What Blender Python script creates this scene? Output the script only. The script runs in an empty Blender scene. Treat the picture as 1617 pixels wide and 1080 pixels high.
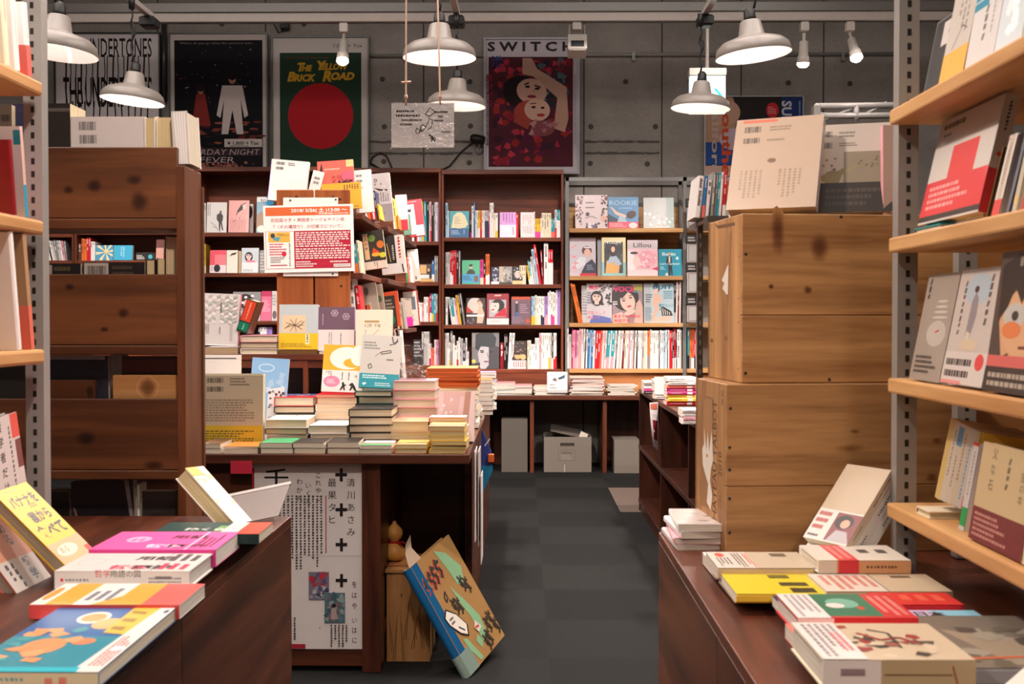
import bpy, math, random
from mathutils import Matrix, Vector
random.seed(7)
S = bpy.context.scene
COL = S.collection
R = math.radians
F = 1810.0                      # focal length in pixels of the 1617 x 1080 frame
H = 1.166                       # camera height

# ------------------------------------------------------------------ camera, world, exposure, lights
cam = bpy.data.cameras.new('camera'); camo = bpy.data.objects.new('camera', cam); COL.objects.link(camo)
cam.sensor_fit = 'HORIZONTAL'; cam.sensor_width = 36; cam.lens = 36 * F / 1617
cam.clip_start = .05; cam.clip_end = 60
camo.location = (0, 0, H)
camo.rotation_euler = (math.pi/2 - math.atan(36/F), 0, math.atan(17.5/F))
S.camera = camo
cam.dof.use_dof = True; cam.dof.focus_distance = 5.0; cam.dof.aperture_fstop = 10
w = bpy.data.worlds.new('world'); S.world = w; w.use_nodes = True
w.node_tree.nodes['Background'].inputs[0].default_value = (.016, .014, .013, 1)
w.node_tree.nodes['Background'].inputs[1].default_value = 1.0
S.view_settings.view_transform = 'Standard'; S.view_settings.look = 'None'
S.view_settings.exposure = 0.0; S.view_settings.gamma = 1; S.view_settings.use_curve_mapping = False
try:
    S.cycles.max_bounces = 6; S.cycles.diffuse_bounces = 3; S.cycles.glossy_bounces = 3; S.cycles.transmission_bounces = 4
    S.cycles.transparent_max_bounces = 8; S.cycles.sample_clamp_indirect = 4; S.cycles.sample_clamp_direct = 12
    S.cycles.caustics_reflective = False; S.cycles.caustics_refractive = False
    S.cycles.use_denoising = True
except Exception: pass
FILL_W = 36.0  # watts of one added fill light panel
WASH_W = 350.0                  # watts of one added, unseen wall washing spotlight
LAMP_W = 38.0                   # watts of one pendant bulb
LAMP_COL = (1.0, .84, .74)
RM = camo.rotation_euler.to_matrix()
C0 = Vector((0, 0, H))
def ray(px, py): return RM @ Vector(((px - 808.5)/F, (540 - py)/F, -1))
def at(px, py, Y):
    d = ray(px, py); return C0 + d*(Y/d.y)
def atz(px, py, z):
    d = ray(px, py); return C0 + d*((z - H)/d.z)
def atx(px, py, X):
    d = ray(px, py); return C0 + d*(X/d.x)

# ------------------------------------------------------------------ colours and materials
def lin(h):
    if not isinstance(h, str): return tuple(h)[:3]
    h = h.lstrip('#')
    c = [int(h[i:i+2], 16)/255 for i in (0, 2, 4)]
    return tuple(x/12.92 if x <= .04045 else ((x+.055)/1.055)**2.4 for x in c)
PAL = {'w': ('f1ece9', 'white'), 'c': ('ecdfc4', 'cream'), 'g': ('8e8c8b', 'grey'), 'l': ('c9c5c3', 'pale grey'),
       'k': ('201c1d', 'black'), 'r': ('cc2630', 'red'), 'd': ('84161f', 'dark red'), 'p': ('efa9b6', 'pink'),
       'h': ('ec4a9c', 'hot pink'), 'o': ('ea7a3a', 'orange'), 'y': ('e8bb3c', 'yellow'), 'b': ('3676b4', 'blue'),
       'i': ('a8cbe2', 'light blue'), 't': ('2d9dac', 'teal'), 'n': ('2a3150', 'navy'), 'e': ('3f9c66', 'green'),
       'v': ('a98acb', 'violet'), 'x': ('5c4030', 'brown'), 's': ('e8705f', 'salmon'), 'm': ('ad1a6a', 'magenta'),
       'a': ('c4a988', 'tan'), 'j': ('1f4440', 'dark green')}
def pc(k):
    if isinstance(k, str) and k in PAL: return lin(PAL[k][0])
    return lin(k)
MATS = {}
def mat(name, fn):
    m = bpy.data.materials.new(name); m.use_nodes = True
    nt = m.node_tree; b = nt.nodes['Principled BSDF']
    fn(nt, b); MATS[name] = m
def N(nt, t, **k):
    n = nt.nodes.new(t)
    for a, v in k.items():
        if hasattr(n, a): setattr(n, a, v)
        else: n.inputs[a].default_value = v
    return n
def L(nt, a, b): nt.links.new(a, b)
def rough(b, r, spec=.5):
    b.inputs['Roughness'].default_value = r; b.inputs['Specular IOR Level'].default_value = spec
def colattr(r, spec, coat=0, noise=0.0, nscale=60):
    def fn(nt, b):
        rough(b, r, spec)
        a = N(nt, 'ShaderNodeVertexColor', layer_name='Col')
        if coat: b.inputs['Coat Weight'].default_value = coat; b.inputs['Coat Roughness'].default_value = .12
        tc = N(nt, 'ShaderNodeTexCoord'); no = N(nt, 'ShaderNodeTexNoise'); no.inputs['Scale'].default_value = nscale; no.inputs['Detail'].default_value = 4
        L(nt, tc.outputs['Object'], no.inputs['Vector'])
        if noise:
            mr = N(nt, 'ShaderNodeMapRange'); mr.inputs['To Min'].default_value = 1 - noise; mr.inputs['To Max'].default_value = 1 + noise*.6
            L(nt, no.outputs['Fac'], mr.inputs['Value'])
            mx = N(nt, 'ShaderNodeVectorMath', operation='SCALE'); L(nt, a.outputs['Color'], mx.inputs[0]); L(nt, mr.outputs[0], mx.inputs['Scale'])
            L(nt, mx.outputs[0], b.inputs['Base Color'])
        else: L(nt, a.outputs['Color'], b.inputs['Base Color'])
        bp = N(nt, 'ShaderNodeBump'); bp.inputs['Strength'].default_value = .05; bp.inputs['Distance'].default_value = .002
        L(nt, no.outputs['Fac'], bp.inputs['Height']); L(nt, bp.outputs[0], b.inputs['Normal'])
    return fn
mat('printed_cover', colattr(.36, .4, .12, .04, 30))
mat('matte_paper', colattr(.7, .3, 0, .05, 40))
mat('poster_print', colattr(.55, .12, 0, .04, 30))
mat('painted', colattr(.45, .4, 0, .08, 20))
mat('metal_paint', colattr(.32, .6, 0, .1, 25))
mat('cloth', colattr(.95, .1, 0, .15, 300))
def pages_fn(nt, b):
    rough(b, .85, .15)
    a = N(nt, 'ShaderNodeVertexColor', layer_name='Col')
    tc = N(nt, 'ShaderNodeTexCoord'); sp = N(nt, 'ShaderNodeMapping'); sp.inputs['Scale'].default_value = (6, 900, 6)
    no = N(nt, 'ShaderNodeTexNoise'); no.inputs['Scale'].default_value = 1; no.inputs['Detail'].default_value = 2
    L(nt, tc.outputs['Object'], sp.inputs[0]); L(nt, sp.outputs[0], no.inputs['Vector'])
    mr = N(nt, 'ShaderNodeMapRange'); mr.inputs['From Min'].default_value = .3; mr.inputs['From Max'].default_value = .7
    mr.inputs['To Min'].default_value = .62; mr.inputs['To Max'].default_value = 1.04
    L(nt, no.outputs['Fac'], mr.inputs['Value'])
    mx = N(nt, 'ShaderNodeVectorMath', operation='SCALE'); L(nt, a.outputs['Color'], mx.inputs[0]); L(nt, mr.outputs[0], mx.inputs['Scale'])
    L(nt, mx.outputs[0], b.inputs['Base Color'])
mat('page_edges', pages_fn)
def wood(name, c1, c2, axis='x', rg=.42, scale=1.0, ring=.6, spec=.4):
    def fn(nt, b):
        rough(b, rg, spec)
        tc = N(nt, 'ShaderNodeTexCoord'); mp = N(nt, 'ShaderNodeMapping')
        st = {'x': (1.2, 16, 16), 'y': (16, 1.2, 16), 'z': (16, 16, 1.2)}[axis]
        mp.inputs['Scale'].default_value = tuple(v*scale for v in st)
        oi = N(nt, 'ShaderNodeObjectInfo'); ad = N(nt, 'ShaderNodeVectorMath', operation='ADD')
        sc = N(nt, 'ShaderNodeVectorMath', operation='SCALE'); sc.inputs[0].default_value = (7.3, 5.1, 3.7); L(nt, oi.outputs['Random'], sc.inputs['Scale'])
        L(nt, tc.outputs['Object'], ad.inputs[0]); L(nt, sc.outputs[0], ad.inputs[1]); L(nt, ad.outputs[0], mp.inputs[0])
        n1 = N(nt, 'ShaderNodeTexNoise'); n1.inputs['Scale'].default_value = 1.0; n1.inputs['Detail'].default_value = 5; n1.inputs['Distortion'].default_value = .6
        n2 = N(nt, 'ShaderNodeTexNoise'); n2.inputs['Scale'].default_value = 6.0; n2.inputs['Detail'].default_value = 3
        L(nt, mp.outputs[0], n1.inputs['Vector']); L(nt, mp.outputs[0], n2.inputs['Vector'])
        ma = N(nt, 'ShaderNodeMath', operation='MULTIPLY_ADD'); ma.inputs[1].default_value = .3; L(nt, n2.outputs['Fac'], ma.inputs[0]); L(nt, n1.outputs['Fac'], ma.inputs[2])
        cr = N(nt, 'ShaderNodeValToRGB'); cr.color_ramp.elements[0].position = .45; cr.color_ramp.elements[1].position = .85
        cr.color_ramp.elements[0].color = (*lin(c1), 1); cr.color_ramp.elements[1].color = (*lin(c2), 1)
        L(nt, ma.outputs[0], cr.inputs[0])
        at_ = N(nt, 'ShaderNodeVertexColor', layer_name='Col'); mx = N(nt, 'ShaderNodeVectorMath', operation='MULTIPLY')
        L(nt, cr.outputs['Color'], mx.inputs[0]); L(nt, at_.outputs['Color'], mx.inputs[1]); L(nt, mx.outputs[0], b.inputs['Base Color'])
        bp = N(nt, 'ShaderNodeBump'); bp.inputs['Strength'].default_value = .12; bp.inputs['Distance'].default_value = .003
        L(nt, ma.outputs[0], bp.inputs['Height']); L(nt, bp.outputs[0], b.inputs['Normal'])
    mat(name, fn)
for ax in 'xyz':
    wood('dark_wood_' + ax, '361a10', '623421', ax, .38)
    wood('orange_plank_' + ax, '7c3d1c', 'a8602f', ax, .45)
    wood('pine_' + ax, 'a97644', 'd0a26c', ax, .5)
    wood('crate_pine_' + ax, '795432', 'a98358', ax, .55, 1.5)
    wood('rack_wood_' + ax, '4b2914', '744526', ax, .45)
wood('osb', '9a7248', 'd0a878', 'x', .8, 2.2)
def concrete_fn(nt, b):
    rough(b, .85, .25)
    tc = N(nt, 'ShaderNodeTexCoord'); a = N(nt, 'ShaderNodeVertexColor', layer_name='Col')
    n1 = N(nt, 'ShaderNodeTexNoise'); n1.inputs['Scale'].default_value = 2.2; n1.inputs['Detail'].default_value = 8; n1.inputs['Roughness'].default_value = .65
    n2 = N(nt, 'ShaderNodeTexNoise'); n2.inputs['Scale'].default_value = 40; n2.inputs['Detail'].default_value = 4
    L(nt, tc.outputs['Object'], n1.inputs['Vector']); L(nt, tc.outputs['Object'], n2.inputs['Vector'])
    m1 = N(nt, 'ShaderNodeMath', operation='MULTIPLY_ADD'); m1.inputs[1].default_value = .35; L(nt, n2.outputs['Fac'], m1.inputs[0]); L(nt, n1.outputs['Fac'], m1.inputs[2])
    mr = N(nt, 'ShaderNodeMapRange'); mr.inputs['From Min'].default_value = .4; mr.inputs['From Max'].default_value = .95; mr.inputs['To Min'].default_value = .72; mr.inputs['To Max'].default_value = 1.22
    L(nt, m1.outputs[0], mr.inputs['Value'])
    mx = N(nt, 'ShaderNodeVectorMath', operation='SCALE'); L(nt, a.outputs['Color'], mx.inputs[0]); L(nt, mr.outputs[0], mx.inputs['Scale'])
    L(nt, mx.outputs[0], b.inputs['Base Color'])
    bp = N(nt, 'ShaderNodeBump'); bp.inputs['Strength'].default_value = .25; bp.inputs['Distance'].default_value = .01
    L(nt, m1.outputs[0], bp.inputs['Height']); L(nt, bp.outputs[0], b.inputs['Normal'])
mat('concrete', concrete_fn)
def carpet_fn(nt, b):
    rough(b, .95, .1)
    tc = N(nt, 'ShaderNodeTexCoord'); a = N(nt, 'ShaderNodeVertexColor', layer_name='Col')
    n2 = N(nt, 'ShaderNodeTexNoise'); n2.inputs['Scale'].default_value = 220; n2.inputs['Detail'].default_value = 3
    L(nt, tc.outputs['Object'], n2.inputs['Vector'])
    mr = N(nt, 'ShaderNodeMapRange'); mr.inputs['From Min'].default_value = .3; mr.inputs['From Max'].default_value = .7; mr.inputs['To Min'].default_value = .55; mr.inputs['To Max'].default_value = 1.45
    L(nt, n2.outputs['Fac'], mr.inputs['Value'])
    mx = N(nt, 'ShaderNodeVectorMath', operation='SCALE'); L(nt, a.outputs['Color'], mx.inputs[0]); L(nt, mr.outputs[0], mx.inputs['Scale'])
    L(nt, mx.outputs[0], b.inputs['Base Color'])
    bp = N(nt, 'ShaderNodeBump'); bp.inputs['Strength'].default_value = .5; bp.inputs['Distance'].default_value = .004
    L(nt, n2.outputs['Fac'], bp.inputs['Height']); L(nt, bp.outputs[0], b.inputs['Normal'])
mat('carpet', carpet_fn)
def clear_fn(nt, b):
    out = nt.nodes['Material Output']
    tr = N(nt, 'ShaderNodeBsdfTransparent'); tr.inputs[0].default_value = (.93, .92, .92, 1)
    gl = N(nt, 'ShaderNodeBsdfGlossy'); gl.inputs['Roughness'].default_value = .08
    fr = N(nt, 'ShaderNodeLayerWeight'); fr.inputs['Blend'].default_value = .25
    tc = N(nt, 'ShaderNodeTexCoord'); no = N(nt, 'ShaderNodeTexNoise'); no.inputs['Scale'].default_value = 22; no.inputs['Distortion'].default_value = 2
    L(nt, tc.outputs['Object'], no.inputs['Vector'])
    bp = N(nt, 'ShaderNodeBump'); bp.inputs['Strength'].default_value = .5; bp.inputs['Distance'].default_value = .01
    L(nt, no.outputs['Fac'], bp.inputs['Height']); L(nt, bp.outputs[0], gl.inputs['Normal'])
    mr = N(nt, 'ShaderNodeMapRange'); mr.inputs['To Min'].default_value = .06; mr.inputs['To Max'].default_value = .6
    L(nt, fr.outputs['Facing'], mr.inputs['Value'])
    mx = N(nt, 'ShaderNodeMixShader'); L(nt, mr.outputs[0], mx.inputs[0]); L(nt, tr.outputs[0], mx.inputs[1]); L(nt, gl.outputs[0], mx.inputs[2])
    L(nt, mx.outputs[0], out.inputs['Surface'])
mat('clear_plastic', clear_fn)
def glow(name, col, st):
    def fn(nt, b):
        b.inputs['Base Color'].default_value = (*col, 1); rough(b, .4)
        b.inputs['Emission Color'].default_value = (*col, 1); b.inputs['Emission Strength'].default_value = st
    mat(name, fn)
glow('bulb_glass', LAMP_COL, 230.0)
glow('spot_glass', (1, .86, .74), 26.0)
def lit_fn(nt, b):
    a = N(nt, 'ShaderNodeVertexColor', layer_name='Col'); rough(b, .3)
    L(nt, a.outputs['Color'], b.inputs['Base Color']); L(nt, a.outputs['Color'], b.inputs['Emission Color']); b.inputs['Emission Strength'].default_value = .9
mat('lit_sign', lit_fn)

# ------------------------------------------------------------------ mesh builder
class MB:
    def __init__(s): s.v = []; s.f = []; s.m = []; s.c = []; s.s = []; s.mats = []
    def mi(s, m):
        if m not in s.mats: s.mats.append(m)
        return s.mats.index(m)
    def add(s, vs, fs, m, col=(1, 1, 1), smooth=False, M=None):
        o = len(s.v); i = s.mi(m); col = pc(col) if isinstance(col, str) else col
        s.v += [tuple(M @ Vector(p)) for p in vs] if M is not None else [tuple(p) for p in vs]
        for f in fs: s.f.append([o + k for k in f]); s.m.append(i); s.c.append(col); s.s.append(smooth)
        return s
    def box(s, x0, x1, y0, y1, z0, z1, m, col=(1, 1, 1), M=None, ch=0.0):
        if ch:
            P = []
            for z, ins in ((z0, ch), (z0+ch, 0), (z1-ch, 0), (z1, ch)):
                P += [(x0+ins, y0+ins, z), (x1-ins, y0+ins, z), (x1-ins, y1-ins, z), (x0+ins, y1-ins, z)]
            fs = [(3, 2, 1, 0), (12, 13, 14, 15)]
            for k in range(3):
                for j in range(4):
                    a = k*4+j; b = k*4+(j+1) % 4; fs.append((a, b, b+4, a+4))
            return s.add(P, fs, m, col, False, M)
        return s.add([(x0, y0, z0), (x1, y0, z0), (x1, y1, z0), (x0, y1, z0), (x0, y0, z1), (x1, y0, z1), (x1, y1, z1), (x0, y1, z1)],
                     [(3, 2, 1, 0), (4, 5, 6, 7), (0, 1, 5, 4), (1, 2, 6, 5), (2, 3, 7, 6), (3, 0, 4, 7)], m, col, False, M)
    def lathe(s, prof, m, col=(1, 1, 1), n=24, M=None, smooth=True, c=(0, 0, 0)):
        vs = []; fs = []
        for r, z in prof:
            for k in range(n):
                a = 2*math.pi*k/n; vs.append((c[0]+r*math.cos(a), c[1]+r*math.sin(a), c[2]+z))
        for j in range(len(prof)-1):
            for k in range(n):
                fs.append((j*n+k, j*n+(k+1) % n, (j+1)*n+(k+1) % n, (j+1)*n+k))
        return s.add(vs, fs, m, col, smooth, M)
    def tube(s, pts, r, m, col=(1, 1, 1), n=8, M=None, cap=True):
        pts = [Vector(p) for p in pts]; vs = []; fs = []; up = None
        for i, p in enumerate(pts):
            d = (pts[min(i+1, len(pts)-1)] - pts[max(i-1, 0)]).normalized()
            a = d.orthogonal().normalized() if up is None else (up - d*up.dot(d)).normalized()
            up = a; b = d.cross(a); rr = r[i] if isinstance(r, (list, tuple)) else r
            for k in range(n):
                t = 2*math.pi*k/n; vs.append(p + a*rr*math.cos(t) + b*rr*math.sin(t))
        for i in range(len(pts)-1):
            for k in range(n): fs.append((i*n+k, i*n+(k+1) % n, (i+1)*n+(k+1) % n, (i+1)*n+k))
        if cap: fs += [tuple(range(n))[::-1], tuple((len(pts)-1)*n+k for k in range(n))]
        return s.add(vs, fs, m, col, True, M)
    def prism(s, poly, y0, y1, m, col=(1, 1, 1), M=None):       # polygon in x,z extruded along y
        n = len(poly)
        vs = [(x, y0, z) for x, z in poly] + [(x, y1, z) for x, z in poly]
        fs = [tuple(range(n)), tuple(range(2*n-1, n-1, -1))] + [(i, i+n, (i+1) % n + n, (i+1) % n) for i in range(n)]
        return s.add(vs, fs, m, col, False, M)
    def build(s, name, parent=None, M=None, bevel=0, loc=None):
        me = bpy.data.meshes.new(name)
        off = Vector(loc) if loc is not None else (parent.location if parent is not None and M is None else Vector((0, 0, 0)))
        me.from_pydata([tuple(Vector(p) - off) for p in s.v] if off.length > 0 else s.v, [], s.f)
        for m in s.mats: me.materials.append(MATS[m])
        me.polygons.foreach_set('material_index', s.m); me.polygons.foreach_set('use_smooth', s.s)
        ca = me.color_attributes.new('Col', 'FLOAT_COLOR', 'CORNER')
        d = []
        for p, c in zip(s.f, s.c): d += [c[0], c[1], c[2], 1.0]*len(p)
        ca.data.foreach_set('color', d)
        me.update()
        o = bpy.data.objects.new(name, me); COL.objects.link(o)
        if loc is not None: o.location = loc
        if parent is not None: o.parent = parent
        elif M is not None: o.matrix_world = M
        if bevel:
            b = o.modifiers.new('bevel', 'BEVEL'); b.width = bevel; b.segments = 2; b.limit_method = 'ANGLE'
        return o
def tag(o, label, cat, group=None):
    o['label'] = label; o['category'] = cat
    if group: o['group'] = group
    return o
def root(name, loc, label, cat, group=None):
    o = bpy.data.objects.new(name, None); o.empty_display_size = .1; COL.objects.link(o); o.location = loc
    return tag(o, label, cat, group)
def struct(o): o['kind'] = 'structure'; return o

# ------------------------------------------------------------------ lettering and printed designs
_tx = {}
def glyphs(s_, bold=0.0):
    k = (s_, bold)
    if k in _tx: return _tx[k]
    c = bpy.data.curves.new('t', 'FONT'); c.body = s_; c.dimensions = '2D'; c.fill_mode = 'FRONT'; c.resolution_u = 2; c.offset = bold
    o = bpy.data.objects.new('t', c); me = bpy.data.meshes.new_from_object(o)
    vs = [(v.co.x, v.co.y) for v in me.vertices]; fs = [tuple(p.vertices) for p in me.polygons]
    bpy.data.objects.remove(o); bpy.data.curves.remove(c); bpy.data.meshes.remove(me)
    _tx[k] = (vs, fs); return _tx[k]
def clip(p):
    for ax, lim, sg in ((0, 0, 1), (0, 1, -1), (1, 0, 1), (1, 1, -1)):
        q = []
        for i in range(len(p)):
            a, b = p[i-1], p[i]; da = sg*(a[ax]-lim); db = sg*(b[ax]-lim)
            if da*db < 0:
                t = da/(da-db); q.append((a[0]+t*(b[0]-a[0]), a[1]+t*(b[1]-a[1])))
            if db >= 0: q.append(b)
        p = q
        if len(p) < 3: return []
    return p
def emit(mb, ops, W, Hh, fr, m='printed_cover', eps=.0003):
    """draw the printed design ops (0..1 coordinates) on a plane; fr(x, y, lift) -> point"""
    step = .00004; k = [0]
    def put(poly, col):
        poly = clip(poly)
        if len(poly) > 2: mb.add([fr(x*W, y*Hh, eps + k[0]*step) for x, y in poly], [tuple(range(len(poly)))], m, col)
    for op in ops:
        t = op[0]; k[0] += 1
        if t == 'r': x0, y0, x1, y1, col = op[1:6]; put([(x0, y0), (x1, y0), (x1, y1), (x0, y1)], col)
        elif t == 'e':
            cx, cy, rx, ry, col = op[1:6]; rot = R(op[6]) if len(op) > 6 else 0; P = []
            for i in range(28):
                a = 2*math.pi*i/28; u = rx*W*math.cos(a); v = ry*Hh*math.sin(a)
                P.append((cx + (u*math.cos(rot)-v*math.sin(rot))/W, cy + (u*math.sin(rot)+v*math.cos(rot))/Hh))
            put(P, col)
        elif t == 'p': put(list(op[1]), op[2])
        elif t == 'k':
            pts, wd, col = op[1:4]
            for (ax, ay), (bx, by) in zip(pts, pts[1:]):
                dx, dy = (bx-ax)*W, (by-ay)*Hh; l = math.hypot(dx, dy) or 1e-9; nx, ny = -dy/l*wd/2, dx/l*wd/2
                put([(ax-nx/W, ay-ny/Hh), (bx-nx/W, by-ny/Hh), (bx+nx/W, by+ny/Hh), (ax+nx/W, ay+ny/Hh)], col)
        elif t == 'l':      # rows of tiny print, running across
            x0, y0, x1, y1, n, col = op[1:7]; rr = random.Random(op[7] if len(op) > 7 else 1)
            for i in range(n):
                yy = y1 - (i+.5)*(y1-y0)/n; hh = (y1-y0)/n*.28; x = x0; end = x1 - (x1-x0)*(rr.random()*.35 if rr.random() < .5 else 0)
                while x < end - .01:
                    ww = min((x1-x0)*rr.uniform(.03, .09), end-x); put([(x, yy-hh), (x+ww, yy-hh), (x+ww, yy+hh), (x, yy+hh)], col); x += ww + (x1-x0)*.018
        elif t == 'v':      # columns of tiny print, running down
            x0, y0, x1, y1, n, col = op[1:7]; rr = random.Random(op[7] if len(op) > 7 else 2)
            for i in range(n):
                xx = x1 - (i+.5)*(x1-x0)/n; hw = (x1-x0)/n*.27; y = y1; end = y0 + (y1-y0)*(rr.random()*.4 if rr.random() < .5 else 0)
                ch = hw*2*W/Hh
                while y > end + ch*.5:
                    c2 = ch*rr.uniform(.6, 1.0)
                    put([(xx-hw, y-c2), (xx+hw*rr.uniform(.3, 1), y-c2), (xx+hw, y), (xx-hw*rr.uniform(.3, 1), y)], col); y -= ch*1.25
        elif t == 'b':      # barcode block
            x0, y0, x1, y1 = op[1:5]; rr = random.Random(3); x = x0 + (x1-x0)*.06
            while x < x1 - (x1-x0)*.08:
                ww = (x1-x0)*rr.choice((.012, .02, .03)); put([(x, y0+(y1-y0)*.16), (x+ww, y0+(y1-y0)*.16), (x+ww, y1-(y1-y0)*.08), (x, y1-(y1-y0)*.08)], 'k'); x += ww + (x1-x0)*rr.choice((.012, .02, .03))
        elif t == 's':      # scattered flecks
            x0, y0, x1, y1, n, sz, cols = op[1:8]; rr = random.Random(op[8] if len(op) > 8 else 5)
            for i in range(n):
                cx, cy = rr.uniform(x0, x1), rr.uniform(y0, y1); a0 = rr.random()*6; ns = rr.choice((3, 4, 5)); k[0] += .6
                put([(cx+sz*rr.uniform(.5, 1.3)*math.cos(a0+6.283*j/ns), cy+sz*W/Hh*rr.uniform(.5, 1.3)*math.sin(a0+6.283*j/ns)) for j in range(ns)], rr.choice(cols))
        elif t == 't':
            s_, x, y, h, col = op[1:6]; o = op[6] if len(op) > 6 else {}
            sz = h*Hh; rot = R(o.get('rot', 0)); ca, sa = math.cos(rot), math.sin(rot)
            items = [(ch, 0, -i*sz*o.get('gap', 1.06)) for i, ch in enumerate(s_)] if o.get('v') else [(s_, 0, 0)]
            for ch, ox, oy in items:
                if ch == ' ': continue
                vs, fs = glyphs(ch, o.get('b', .0))
                if not vs: continue
                mx0 = min(v[0] for v in vs); mx1 = max(v[0] for v in vs); sx = o.get('sx', 1.0)
                if 'w' in o and not o.get('v'): sx = o['w']*W/((mx1-mx0)*sz)
                sy = o.get('sy', 1.0); bx = -mx0*sz*sx
                if o.get('c') or o.get('v'): bx -= (mx1-mx0)*sz*sx/2
                out = []
                for a, b in vs:
                    u = a*sz*sx + b*sz*o.get('sh', 0) + bx + ox; v = b*sz*sy + oy
                    out.append(fr(x*W + u*ca - v*sa, y*Hh + u*sa + v*ca, eps + k[0]*step))
                mb.add(out, fs, m, col)
    return mb
def portrait(cx, cy, s, a=1.4, skin='e6b9a2', hair='1d1715', lip='b8323c', tilt=0, shirt=None, long_=True):
    """a plain head-and-shoulders for a printed cover; s = face half width, a = cover width/height"""
    q = s*a; o = []
    if shirt: o += [('p', [(cx-2.2*s, 0), (cx+2.2*s, 0), (cx+1.5*s, cy-1.75*q), (cx+.5*s, cy-1.35*q), (cx-.5*s, cy-1.35*q), (cx-1.5*s, cy-1.75*q)], shirt)]
    if long_: o += [('e', cx, cy-.35*q, 1.45*s, 1.75*q, hair, tilt)]
    else: o += [('e', cx, cy+.3*q, 1.2*s, 1.2*q, hair, tilt)]
    o += [('p', [(cx-.38*s, cy-.8*q), (cx+.38*s, cy-.8*q), (cx+.55*s, cy-1.7*q), (cx-.55*s, cy-1.7*q)], skin),
          ('e', cx, cy, s, 1.22*q, skin, tilt),
          ('p', [(cx-1.02*s, cy+.2*q), (cx-.6*s, cy+.62*q), (cx+.5*s, cy+.55*q), (cx+1.02*s, cy+.15*q), (cx+.9*s, cy+1.15*q), (cx, cy+1.4*q), (cx-.9*s, cy+1.15*q)], hair)]
    for sx in (-1, 1):
        o += [('e', cx+sx*.42*s, cy+.02*q, .2*s, .1*q, '2a2020'), ('k', [(cx+sx*.2*s, cy+.26*q), (cx+sx*.66*s, cy+.24*q)], .04*s, hair)]
    o += [('k', [(cx+.04*s, cy), (cx+.12*s, cy-.36*q)], .03*s, 'b08070'), ('e', cx, cy-.66*q, .3*s, .11*q, lip)]
    return o

# ------------------------------------------------------------------ books
def cover_mesh(mb, w_, h, t, col, b, spcol=None, side='L', m='printed_cover', backcol=None):
    X = (lambda x: x) if side == 'L' else (lambda x: w_ - x)
    def bx(x0, x1, y0, y1, c):
        a0, a1 = sorted((X(x0), X(x1))); mb.box(a0, a1, y0, y1, 0, h, m, c)
    c = min(.003, .22*t); g0 = max(b, c)
    bx(g0, w_, 0, b, col); bx(g0, w_, t-b, t, backcol or col)
    
    P = [(X(x), y, z) for z in (0, h) for x, y in [(c, 0), (0, c), (0, t-c), (c, t), (max(b, c), t-b if b > c else t), (max(b, c), b if b > c else 0)]]
    fs = [(0, 1, 7, 6), (1, 2, 8, 7), (2, 3, 9, 8), (0, 5, 4, 3, 2, 1), (6, 7, 8, 9, 10, 11)]
    mb.add(P, fs if side == 'R' else [f[::-1] for f in fs], m, spcol or col)
def front(w_, h): return lambda x, y, e: (x, -e, y)
def book(M, w_, h, t, col, ops=(), spine=(), back=(), obi=None, label='', cat='book', group=None, name='book', parts=True,
         side='L', spcol=None, page='e4d8c2', hard=True, obops=(), obspine=(), m='printed_cover', backcol=None, kind=None):
    b = min(.0022, t*.2) if hard else min(.0007, t*.15); ov = .0025 if hard else .0004
    def draw(mb, fo, so, bo, Hh, e0):
        if fo: emit(mb, fo, w_, Hh, lambda x, y, e: (x, -e-e0, y), m)
        if bo: emit(mb, bo, w_, Hh, lambda x, y, e: (w_-x, t+e+e0, y), m)
        if so:
            if side == 'L': emit(mb, so, t, Hh, lambda x, y, e: (-e-e0, t-x, y), m)
            else: emit(mb, so, t, Hh, lambda x, y, e: (w_+e+e0, x, y), m)
    def pg(mb):
        g0 = max(b, min(.003, .22*t)) + .0004
        x0, x1 = (g0, w_-ov) if side == 'L' else (ov, w_-g0)
        mb.box(x0, x1, b+.0002, t-b-.0002, ov, h-ov, 'page_edges', page)
    def ob(mb, e0):
        hh = obi[1]*h; c = obi[0]; e = e0
        z1 = hh
        mb.add([(-e, -e, .0004), (w_+e, -e, .0004), (w_+e, -e, z1), (-e, -e, z1), (-e, t+e, .0004), (w_+e, t+e, .0004), (w_+e, t+e, z1), (-e, t+e, z1)],
               [(0, 1, 2, 3), (5, 4, 7, 6), (4, 0, 3, 7)] if side == 'L' else [(0, 1, 2, 3), (5, 4, 7, 6), (1, 5, 6, 2)], m, c)
        draw(mb, obops, obspine, (), hh, e)
    if not parts:
        mb = MB(); cover_mesh(mb, w_, h, t, col, b, spcol, side, m, backcol); pg(mb); draw(mb, ops, spine, back, h, 0)
        if obi: ob(mb, .0022)
        o = mb.build(name, M=M); tag(o, label, cat, group); return o
    o = bpy.data.objects.new(name, None); o.empty_display_size = .05; COL.objects.link(o); o.matrix_world = M; tag(o, label, cat, group)
    mb = MB(); cover_mesh(mb, w_, h, t, col, b, spcol, side, m, backcol); draw(mb, ops, spine, back, h, 0); mb.build('cover', parent=o, M=M)
    mb = MB(); pg(mb); mb.build('page_block', parent=o, M=M)
    if obi:
        mb = MB(); ob(mb, .0022); mb.build('paper_band', parent=o, M=M)
    return o
def T(x, y=0, z=0): return Matrix.Translation(Vector((x, y, z)) if not isinstance(x, Vector) else x)
def RZ(a): return Matrix.Rotation(R(a), 4, 'Z')
def RX(a): return Matrix.Rotation(R(a), 4, 'X')
def RY(a): return Matrix.Rotation(R(a), 4, 'Y')
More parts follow.
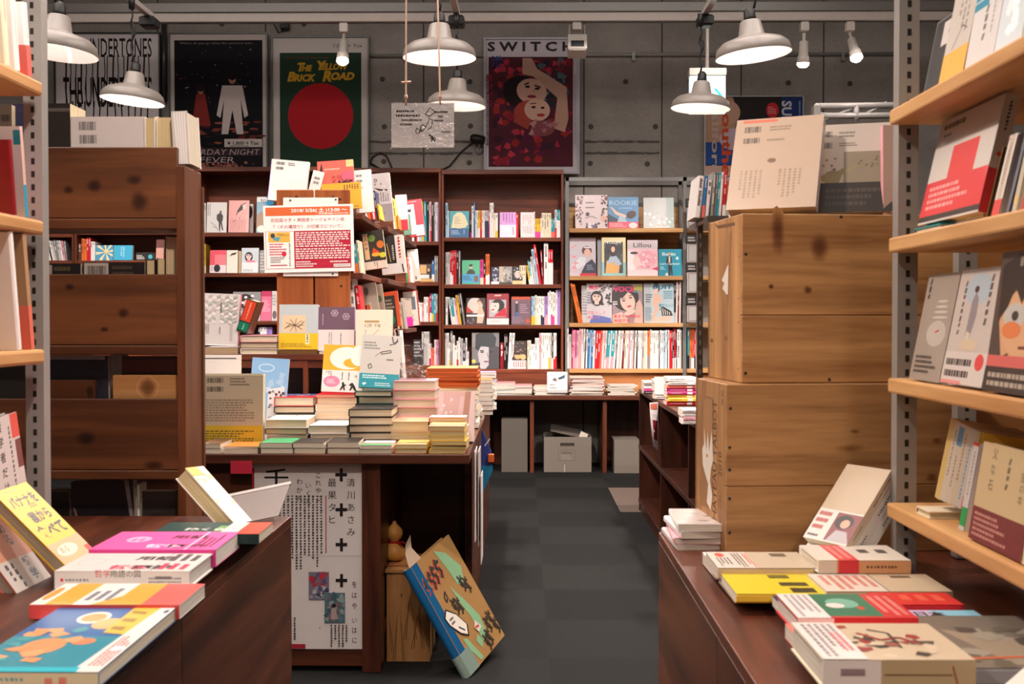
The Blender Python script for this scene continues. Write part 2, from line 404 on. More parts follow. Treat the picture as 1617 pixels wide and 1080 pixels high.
def face_out(x0, x1, y0, y1, Y, z=None, lean=8, yaw=0, roll=0):
    """matrix, width and height of a book standing face out between pixel columns x0..x1, rows y0 (top)..y1 (bottom)"""
    a = at(x0, y1, Y); b = at(x1, y1, Y); c = at(x0, y0, Y)
    wd = (b-a).x/math.cos(R(yaw)); ht = (c-a).z/math.cos(R(lean))
    if z is not None: a.z = z + .0006
    return T(a) @ RZ(yaw) @ RX(-lean) @ RY(roll), wd, ht
def frame3(bl, br, tl):
    ex = (br-bl); wd = ex.length; ex = ex.normalized(); ez = (tl-bl); ht = ez.dot((ez - ex*ez.dot(ex)).normalized()); ez = (ez - ex*ez.dot(ex)).normalized(); ey = ez.cross(ex)
    M = Matrix(((ex.x, ey.x, ez.x, bl.x), (ex.y, ey.y, ez.y, bl.y), (ex.z, ey.z, ez.z, bl.z), (0, 0, 0, 1)))
    return M, wd, ht
def flat(cx, cy, ztop, w_, h, rot): return T(cx, cy, ztop) @ RZ(rot) @ T(-w_/2, -h/2, 0) @ RX(-90)
ORD = ['first', 'second', 'third', 'fourth', 'fifth', 'sixth', 'seventh', 'eighth', 'ninth', 'tenth', 'eleventh', 'twelfth', 'thirteenth', 'fourteenth', 'fifteenth', 'sixteenth', 'seventeenth', 'eighteenth', 'nineteenth', 'twentieth', 'twenty-first', 'twenty-second', 'twenty-third', 'twenty-fourth', 'twenty-fifth', 'twenty-sixth', 'twenty-seventh', 'twenty-eighth', 'twenty-ninth', 'thirtieth'] + ['thirty-' + s_ for s_ in ('first', 'second', 'third', 'fourth', 'fifth', 'sixth', 'seventh', 'eighth', 'ninth')] + ['fortieth'] + ['forty-' + s_ for s_ in ('first', 'second', 'third', 'fourth', 'fifth', 'sixth', 'seventh', 'eighth', 'ninth')]
STK = {1: ['alone'], 2: ['upper', 'lower'], 3: ['topmost', 'middle', 'lowest']}
def stkpos(i, n):       # i = 0 is the top one
    if n <= 3: return STK[n][i]
    if i == 0: return 'topmost'
    if i == n-1: return 'lowest'
    return ORD[i] + ' from top'
def title_ticks(rr, dark):
    o = []; c = 'k' if not dark else 'w'; y = .93
    for seg in range(rr.choice((1, 2, 2))):
        n = rr.randint(3, 8); sz = rr.uniform(.022, .04)
        for i in range(n):
            o.append(('r', .28, y-sz*.75, .28+rr.uniform(.3, .46), y, c)); y -= sz*1.15
        y -= rr.uniform(.06, .16)
        if y < .3: break
    return o
def spine_row(spec, x0, z, Y, where, kind='paperback', depth=.15, s=None, seed=1, from_='left', group=None):
    """upright books, spines to the room. spec items: colour[/band colour]:width px:height px[:sideways shift of the top px]; -:px is a gap, * repeats"""
    rr = random.Random(seed); sc = s or F/Y; items = []
    for tok in spec.split():
        n = 1
        if '*' in tok: tok, n = tok.split('*'); n = int(n)
        items += [tok]*n
    x = at(x0, 504, Y).x; k = 0; pa = 0; ph = 0
    for it in items:
        p = it.split(':')
        if p[0] == '-': x += float(p[1])/sc; pa = ph = 0; continue
        cs = p[0].split('/'); t = float(p[1])/sc*.97; h = float(p[2])/sc; dx = (float(p[3])/sc if len(p) > 3 else 0)
        an = math.asin(max(-.6, min(.6, dx/h))); adv = t/math.cos(an)
        x += max(0, min(h, ph)*(math.tan(pa)-math.tan(an))) if ph else 0; pa, ph = an, h
        c0 = pc(cs[0]); dark = sum(c0) < .9
        d = depth*rr.uniform(.93, 1.05) if h < .26 else .20
        sp = title_ticks(rr, dark)
        if len(cs) > 1:
            fr_ = rr.uniform(.26, .36); fr_ = .62 if len(cs) > 2 else fr_
            sp = [('r', 0, 0, 1, fr_, cs[1])] + [q for q in sp if q[2] > fr_]
        base = T(x + adv, Y + rr.uniform(0, .008), z + .0006)
        if an < 0: M = T(x, base.translation.y, base.translation.z) @ RY(math.degrees(an)) @ T(t, 0, 0) @ RZ(90)
        else: M = base @ RY(math.degrees(an)) @ RZ(90)
        k += 1
        nm = PAL[cs[0]][1] if cs[0] in PAL else 'pale'
        band = f', {PAL[cs[1]][1]} foot' if len(cs) > 1 else ''
        kk = 'magazine ' if kind == 'magazine' else ''
        lab = f"{nm} {kk}spine{band}, {ORD[k-1]} from left {where}"
        book(M, d, h, t, cs[0], spine=sp, label=lab, cat=kind, name=kind, parts=False, hard=False, group=group or f'{kind}s {where}')
        x += adv + .0004
    return x
# ================================================================== the room
WALL = 9.3
mb = MB()
for i in range(-12, 12):
    for j in range(-10, 19):
        x0 = .0887 + .5*i; y0 = .92 + .5*(j-1)
        x1 = min(x0+.5, 5.0); x0 = max(x0, -5.0); y1 = min(y0+.5, WALL); y0 = max(y0, -4.0)
        if x1 <= x0 or y1 <= y0: continue
        rr = random.Random(i*100+j); v = .0135*(1.14 if (i+j) % 2 else .9)*rr.uniform(.9, 1.1)
        col = (v*1.0, v*1.03, v*1.02)
        if i == 1 and 6.8 < y0 < 7.9: col = (.13, .10, .085)
        mb.add([(x0, y0, 0), (x1, y0, 0), (x1, y1, 0), (x0, y1, 0)], [(0, 1, 2, 3)], 'carpet', col)
struct(mb.build('floor'))
mb = MB(); CC = (.36, .335, .31)
mb.add([(-5, WALL, 0), (5, WALL, 0), (5, WALL, 4.6), (-5, WALL, 4.6)], [(0, 1, 2, 3)], 'concrete', CC)
rr = random.Random(4)
xs = [at(p, 200, WALL).x for p in (100, 250, 420, 669, 922, 1045, 1170, 1300)]
for x in xs: mb.box(x-.006, x+.006, WALL-.002, WALL+.01, .0, 4.6, 'concrete', (.09, .08, .075))
for p in ((604, 125), (742, 129), (988, 129), (743, 199), (933, 200), (741, 257), (932, 258), (606, 255), (607, 200), (1090, 128), (1035, 200), (1245, 131), (1342, 132), (140, 30), (350, 38), (480, 38), (1022, 259)):
    c = at(p[0], p[1], WALL); mb.lathe([(0, .004), (.017, .004), (.022, 0)], 'concrete', (.10, .088, .08), 14, M=T(c.x, WALL, c.z) @ RX(90))
for z in (at(0, 243, WALL).z, at(0, 225, WALL).z):          # rough pour joints
    for x0, x1 in ((xs[4], xs[5]-.02), (xs[3]-.5, xs[4]-.9)):
        x = x0
        while x < x1:
            d = rr.uniform(.02, .06); mb.box(x, min(x+d, x1), WALL-rr.uniform(.003, .008), WALL+.01, z-rr.uniform(.004, .012), z+rr.uniform(.004, .012), 'concrete', (.13, .118, .107)); x += d
struct(mb.build('wall_back'))
for nm, a, b in (('wall_left', (-5, -4), (-5, WALL)), ('wall_right', (5, WALL), (5, -4)), ('wall_front', (5, -4), (-5, -4))):
    struct(MB().add([(a[0], a[1], 0), (b[0], b[1], 0), (b[0], b[1], 4.6), (a[0], a[1], 4.6)], [(3, 2, 1, 0)], 'concrete', CC).build(nm))
struct(MB().add([(-5, -4, 4.6), (5, -4, 4.6), (5, WALL, 4.6), (-5, WALL, 4.6)], [(3, 2, 1, 0)], 'concrete', (.04, .037, .035)).build('ceiling'))

# ------------------------------------------------------------------ pipes, rails and tracks overhead
def pipe(name, pts, r, m, col, label, cat):
    return tag(MB().tube(pts, r, m, col, 8).build(name), label, cat)
GREY = (.30, .285, .27)
a = at(560, 88, WALL-.02); b = at(1420, 85, WALL-.02)
mb = MB().tube([a, b], .014, 'metal_paint', GREY)
for px in (640, 800, 1000, 1180, 1330): c = at(px, 87, WALL-.01); mb.box(c.x-.012, c.x+.012, WALL-.04, WALL, c.z-.05, c.z+.02, 'metal_paint', GREY)
tag(mb.build('conduit_pipe'), 'thin grey conduit pipe running level across the concrete back wall', 'pipe')
zr = at(900, 28, 8.0).z
mb = MB(); mb.box(-3.6, 4.2, 7.97, 8.03, zr-.03, zr+.03, 'metal_paint', (.62, .55, .5), ch=.004)
mb.box(-3.6, 4.2, 7.985, 8.015, zr-.034, zr-.028, 'metal_paint', (.12, .11, .1))
tag(mb.build('lighting_rail'), 'long pale lighting rail crossing the room below the ceiling, spotlights clipped on it', 'rail')
z2 = zr + .16
tag(MB().box(-4.2, 4.6, 8.25, 8.4, z2-.05, z2+.02, 'metal_paint', (.2, .18, .17), ch=.005).build('duct_channel'), 'wide dull grey channel running just above the pale lighting rail', 'channel')
tag(MB().box(-4.2, 4.6, 7.25, 7.31, z2+.02, z2+.09, 'metal_paint', (.6, .53, .5), ch=.005).build('upper_rail'), 'upper pale rail cut by the top edge of the picture', 'rail')
LX = (-2.17, -.385, 1.05); TZ = 2.93
for x, nm in zip(LX, ('left-hand', 'middle', 'right-hand')):
    r0 = root('track', (x, 6.7, TZ), f'slim white lighting track carrying the {nm} pair of pendant lamps', 'track', 'lighting tracks')
    MB().box(x-.018, x+.018, -1.5, 6.7, TZ-.012, TZ+.02, 'metal_paint', (.6, .55, .52), ch=.003).build('track_bar', r0)
    MB().box(x-.045, x+.045, 6.62, 6.72, TZ-.075, TZ-.012, 'painted', (.012, .012, .013), ch=.012).build('end_box', r0)
    for y in (0.5, 3.4, 6.2): MB().tube([(x, y, TZ+.02), (x, y, 4.6)], .006, 'metal_paint', GREY).build('hanger_rod', r0)
# ------------------------------------------------------------------ pendant lamps
def pendant(x, y, zrim, tilt, label, power=1.0):
    r0 = root('pendant_lamp', (x, y, zrim), label, 'lamp', 'enamel pendant lamps')
    M = RZ(tilt[1]) @ RY(tilt[0])
    def part(nm, mb): o = mb.build(nm, M=None); o.parent = r0; o.matrix_local = M; return o
    shade = [(.168, .0), (.170, .004), (.160, .040), (.135, .062), (.066, .085), (.058, .090), (.046, .150), (.040, .156), (.030, .158)]
    inn = [(.030, .154), (.043, .146), (.054, .088), (.062, .082), (.132, .058), (.156, .037), (.165, .003), (.168, .0)]
    mb = MB(); mb.lathe(shade, 'metal_paint', (.30, .265, .24), 40); mb.lathe(inn, 'painted', (.85, .82, .8), 40); part('lamp_shade', mb)
    part('lamp_socket', MB().lathe([(.0, .215), (.012, .213), (.024, .20), (.027, .17), (.030, .156), (.0, .154)], 'painted', (.014, .013, .013), 20))
    part('bulb', MB().lathe([(.0, .155), (.016, .15), (.018, .12), (.033, .085), (.036, .07), (.03, .046), (.0, .036)], 'bulb_glass', LAMP_COL, 20))
    rr = random.Random(int(x*100+y*10)); pts = [(0, 0, .21)]
    zt = TZ - .07 - zrim; n = 10
    for i in range(1, n+1): pts.append((.006*math.sin(i*1.7), .006*math.cos(i*2.1), .21+(zt-.21)*i/n))
    mb = MB().tube(pts, .0055, 'painted', (.012, .012, .012), 6)
    zc = .21+(zt-.21)*.55; mb.tube([(.0, 0, zc-.05), (.014, 0, zc-.02), (.013, 0, zc+.02), (0, 0, zc+.05)], .006, 'painted', (.012, .012, .012), 6)
    mb.lathe([(.0, zt-.02), (.016, zt-.02), (.018, zt+.05), (0, zt+.055)], 'painted', (.012, .012, .012), 12)
    o = mb.build('cord'); o.parent = r0
    l = bpy.data.lights.new('lamp_light', 'SPOT'); l.energy = LAMP_W*4.2*power; l.color = LAMP_COL; l.shadow_soft_size = .05; l.spot_size = R(150); l.spot_blend = .5
    lo = bpy.data.objects.new('lamp_light', l); COL.objects.link(lo); lo.parent = r0; lo.location = (0, 0, .03)
def lampat(px, py, Y): c = at(px, py, Y); return c.x, c.y, c.z
pendant(*lampat(88, 84, 4.75), (5, 20), 'large grey enamel pendant lamp at upper left, partly hidden by the slotted post')
pendant(*lampat(209, 160, 6.2), (6, 10), 'grey enamel pendant lamp hanging in front of the stretched black lettering poster')
pendant(*lampat(694, 92, 5.3), (0, 0), 'grey enamel pendant lamp hanging right above the plastic wrapped paper sign')
pendant(*lampat(721, 168, 6.6), (2, 0), 'grey enamel pendant lamp half behind the plastic wrapped paper sign')
pendant(*lampat(1190, 88, 5.15), (-6, 0), 'large grey enamel pendant lamp at upper right above the back wall spotlights')
pendant(*lampat(1106, 172, 6.6), (3, 10), 'grey enamel pendant lamp hanging in front of the green exit sign')
for x, y, nm, pw in ((-2.17, 3.7, 'left', .5), (-.385, 3.85, 'middle', .30), (1.05, 3.6, 'right', .5), (-1.4, -.5, 'left rear', .85), (.65, -.6, 'right rear', .8), (-.385, 1.75, 'middle near', .5)):  # unseen lamps added for fill; middle one inferred from the bright table
    pendant(x, y, 2.38, (0, 0), f'added unseen pendant lamp at the {nm} of the shop, above the picture', pw)
# ------------------------------------------------------------------ spotlights
def spot(px, py0, py1, az, el, label, on=True, en=60):
    c = at(px, py0, 8.0); r0 = root('spotlight', (c.x, 8.0, zr-.034), label, 'spotlight', 'track spotlights')
    L_ = (at(px, py0, 8).z - at(px, py1, 8).z)
    W_ = (.72, .66, .6)
    MB().box(c.x-.028, c.x+.028, 7.975, 8.025, zr-.10, zr-.034, 'metal_paint', W_, ch=.006).build('rail_adapter', r0)
    M = T(c.x, 8.0, zr-.11) @ RZ(az) @ RX(el)
    MB().lathe([(0, 0), (.012, 0), (.012, -.05), (.03, -.055), (.033, -.15), (.04, -.155), (.043, -.2), (.0, -.2)], 'metal_paint', W_, 18, M=M).build('spot_body', r0)
    MB().lathe([(0, -.235), (.026, -.232), (.042, -.215), (.041, -.2), (0, -.2)], 'spot_glass' if on else 'painted', (.9, .85, .8), 18, M=M).build('spot_bulb', r0)
    l = bpy.data.lights.new('spot_light', 'SPOT'); l.energy = en; l.color = (1, .82, .68); l.spot_size = R(70); l.spot_blend = .9; l.shadow_soft_size = .03
    lo = bpy.data.objects.new('spot_light', l); COL.objects.link(lo); lo.parent = r0
    lo.matrix_local = T(-r0.location) @ M @ T(0, 0, -.25)
spot(543, 35, 70, 0, -18, 'white track spotlight shining in front of the green poster')
spot(1270, 35, 72, 0, 8, 'round glowing track spotlight, left one of the two at upper right')
spot(1342, 35, 65, 15, -25, 'tilted glowing track spotlight, right one of the two at upper right')
r0 = root('added_wash_rail', (-.8, 6.0, 4.2), 'added unseen rail of wide spotlights washing the back bookcases, above the picture', 'rail')  # unseen spotlights added to brighten the back bookcases
MB().box(-4.2, 3.4, 5.97, 6.03, 4.18, 4.24, 'metal_paint', (.6, .53, .5)).build('rail_bar', r0)
for x in (-3.7, -2.6, -1.55, -.5, .5, 1.5, 2.5):
    M = T(x, 6.0, 4.15) @ RX(48)
    MB().lathe([(0, 0), (.02, 0), (.03, -.05), (.05, -.14), (.055, -.2), (.0, -.19)], 'metal_paint', (.7, .66, .6), 18, M=M).build('spot_body', r0)
    l = bpy.data.lights.new('added_wash_light', 'SPOT'); l.energy = WASH_W; l.color = (1, .87, .80); l.spot_size = R(30); l.spot_blend = .6; l.shadow_soft_size = .09
    lo = bpy.data.objects.new('added_wash_light', l); COL.objects.link(lo); lo.parent = r0; lo.matrix_local = T(-r0.location) @ M @ T(0, 0, -.22)
for cx, y, nm, pw in ((0, -1.2, 'rearmost', .55), (0, 1.0, 'second', .6), (-2.4, 2.9, 'third left', 1.5), (1.3, 2.9, 'third right', 1.5), (-2.4, 4.25, 'fourth left', 1.5), (1.3, 4.25, 'fourth right', 1.5), (-2.4, 5.6, 'foremost left', 1.2), (1.3, 5.6, 'foremost right', 1.2)):  # unseen panels added as soft fill for the back wall and foreground
    r0 = root('added_fill_panel', (cx, y, 4.35), f'added unseen fill light panel above the picture, {nm} of the row along the shop', 'fill light', 'added fill light panels')
    MB().box(cx-1.5, cx+1.5, y-.63, y+.63, 4.36, 4.43, 'metal_paint', (.7, .68, .65), ch=.01).build('housing', r0)
    MB().box(cx-1.45, cx+1.45, y-.6, y+.6, 4.35, 4.359, 'lit_sign', (.8, .74, .68)).build('diffuser', r0)
    for x in (-1.2, 1.2): MB().tube([(cx+x, y, 4.43), (cx+x, y, 4.6)], .01, 'metal_paint', GREY).build('hanger_rod', r0)
    l = bpy.data.lights.new('fill_panel_glow', 'AREA'); l.shape = 'RECTANGLE'; l.size = 2.9; l.size_y = 1.2; l.energy = FILL_W*pw; l.color = (1, .88, .80)
    lo = bpy.data.objects.new('fill_panel_glow', l); COL.objects.link(lo); lo.parent = r0; lo.location = (0, 0, -.004)
c = at(911, 32, 8.0); r0 = root('track_projector', (c.x, 8.0, zr-.034), 'boxy white unlit projector clipped to the rail over the SWITCH poster', 'spotlight')
MB().box(c.x-.03, c.x+.03, 7.975, 8.025, zr-.09, zr-.034, 'metal_paint', (.5, .45, .41), ch=.006).build('rail_adapter', r0)
MB().tube([(c.x-.05, 8, zr-.05), (c.x-.055, 7.98, zr-.14), (c.x+.055, 7.98, zr-.14), (c.x+.05, 8, zr-.05)], .006, 'metal_paint', (.5, .45, .41)).build('yoke', r0)
M = T(c.x, 7.97, zr-.2) @ RX(-20)
mb = MB().box(-.065, .065, -.06, .06, -.07, .06, 'metal_paint', (.55, .5, .46), M, ch=.01); mb.box(-.045, .045, -.064, -.058, -.045, .0, 'painted', (.01, .01, .01), M); mb.build('projector_body', r0)
# ------------------------------------------------------------------ exit sign on its stem
a = at(1089, 107, 7.6); b = at(1147, 178, 7.6); r0 = root('exit_sign', (a.x, 7.6, b.z), 'lit white exit sign with a green arrow hung from a stem behind the pendant lamp', 'sign')
MB().box(a.x, b.x, 7.6, 7.68, a.z-.05, a.z, 'metal_paint', (.55, .5, .45), ch=.004).build('housing', r0)
mb = MB().box(a.x+.004, b.x-.004, 7.61, 7.66, b.z, a.z-.05, 'lit_sign', lin('dff6f4'))
W_, H_ = b.x-a.x-.008, a.z-.05-b.z
G = '18b8b0'
emit(mb, [('r', .52, .43, .82, .49, G), ('p', [(.66, .66), (.74, .66), (.92, .46), (.74, .26), (.66, .26), (.83, .46)], G),
          ('p', [(.12, .44), (.3, .62), (.3, .3)], G), ('r', .2, .08, .45, .3, G)], W_, H_, lambda x, y, e: (a.x+.004+x, 7.61-e, b.z+y), 'lit_sign'); mb.build('sign_panel', r0)
MB().tube([((a.x+b.x)/2, 7.64, a.z), ((a.x+b.x)/2, 7.64, 4.6)], .013, 'metal_paint', (.5, .46, .43)).build('stem', r0)
# ------------------------------------------------------------------ hanging paper sign
Y = 5.0; a = at(618, 163, Y); b = at(717, 233, Y); W_, H_ = b.x-a.x, a.z-b.z
r0 = root('hanging_paper_sign', (a.x, Y, b.z), 'white paper sign in clear plastic hanging on two strings, handwritten marks', 'sign')
mb = MB().box(a.x, b.x, Y, Y+.002, b.z, a.z, 'matte_paper', lin('ece7e4'))
K = '2a2624'
emit(mb, [('l', .08, .78, .5, .86, 1, K), ('l', .07, .68, .55, .76, 1, K, 3), ('l', .16, .58, .5, .66, 1, K, 4), ('l', .14, .48, .34, .56, 1, K, 6), ('l', .7, .76, .92, .84, 1, K, 7), ('l', .74, .66, .88, .74, 1, K, 8), ('l', .68, .57, .86, .64, 1, K, 9),
          ('k', [(.54, .75), (.62, .90), (.70, .80), (.61, .70), (.54, .75)], .0035, K), ('k', [(.60, .66), (.58, .54), (.54, .46)], .0035, K), ('k', [(.66, .62), (.64, .46), (.58, .40)], .0035, K), ('k', [(.60, .66), (.66, .62)], .0035, K),
          ('k', [(.46, .46), (.50, .52), (.55, .46), (.49, .36), (.46, .46)], .0035, K), ('k', [(.40, .45), (.43, .34), (.47, .36), (.46, .44)], .0035, K), ('e', .42, .37, .035, .06, K), ('e', .42, .37, .024, .045, 'ece7e4'),
          ('k', [(.6, .30), (.68, .2)], .006, K), ('k', [(.62, .22), (.70, .16)], .005, K), ('k', [(.66, .26), (.64, .12)], .005, K), ('k', [(.69, .12), (.7, .24)], .004, K), ('l', .8, .33, .95, .38, 1, K, 5)],
     W_, H_, lambda x, y, e: (a.x+x, Y-e, b.z+y), 'matte_paper'); mb.build('paper', r0)
MB().box(a.x-.004, b.x+.004, Y-.0035, Y-.0025, b.z-.004, a.z+.004, 'clear_plastic').build('plastic_sleeve', r0)
for px, top, kn in ((641, 645, 1), (695, 688, 0)):
    p0 = at(px, 163, Y); p1 = at(top, -20, Y)
    mb = MB().tube([(p0.x, Y, a.z-.008), (p0.x, Y, p0.z+.03), (p1.x, Y, TZ-.014 if kn == 0 else 4.6)], .004, 'matte_paper', lin('c9a48c'), 6)
    if kn: mb.tube([(p0.x-.02, Y, p0.z+.09), (p0.x+.022, Y, p0.z+.092)], .005, 'matte_paper', lin('c9a48c'), 6)
    mb.lathe([(0, .05), (.007, .045), (.007, .03), (0, .025)], 'matte_paper', lin('b8907a'), 8, M=T(p0.x, Y, p0.z-.01)); mb.build('string', r0)
# ------------------------------------------------------------------ posters on the back wall
def poster(px0, py0, px1, py1, label, ops, fw=.016, fcol=(.05, .045, .045), name='framed_poster', Y=WALL-.05, ground='e6dfdc', lean=2):
    a = at(px0, py0, Y); b = at(px1, py1, Y); W_, H_ = b.x-a.x, a.z-b.z
    r0 = root(name, (a.x, Y, b.z), label, 'poster', None)
    fr = MB()
    for x0, x1, z0, z1 in ((a.x, a.x+fw, b.z, a.z), (b.x-fw, b.x, b.z, a.z), (a.x+fw, b.x-fw, b.z, b.z+fw), (a.x+fw, b.x-fw, a.z-fw, a.z)): fr.box(x0, x1, Y-.022, Y+.006, z0, z1, 'metal_paint', fcol)
    fr.build('frame', r0)
    mb = MB().box(a.x+.003, b.x-.003, Y-.008, Y+.004, b.z+.003, a.z-.003, 'poster_print', lin(ground))
    emit(mb, ops, W_-2*fw, H_-2*fw, lambda x, y, e: (a.x+fw+x, Y-.008-e, b.z+fw+y), 'poster_print'); mb.build('print', r0)
    return r0
K = '262021'
und = []
und += [('t', 'THE UNDERTONES', .07, .83, .16, K, {'w': .86, 'sy': 1.25, 'b': .008})]
for i, xx in enumerate((.1, .14, .2, .25, .29, .36, .41, .47, .5, .56, .6, .66, .7, .76, .8, .86, .9)):
    und.append(('k', [(xx, .84), (xx+.008*math.sin(i*2), .72), (xx-.006, .60), (xx+.006, .48)], .008 if i % 3 else .013, K))
und += [('t', 'THE UNDERTONES', .07, .46, .30, K, {'w': .86, 'sy': 1.05, 'b': .01})]
for i, xx in enumerate((.1, .16, .22, .28, .37, .43, .5, .57, .63, .7, .77, .83, .89)): und.append(('k', [(xx, .50), (xx+.01*math.sin(i), .38), (xx-.005, .26)], .011, K))
und += [('t', 'THE UNDERTONES', .07, .10, .16, K, {'w': .86, 'sy': 1.2, 'b': .01})]
poster(86, 52, 255, 268, 'white poster of stretched black band lettering, leftmost on the concrete wall', und, .012, (.012, .012, .012), ground='e2dcde')
rr = random.Random(2); disco = [('r', .04, .015, .96, .955, '120f16')]
for i in range(60):
    y = rr.uniform(.13, .36); x = rr.uniform(.05, .95); disco.append(('e', x, y, .045, .008, rr.choice(('6e2f2a', '8a4638', 'a05a48', '4a2022', '2c1a24'))))
for i in range(46):
    x, y = rr.uniform(.06, .94), rr.uniform(.42, .92); q = rr.uniform(.003, .009); disco.append(('e', x, y, q, q*.7, rr.choice(('5a5470', '8a3a34', '3a4a7a', '777', '6a4030'.replace('#', ''))) if rr.random() < .8 else 'b0a8b0'))
disco = [o if o[-1] != '777' else o[:-1] + ('777777',) for o in disco]
disco += [('p', [(.22, .32), (.42, .32), (.36, .56), (.27, .56)], '8c2f2a'), ('e', .315, .585, .03, .03, 'b98470'), ('e', .315, .60, .04, .026, '2a1712'),
          ('p', [(.53, .26), (.60, .26), (.645, .44), (.69, .26), (.76, .26), (.73, .52), (.77, .38), (.81, .40), (.75, .62), (.54, .62), (.48, .40), (.52, .38), (.56, .52)], 'd9cdca'),
          ('e', .645, .665, .038, .034, 'b98470'), ('e', .645, .685, .042, .026, '1a1210'),
          ('t', "Where do you go when the record is over...", .1, .925, .022, '9a8a86', {'w': .78}),
          ('r', .56, .165, .955, .225, 'd8d0cd'), ('t', '¥ 1,800 + Tax', .59, .182, .036, '1c1818', {'w': .33, 'b': .02}), ('l', .62, .168, .9, .178, 1, '555050'),
          ('r', .05, .10, .95, .158, '3a2a30'), ('t', 'SATURDAY NIGHT', .06, .108, .06, 'b8a6a8', {'w': .86, 'sh': .2}), ('t', 'FEVER', .3, .05, .06, 'b8a6a8', {'w': .36, 'sh': .2}),
          ('s', .1, .02, .9, .05, 40, .02, ('a86a58', '8a4a40', '6a3a3a'))]
poster(267, 52, 424, 270, 'dark framed disco film poster with a figure in white', disco, .012, (.07, .065, .065), ground='cfc6c2')
yel = [('r', .07, .0, .93, .89, '24402f'), ('e', .5, .42, .345, .245, 'bc1c28'),
       ('t', 'T', .24, .755, .085, 'e0ac2e', {'b': .05, 'sh': .25}), ('t', 'HE', .30, .755, .06, 'e0ac2e', {'w': .10, 'b': .05, 'sh': .25}), ('t', 'Y', .44, .765, .09, 'e0ac2e', {'b': .05, 'sh': .25}), ('t', 'ELLOW', .51, .765, .065, 'e0ac2e', {'w': .27, 'b': .05, 'sh': .25}),
       ('t', 'B', .15, .68, .095, 'e0ac2e', {'b': .05, 'sh': .25}), ('t', 'RICK', .22, .68, .07, 'e0ac2e', {'w': .22, 'b': .05, 'sh': .25}), ('t', 'R', .52, .68, .105, 'e0ac2e', {'b': .05, 'sh': .25}), ('t', 'OAD', .60, .69, .075, 'e0ac2e', {'w': .25, 'b': .05, 'sh': .25}),
       ('l', .14, .845, .8, .86, 1, '6a3a2a'), ('r', .6, .925, .98, .965, 'd2cbc8'), ('t', '1,800 + Tax', .64, .93, .035, '2a2424', {'w': .3}),
       ]
poster(429, 58, 584, 275, 'green framed film poster with a red disc and yellow lettering', yel, .012, (.03, .028, .028), ground='d6cfcb')
rr = random.Random(9); sw = [('r', .03, .04, .95, .87, '54202c')]
sw += [('s', .08, .07, .9, .84, 130, .05, ('8a1f30', 'b03048', '5c1a40', '402438', '9a2a28', 'c03a4a', '3a1a2c'), 3), ('s', .55, .5, .9, .84, 40, .05, ('2a2a34', '55606c', '3a3438', '7a8088'), 4)]
sw += [('p', [(.40, .86), (.50, .86), (.56, .78), (.88, .64), (.90, .40), (.86, .30), (.74, .33), (.78, .56), (.52, .72), (.40, .74)], 'c39a88'),
       ('e', .40, .60, .22, .125, '241519', -20), ('e', .50, .61, .165, .095, 'd0a594', -14), ('k', [(.42, .66), (.47, .675)], .012, '241519'), ('k', [(.53, .655), (.60, .64)], .012, '241519'), ('e', .455, .645, .028, .010, '20181a'), ('e', .56, .63, .028, .010, '20181a'), ('e', .50, .57, .05, .012, '8a2a34'), ('k', [(.52, .625), (.53, .595)], .006, 'a87868'),
       ('p', [(.3, .38), (.36, .52), (.58, .56), (.52, .44), (.46, .32)], 'a8443c'), ('e', .45, .46, .15, .08, 'a8443c', 20), ('e', .56, .47, .14, .085, 'd8ae9c', -10), ('e', .52, .49, .025, .009, '241a1c'), ('e', .62, .485, .022, .009, '241a1c'), ('k', [(.48, .515), (.55, .52)], .008, '4a2a24'), ('e', .60, .43, .045, .012, 'a83038'),
       ('e', .62, .33, .13, .06, '8a4a50'), ('s', .5, .28, .75, .38, 20, .04, ('b0727a', '8a4a50', 'c08a90'), 8)]
sw += [('t', 'S W I T C H', .02, .915, .10, '2e2a2c', {'w': .93, 'b': .03, 'sy': .95}), ('v', .0, .2, .035, .74, 1, '6a5a66'), ('v', .955, .2, .985, .74, 1, 'b0a0a8'),
       ('t', '満', .06, .80, .09, '3a4a8a', {'b': .02}), ('t', '島ひかり', .04, .69, .06, 'a83048', {'v': 1, 'c': 1}), ('t', '野田洋次郎', .78, .80, .05, 'b03048', {'w': .18})]
poster(764, 60, 915, 275, 'silver framed magazine poster lettered SWITCH showing two women lying down', sw, .016, (.42, .42, .45), ground='cfc8d2')
un = [('r', 0, 0, 1, 1, '2a2424'), ('p', [(0, .35), (0, 1), (.28, 1), (.34, .8), (.3, .55), (.24, .4)], 'b9937c'), ('e', .22, .8, .14, .16, 'c39c86'), ('r', 0, .13, .3, .42, '2c4f92'), ('r', 0, 0, .3, .12, 'c9a898'),
      ('e', .28, .46, .13, .14, 'c8b4c4'), ('t', 'southern', .175, .93, .17, 'd2502f', {'rot': -90, 'w': 1.0, 'b': .03}), ('t', 'california', .07, .98, .13, 'c0aca0', {'rot': -90, 'w': .98, 'b': .02}), ('v', .29, .2, .36, .62, 1, 'd8d0e0'),
      ('e', .69, .83, .065, .10, 'c02a32'), ('l', .645, .78, .735, .88, 4, 'e88890'), ('r', .78, .5, 1, 1, '23386c'), ('t', 'SUN', .79, .95, .17, 'c9ccd6', {'rot': -90, 'b': .03}), ('v', .955, .6, .985, .95, 1, 'a0a8c0')]
poster(1112, 152, 1268, 278, 'blue and brown framed poster with sideways orange lettering at right', un, .008, (.5, .48, .48), ground='2a2424')
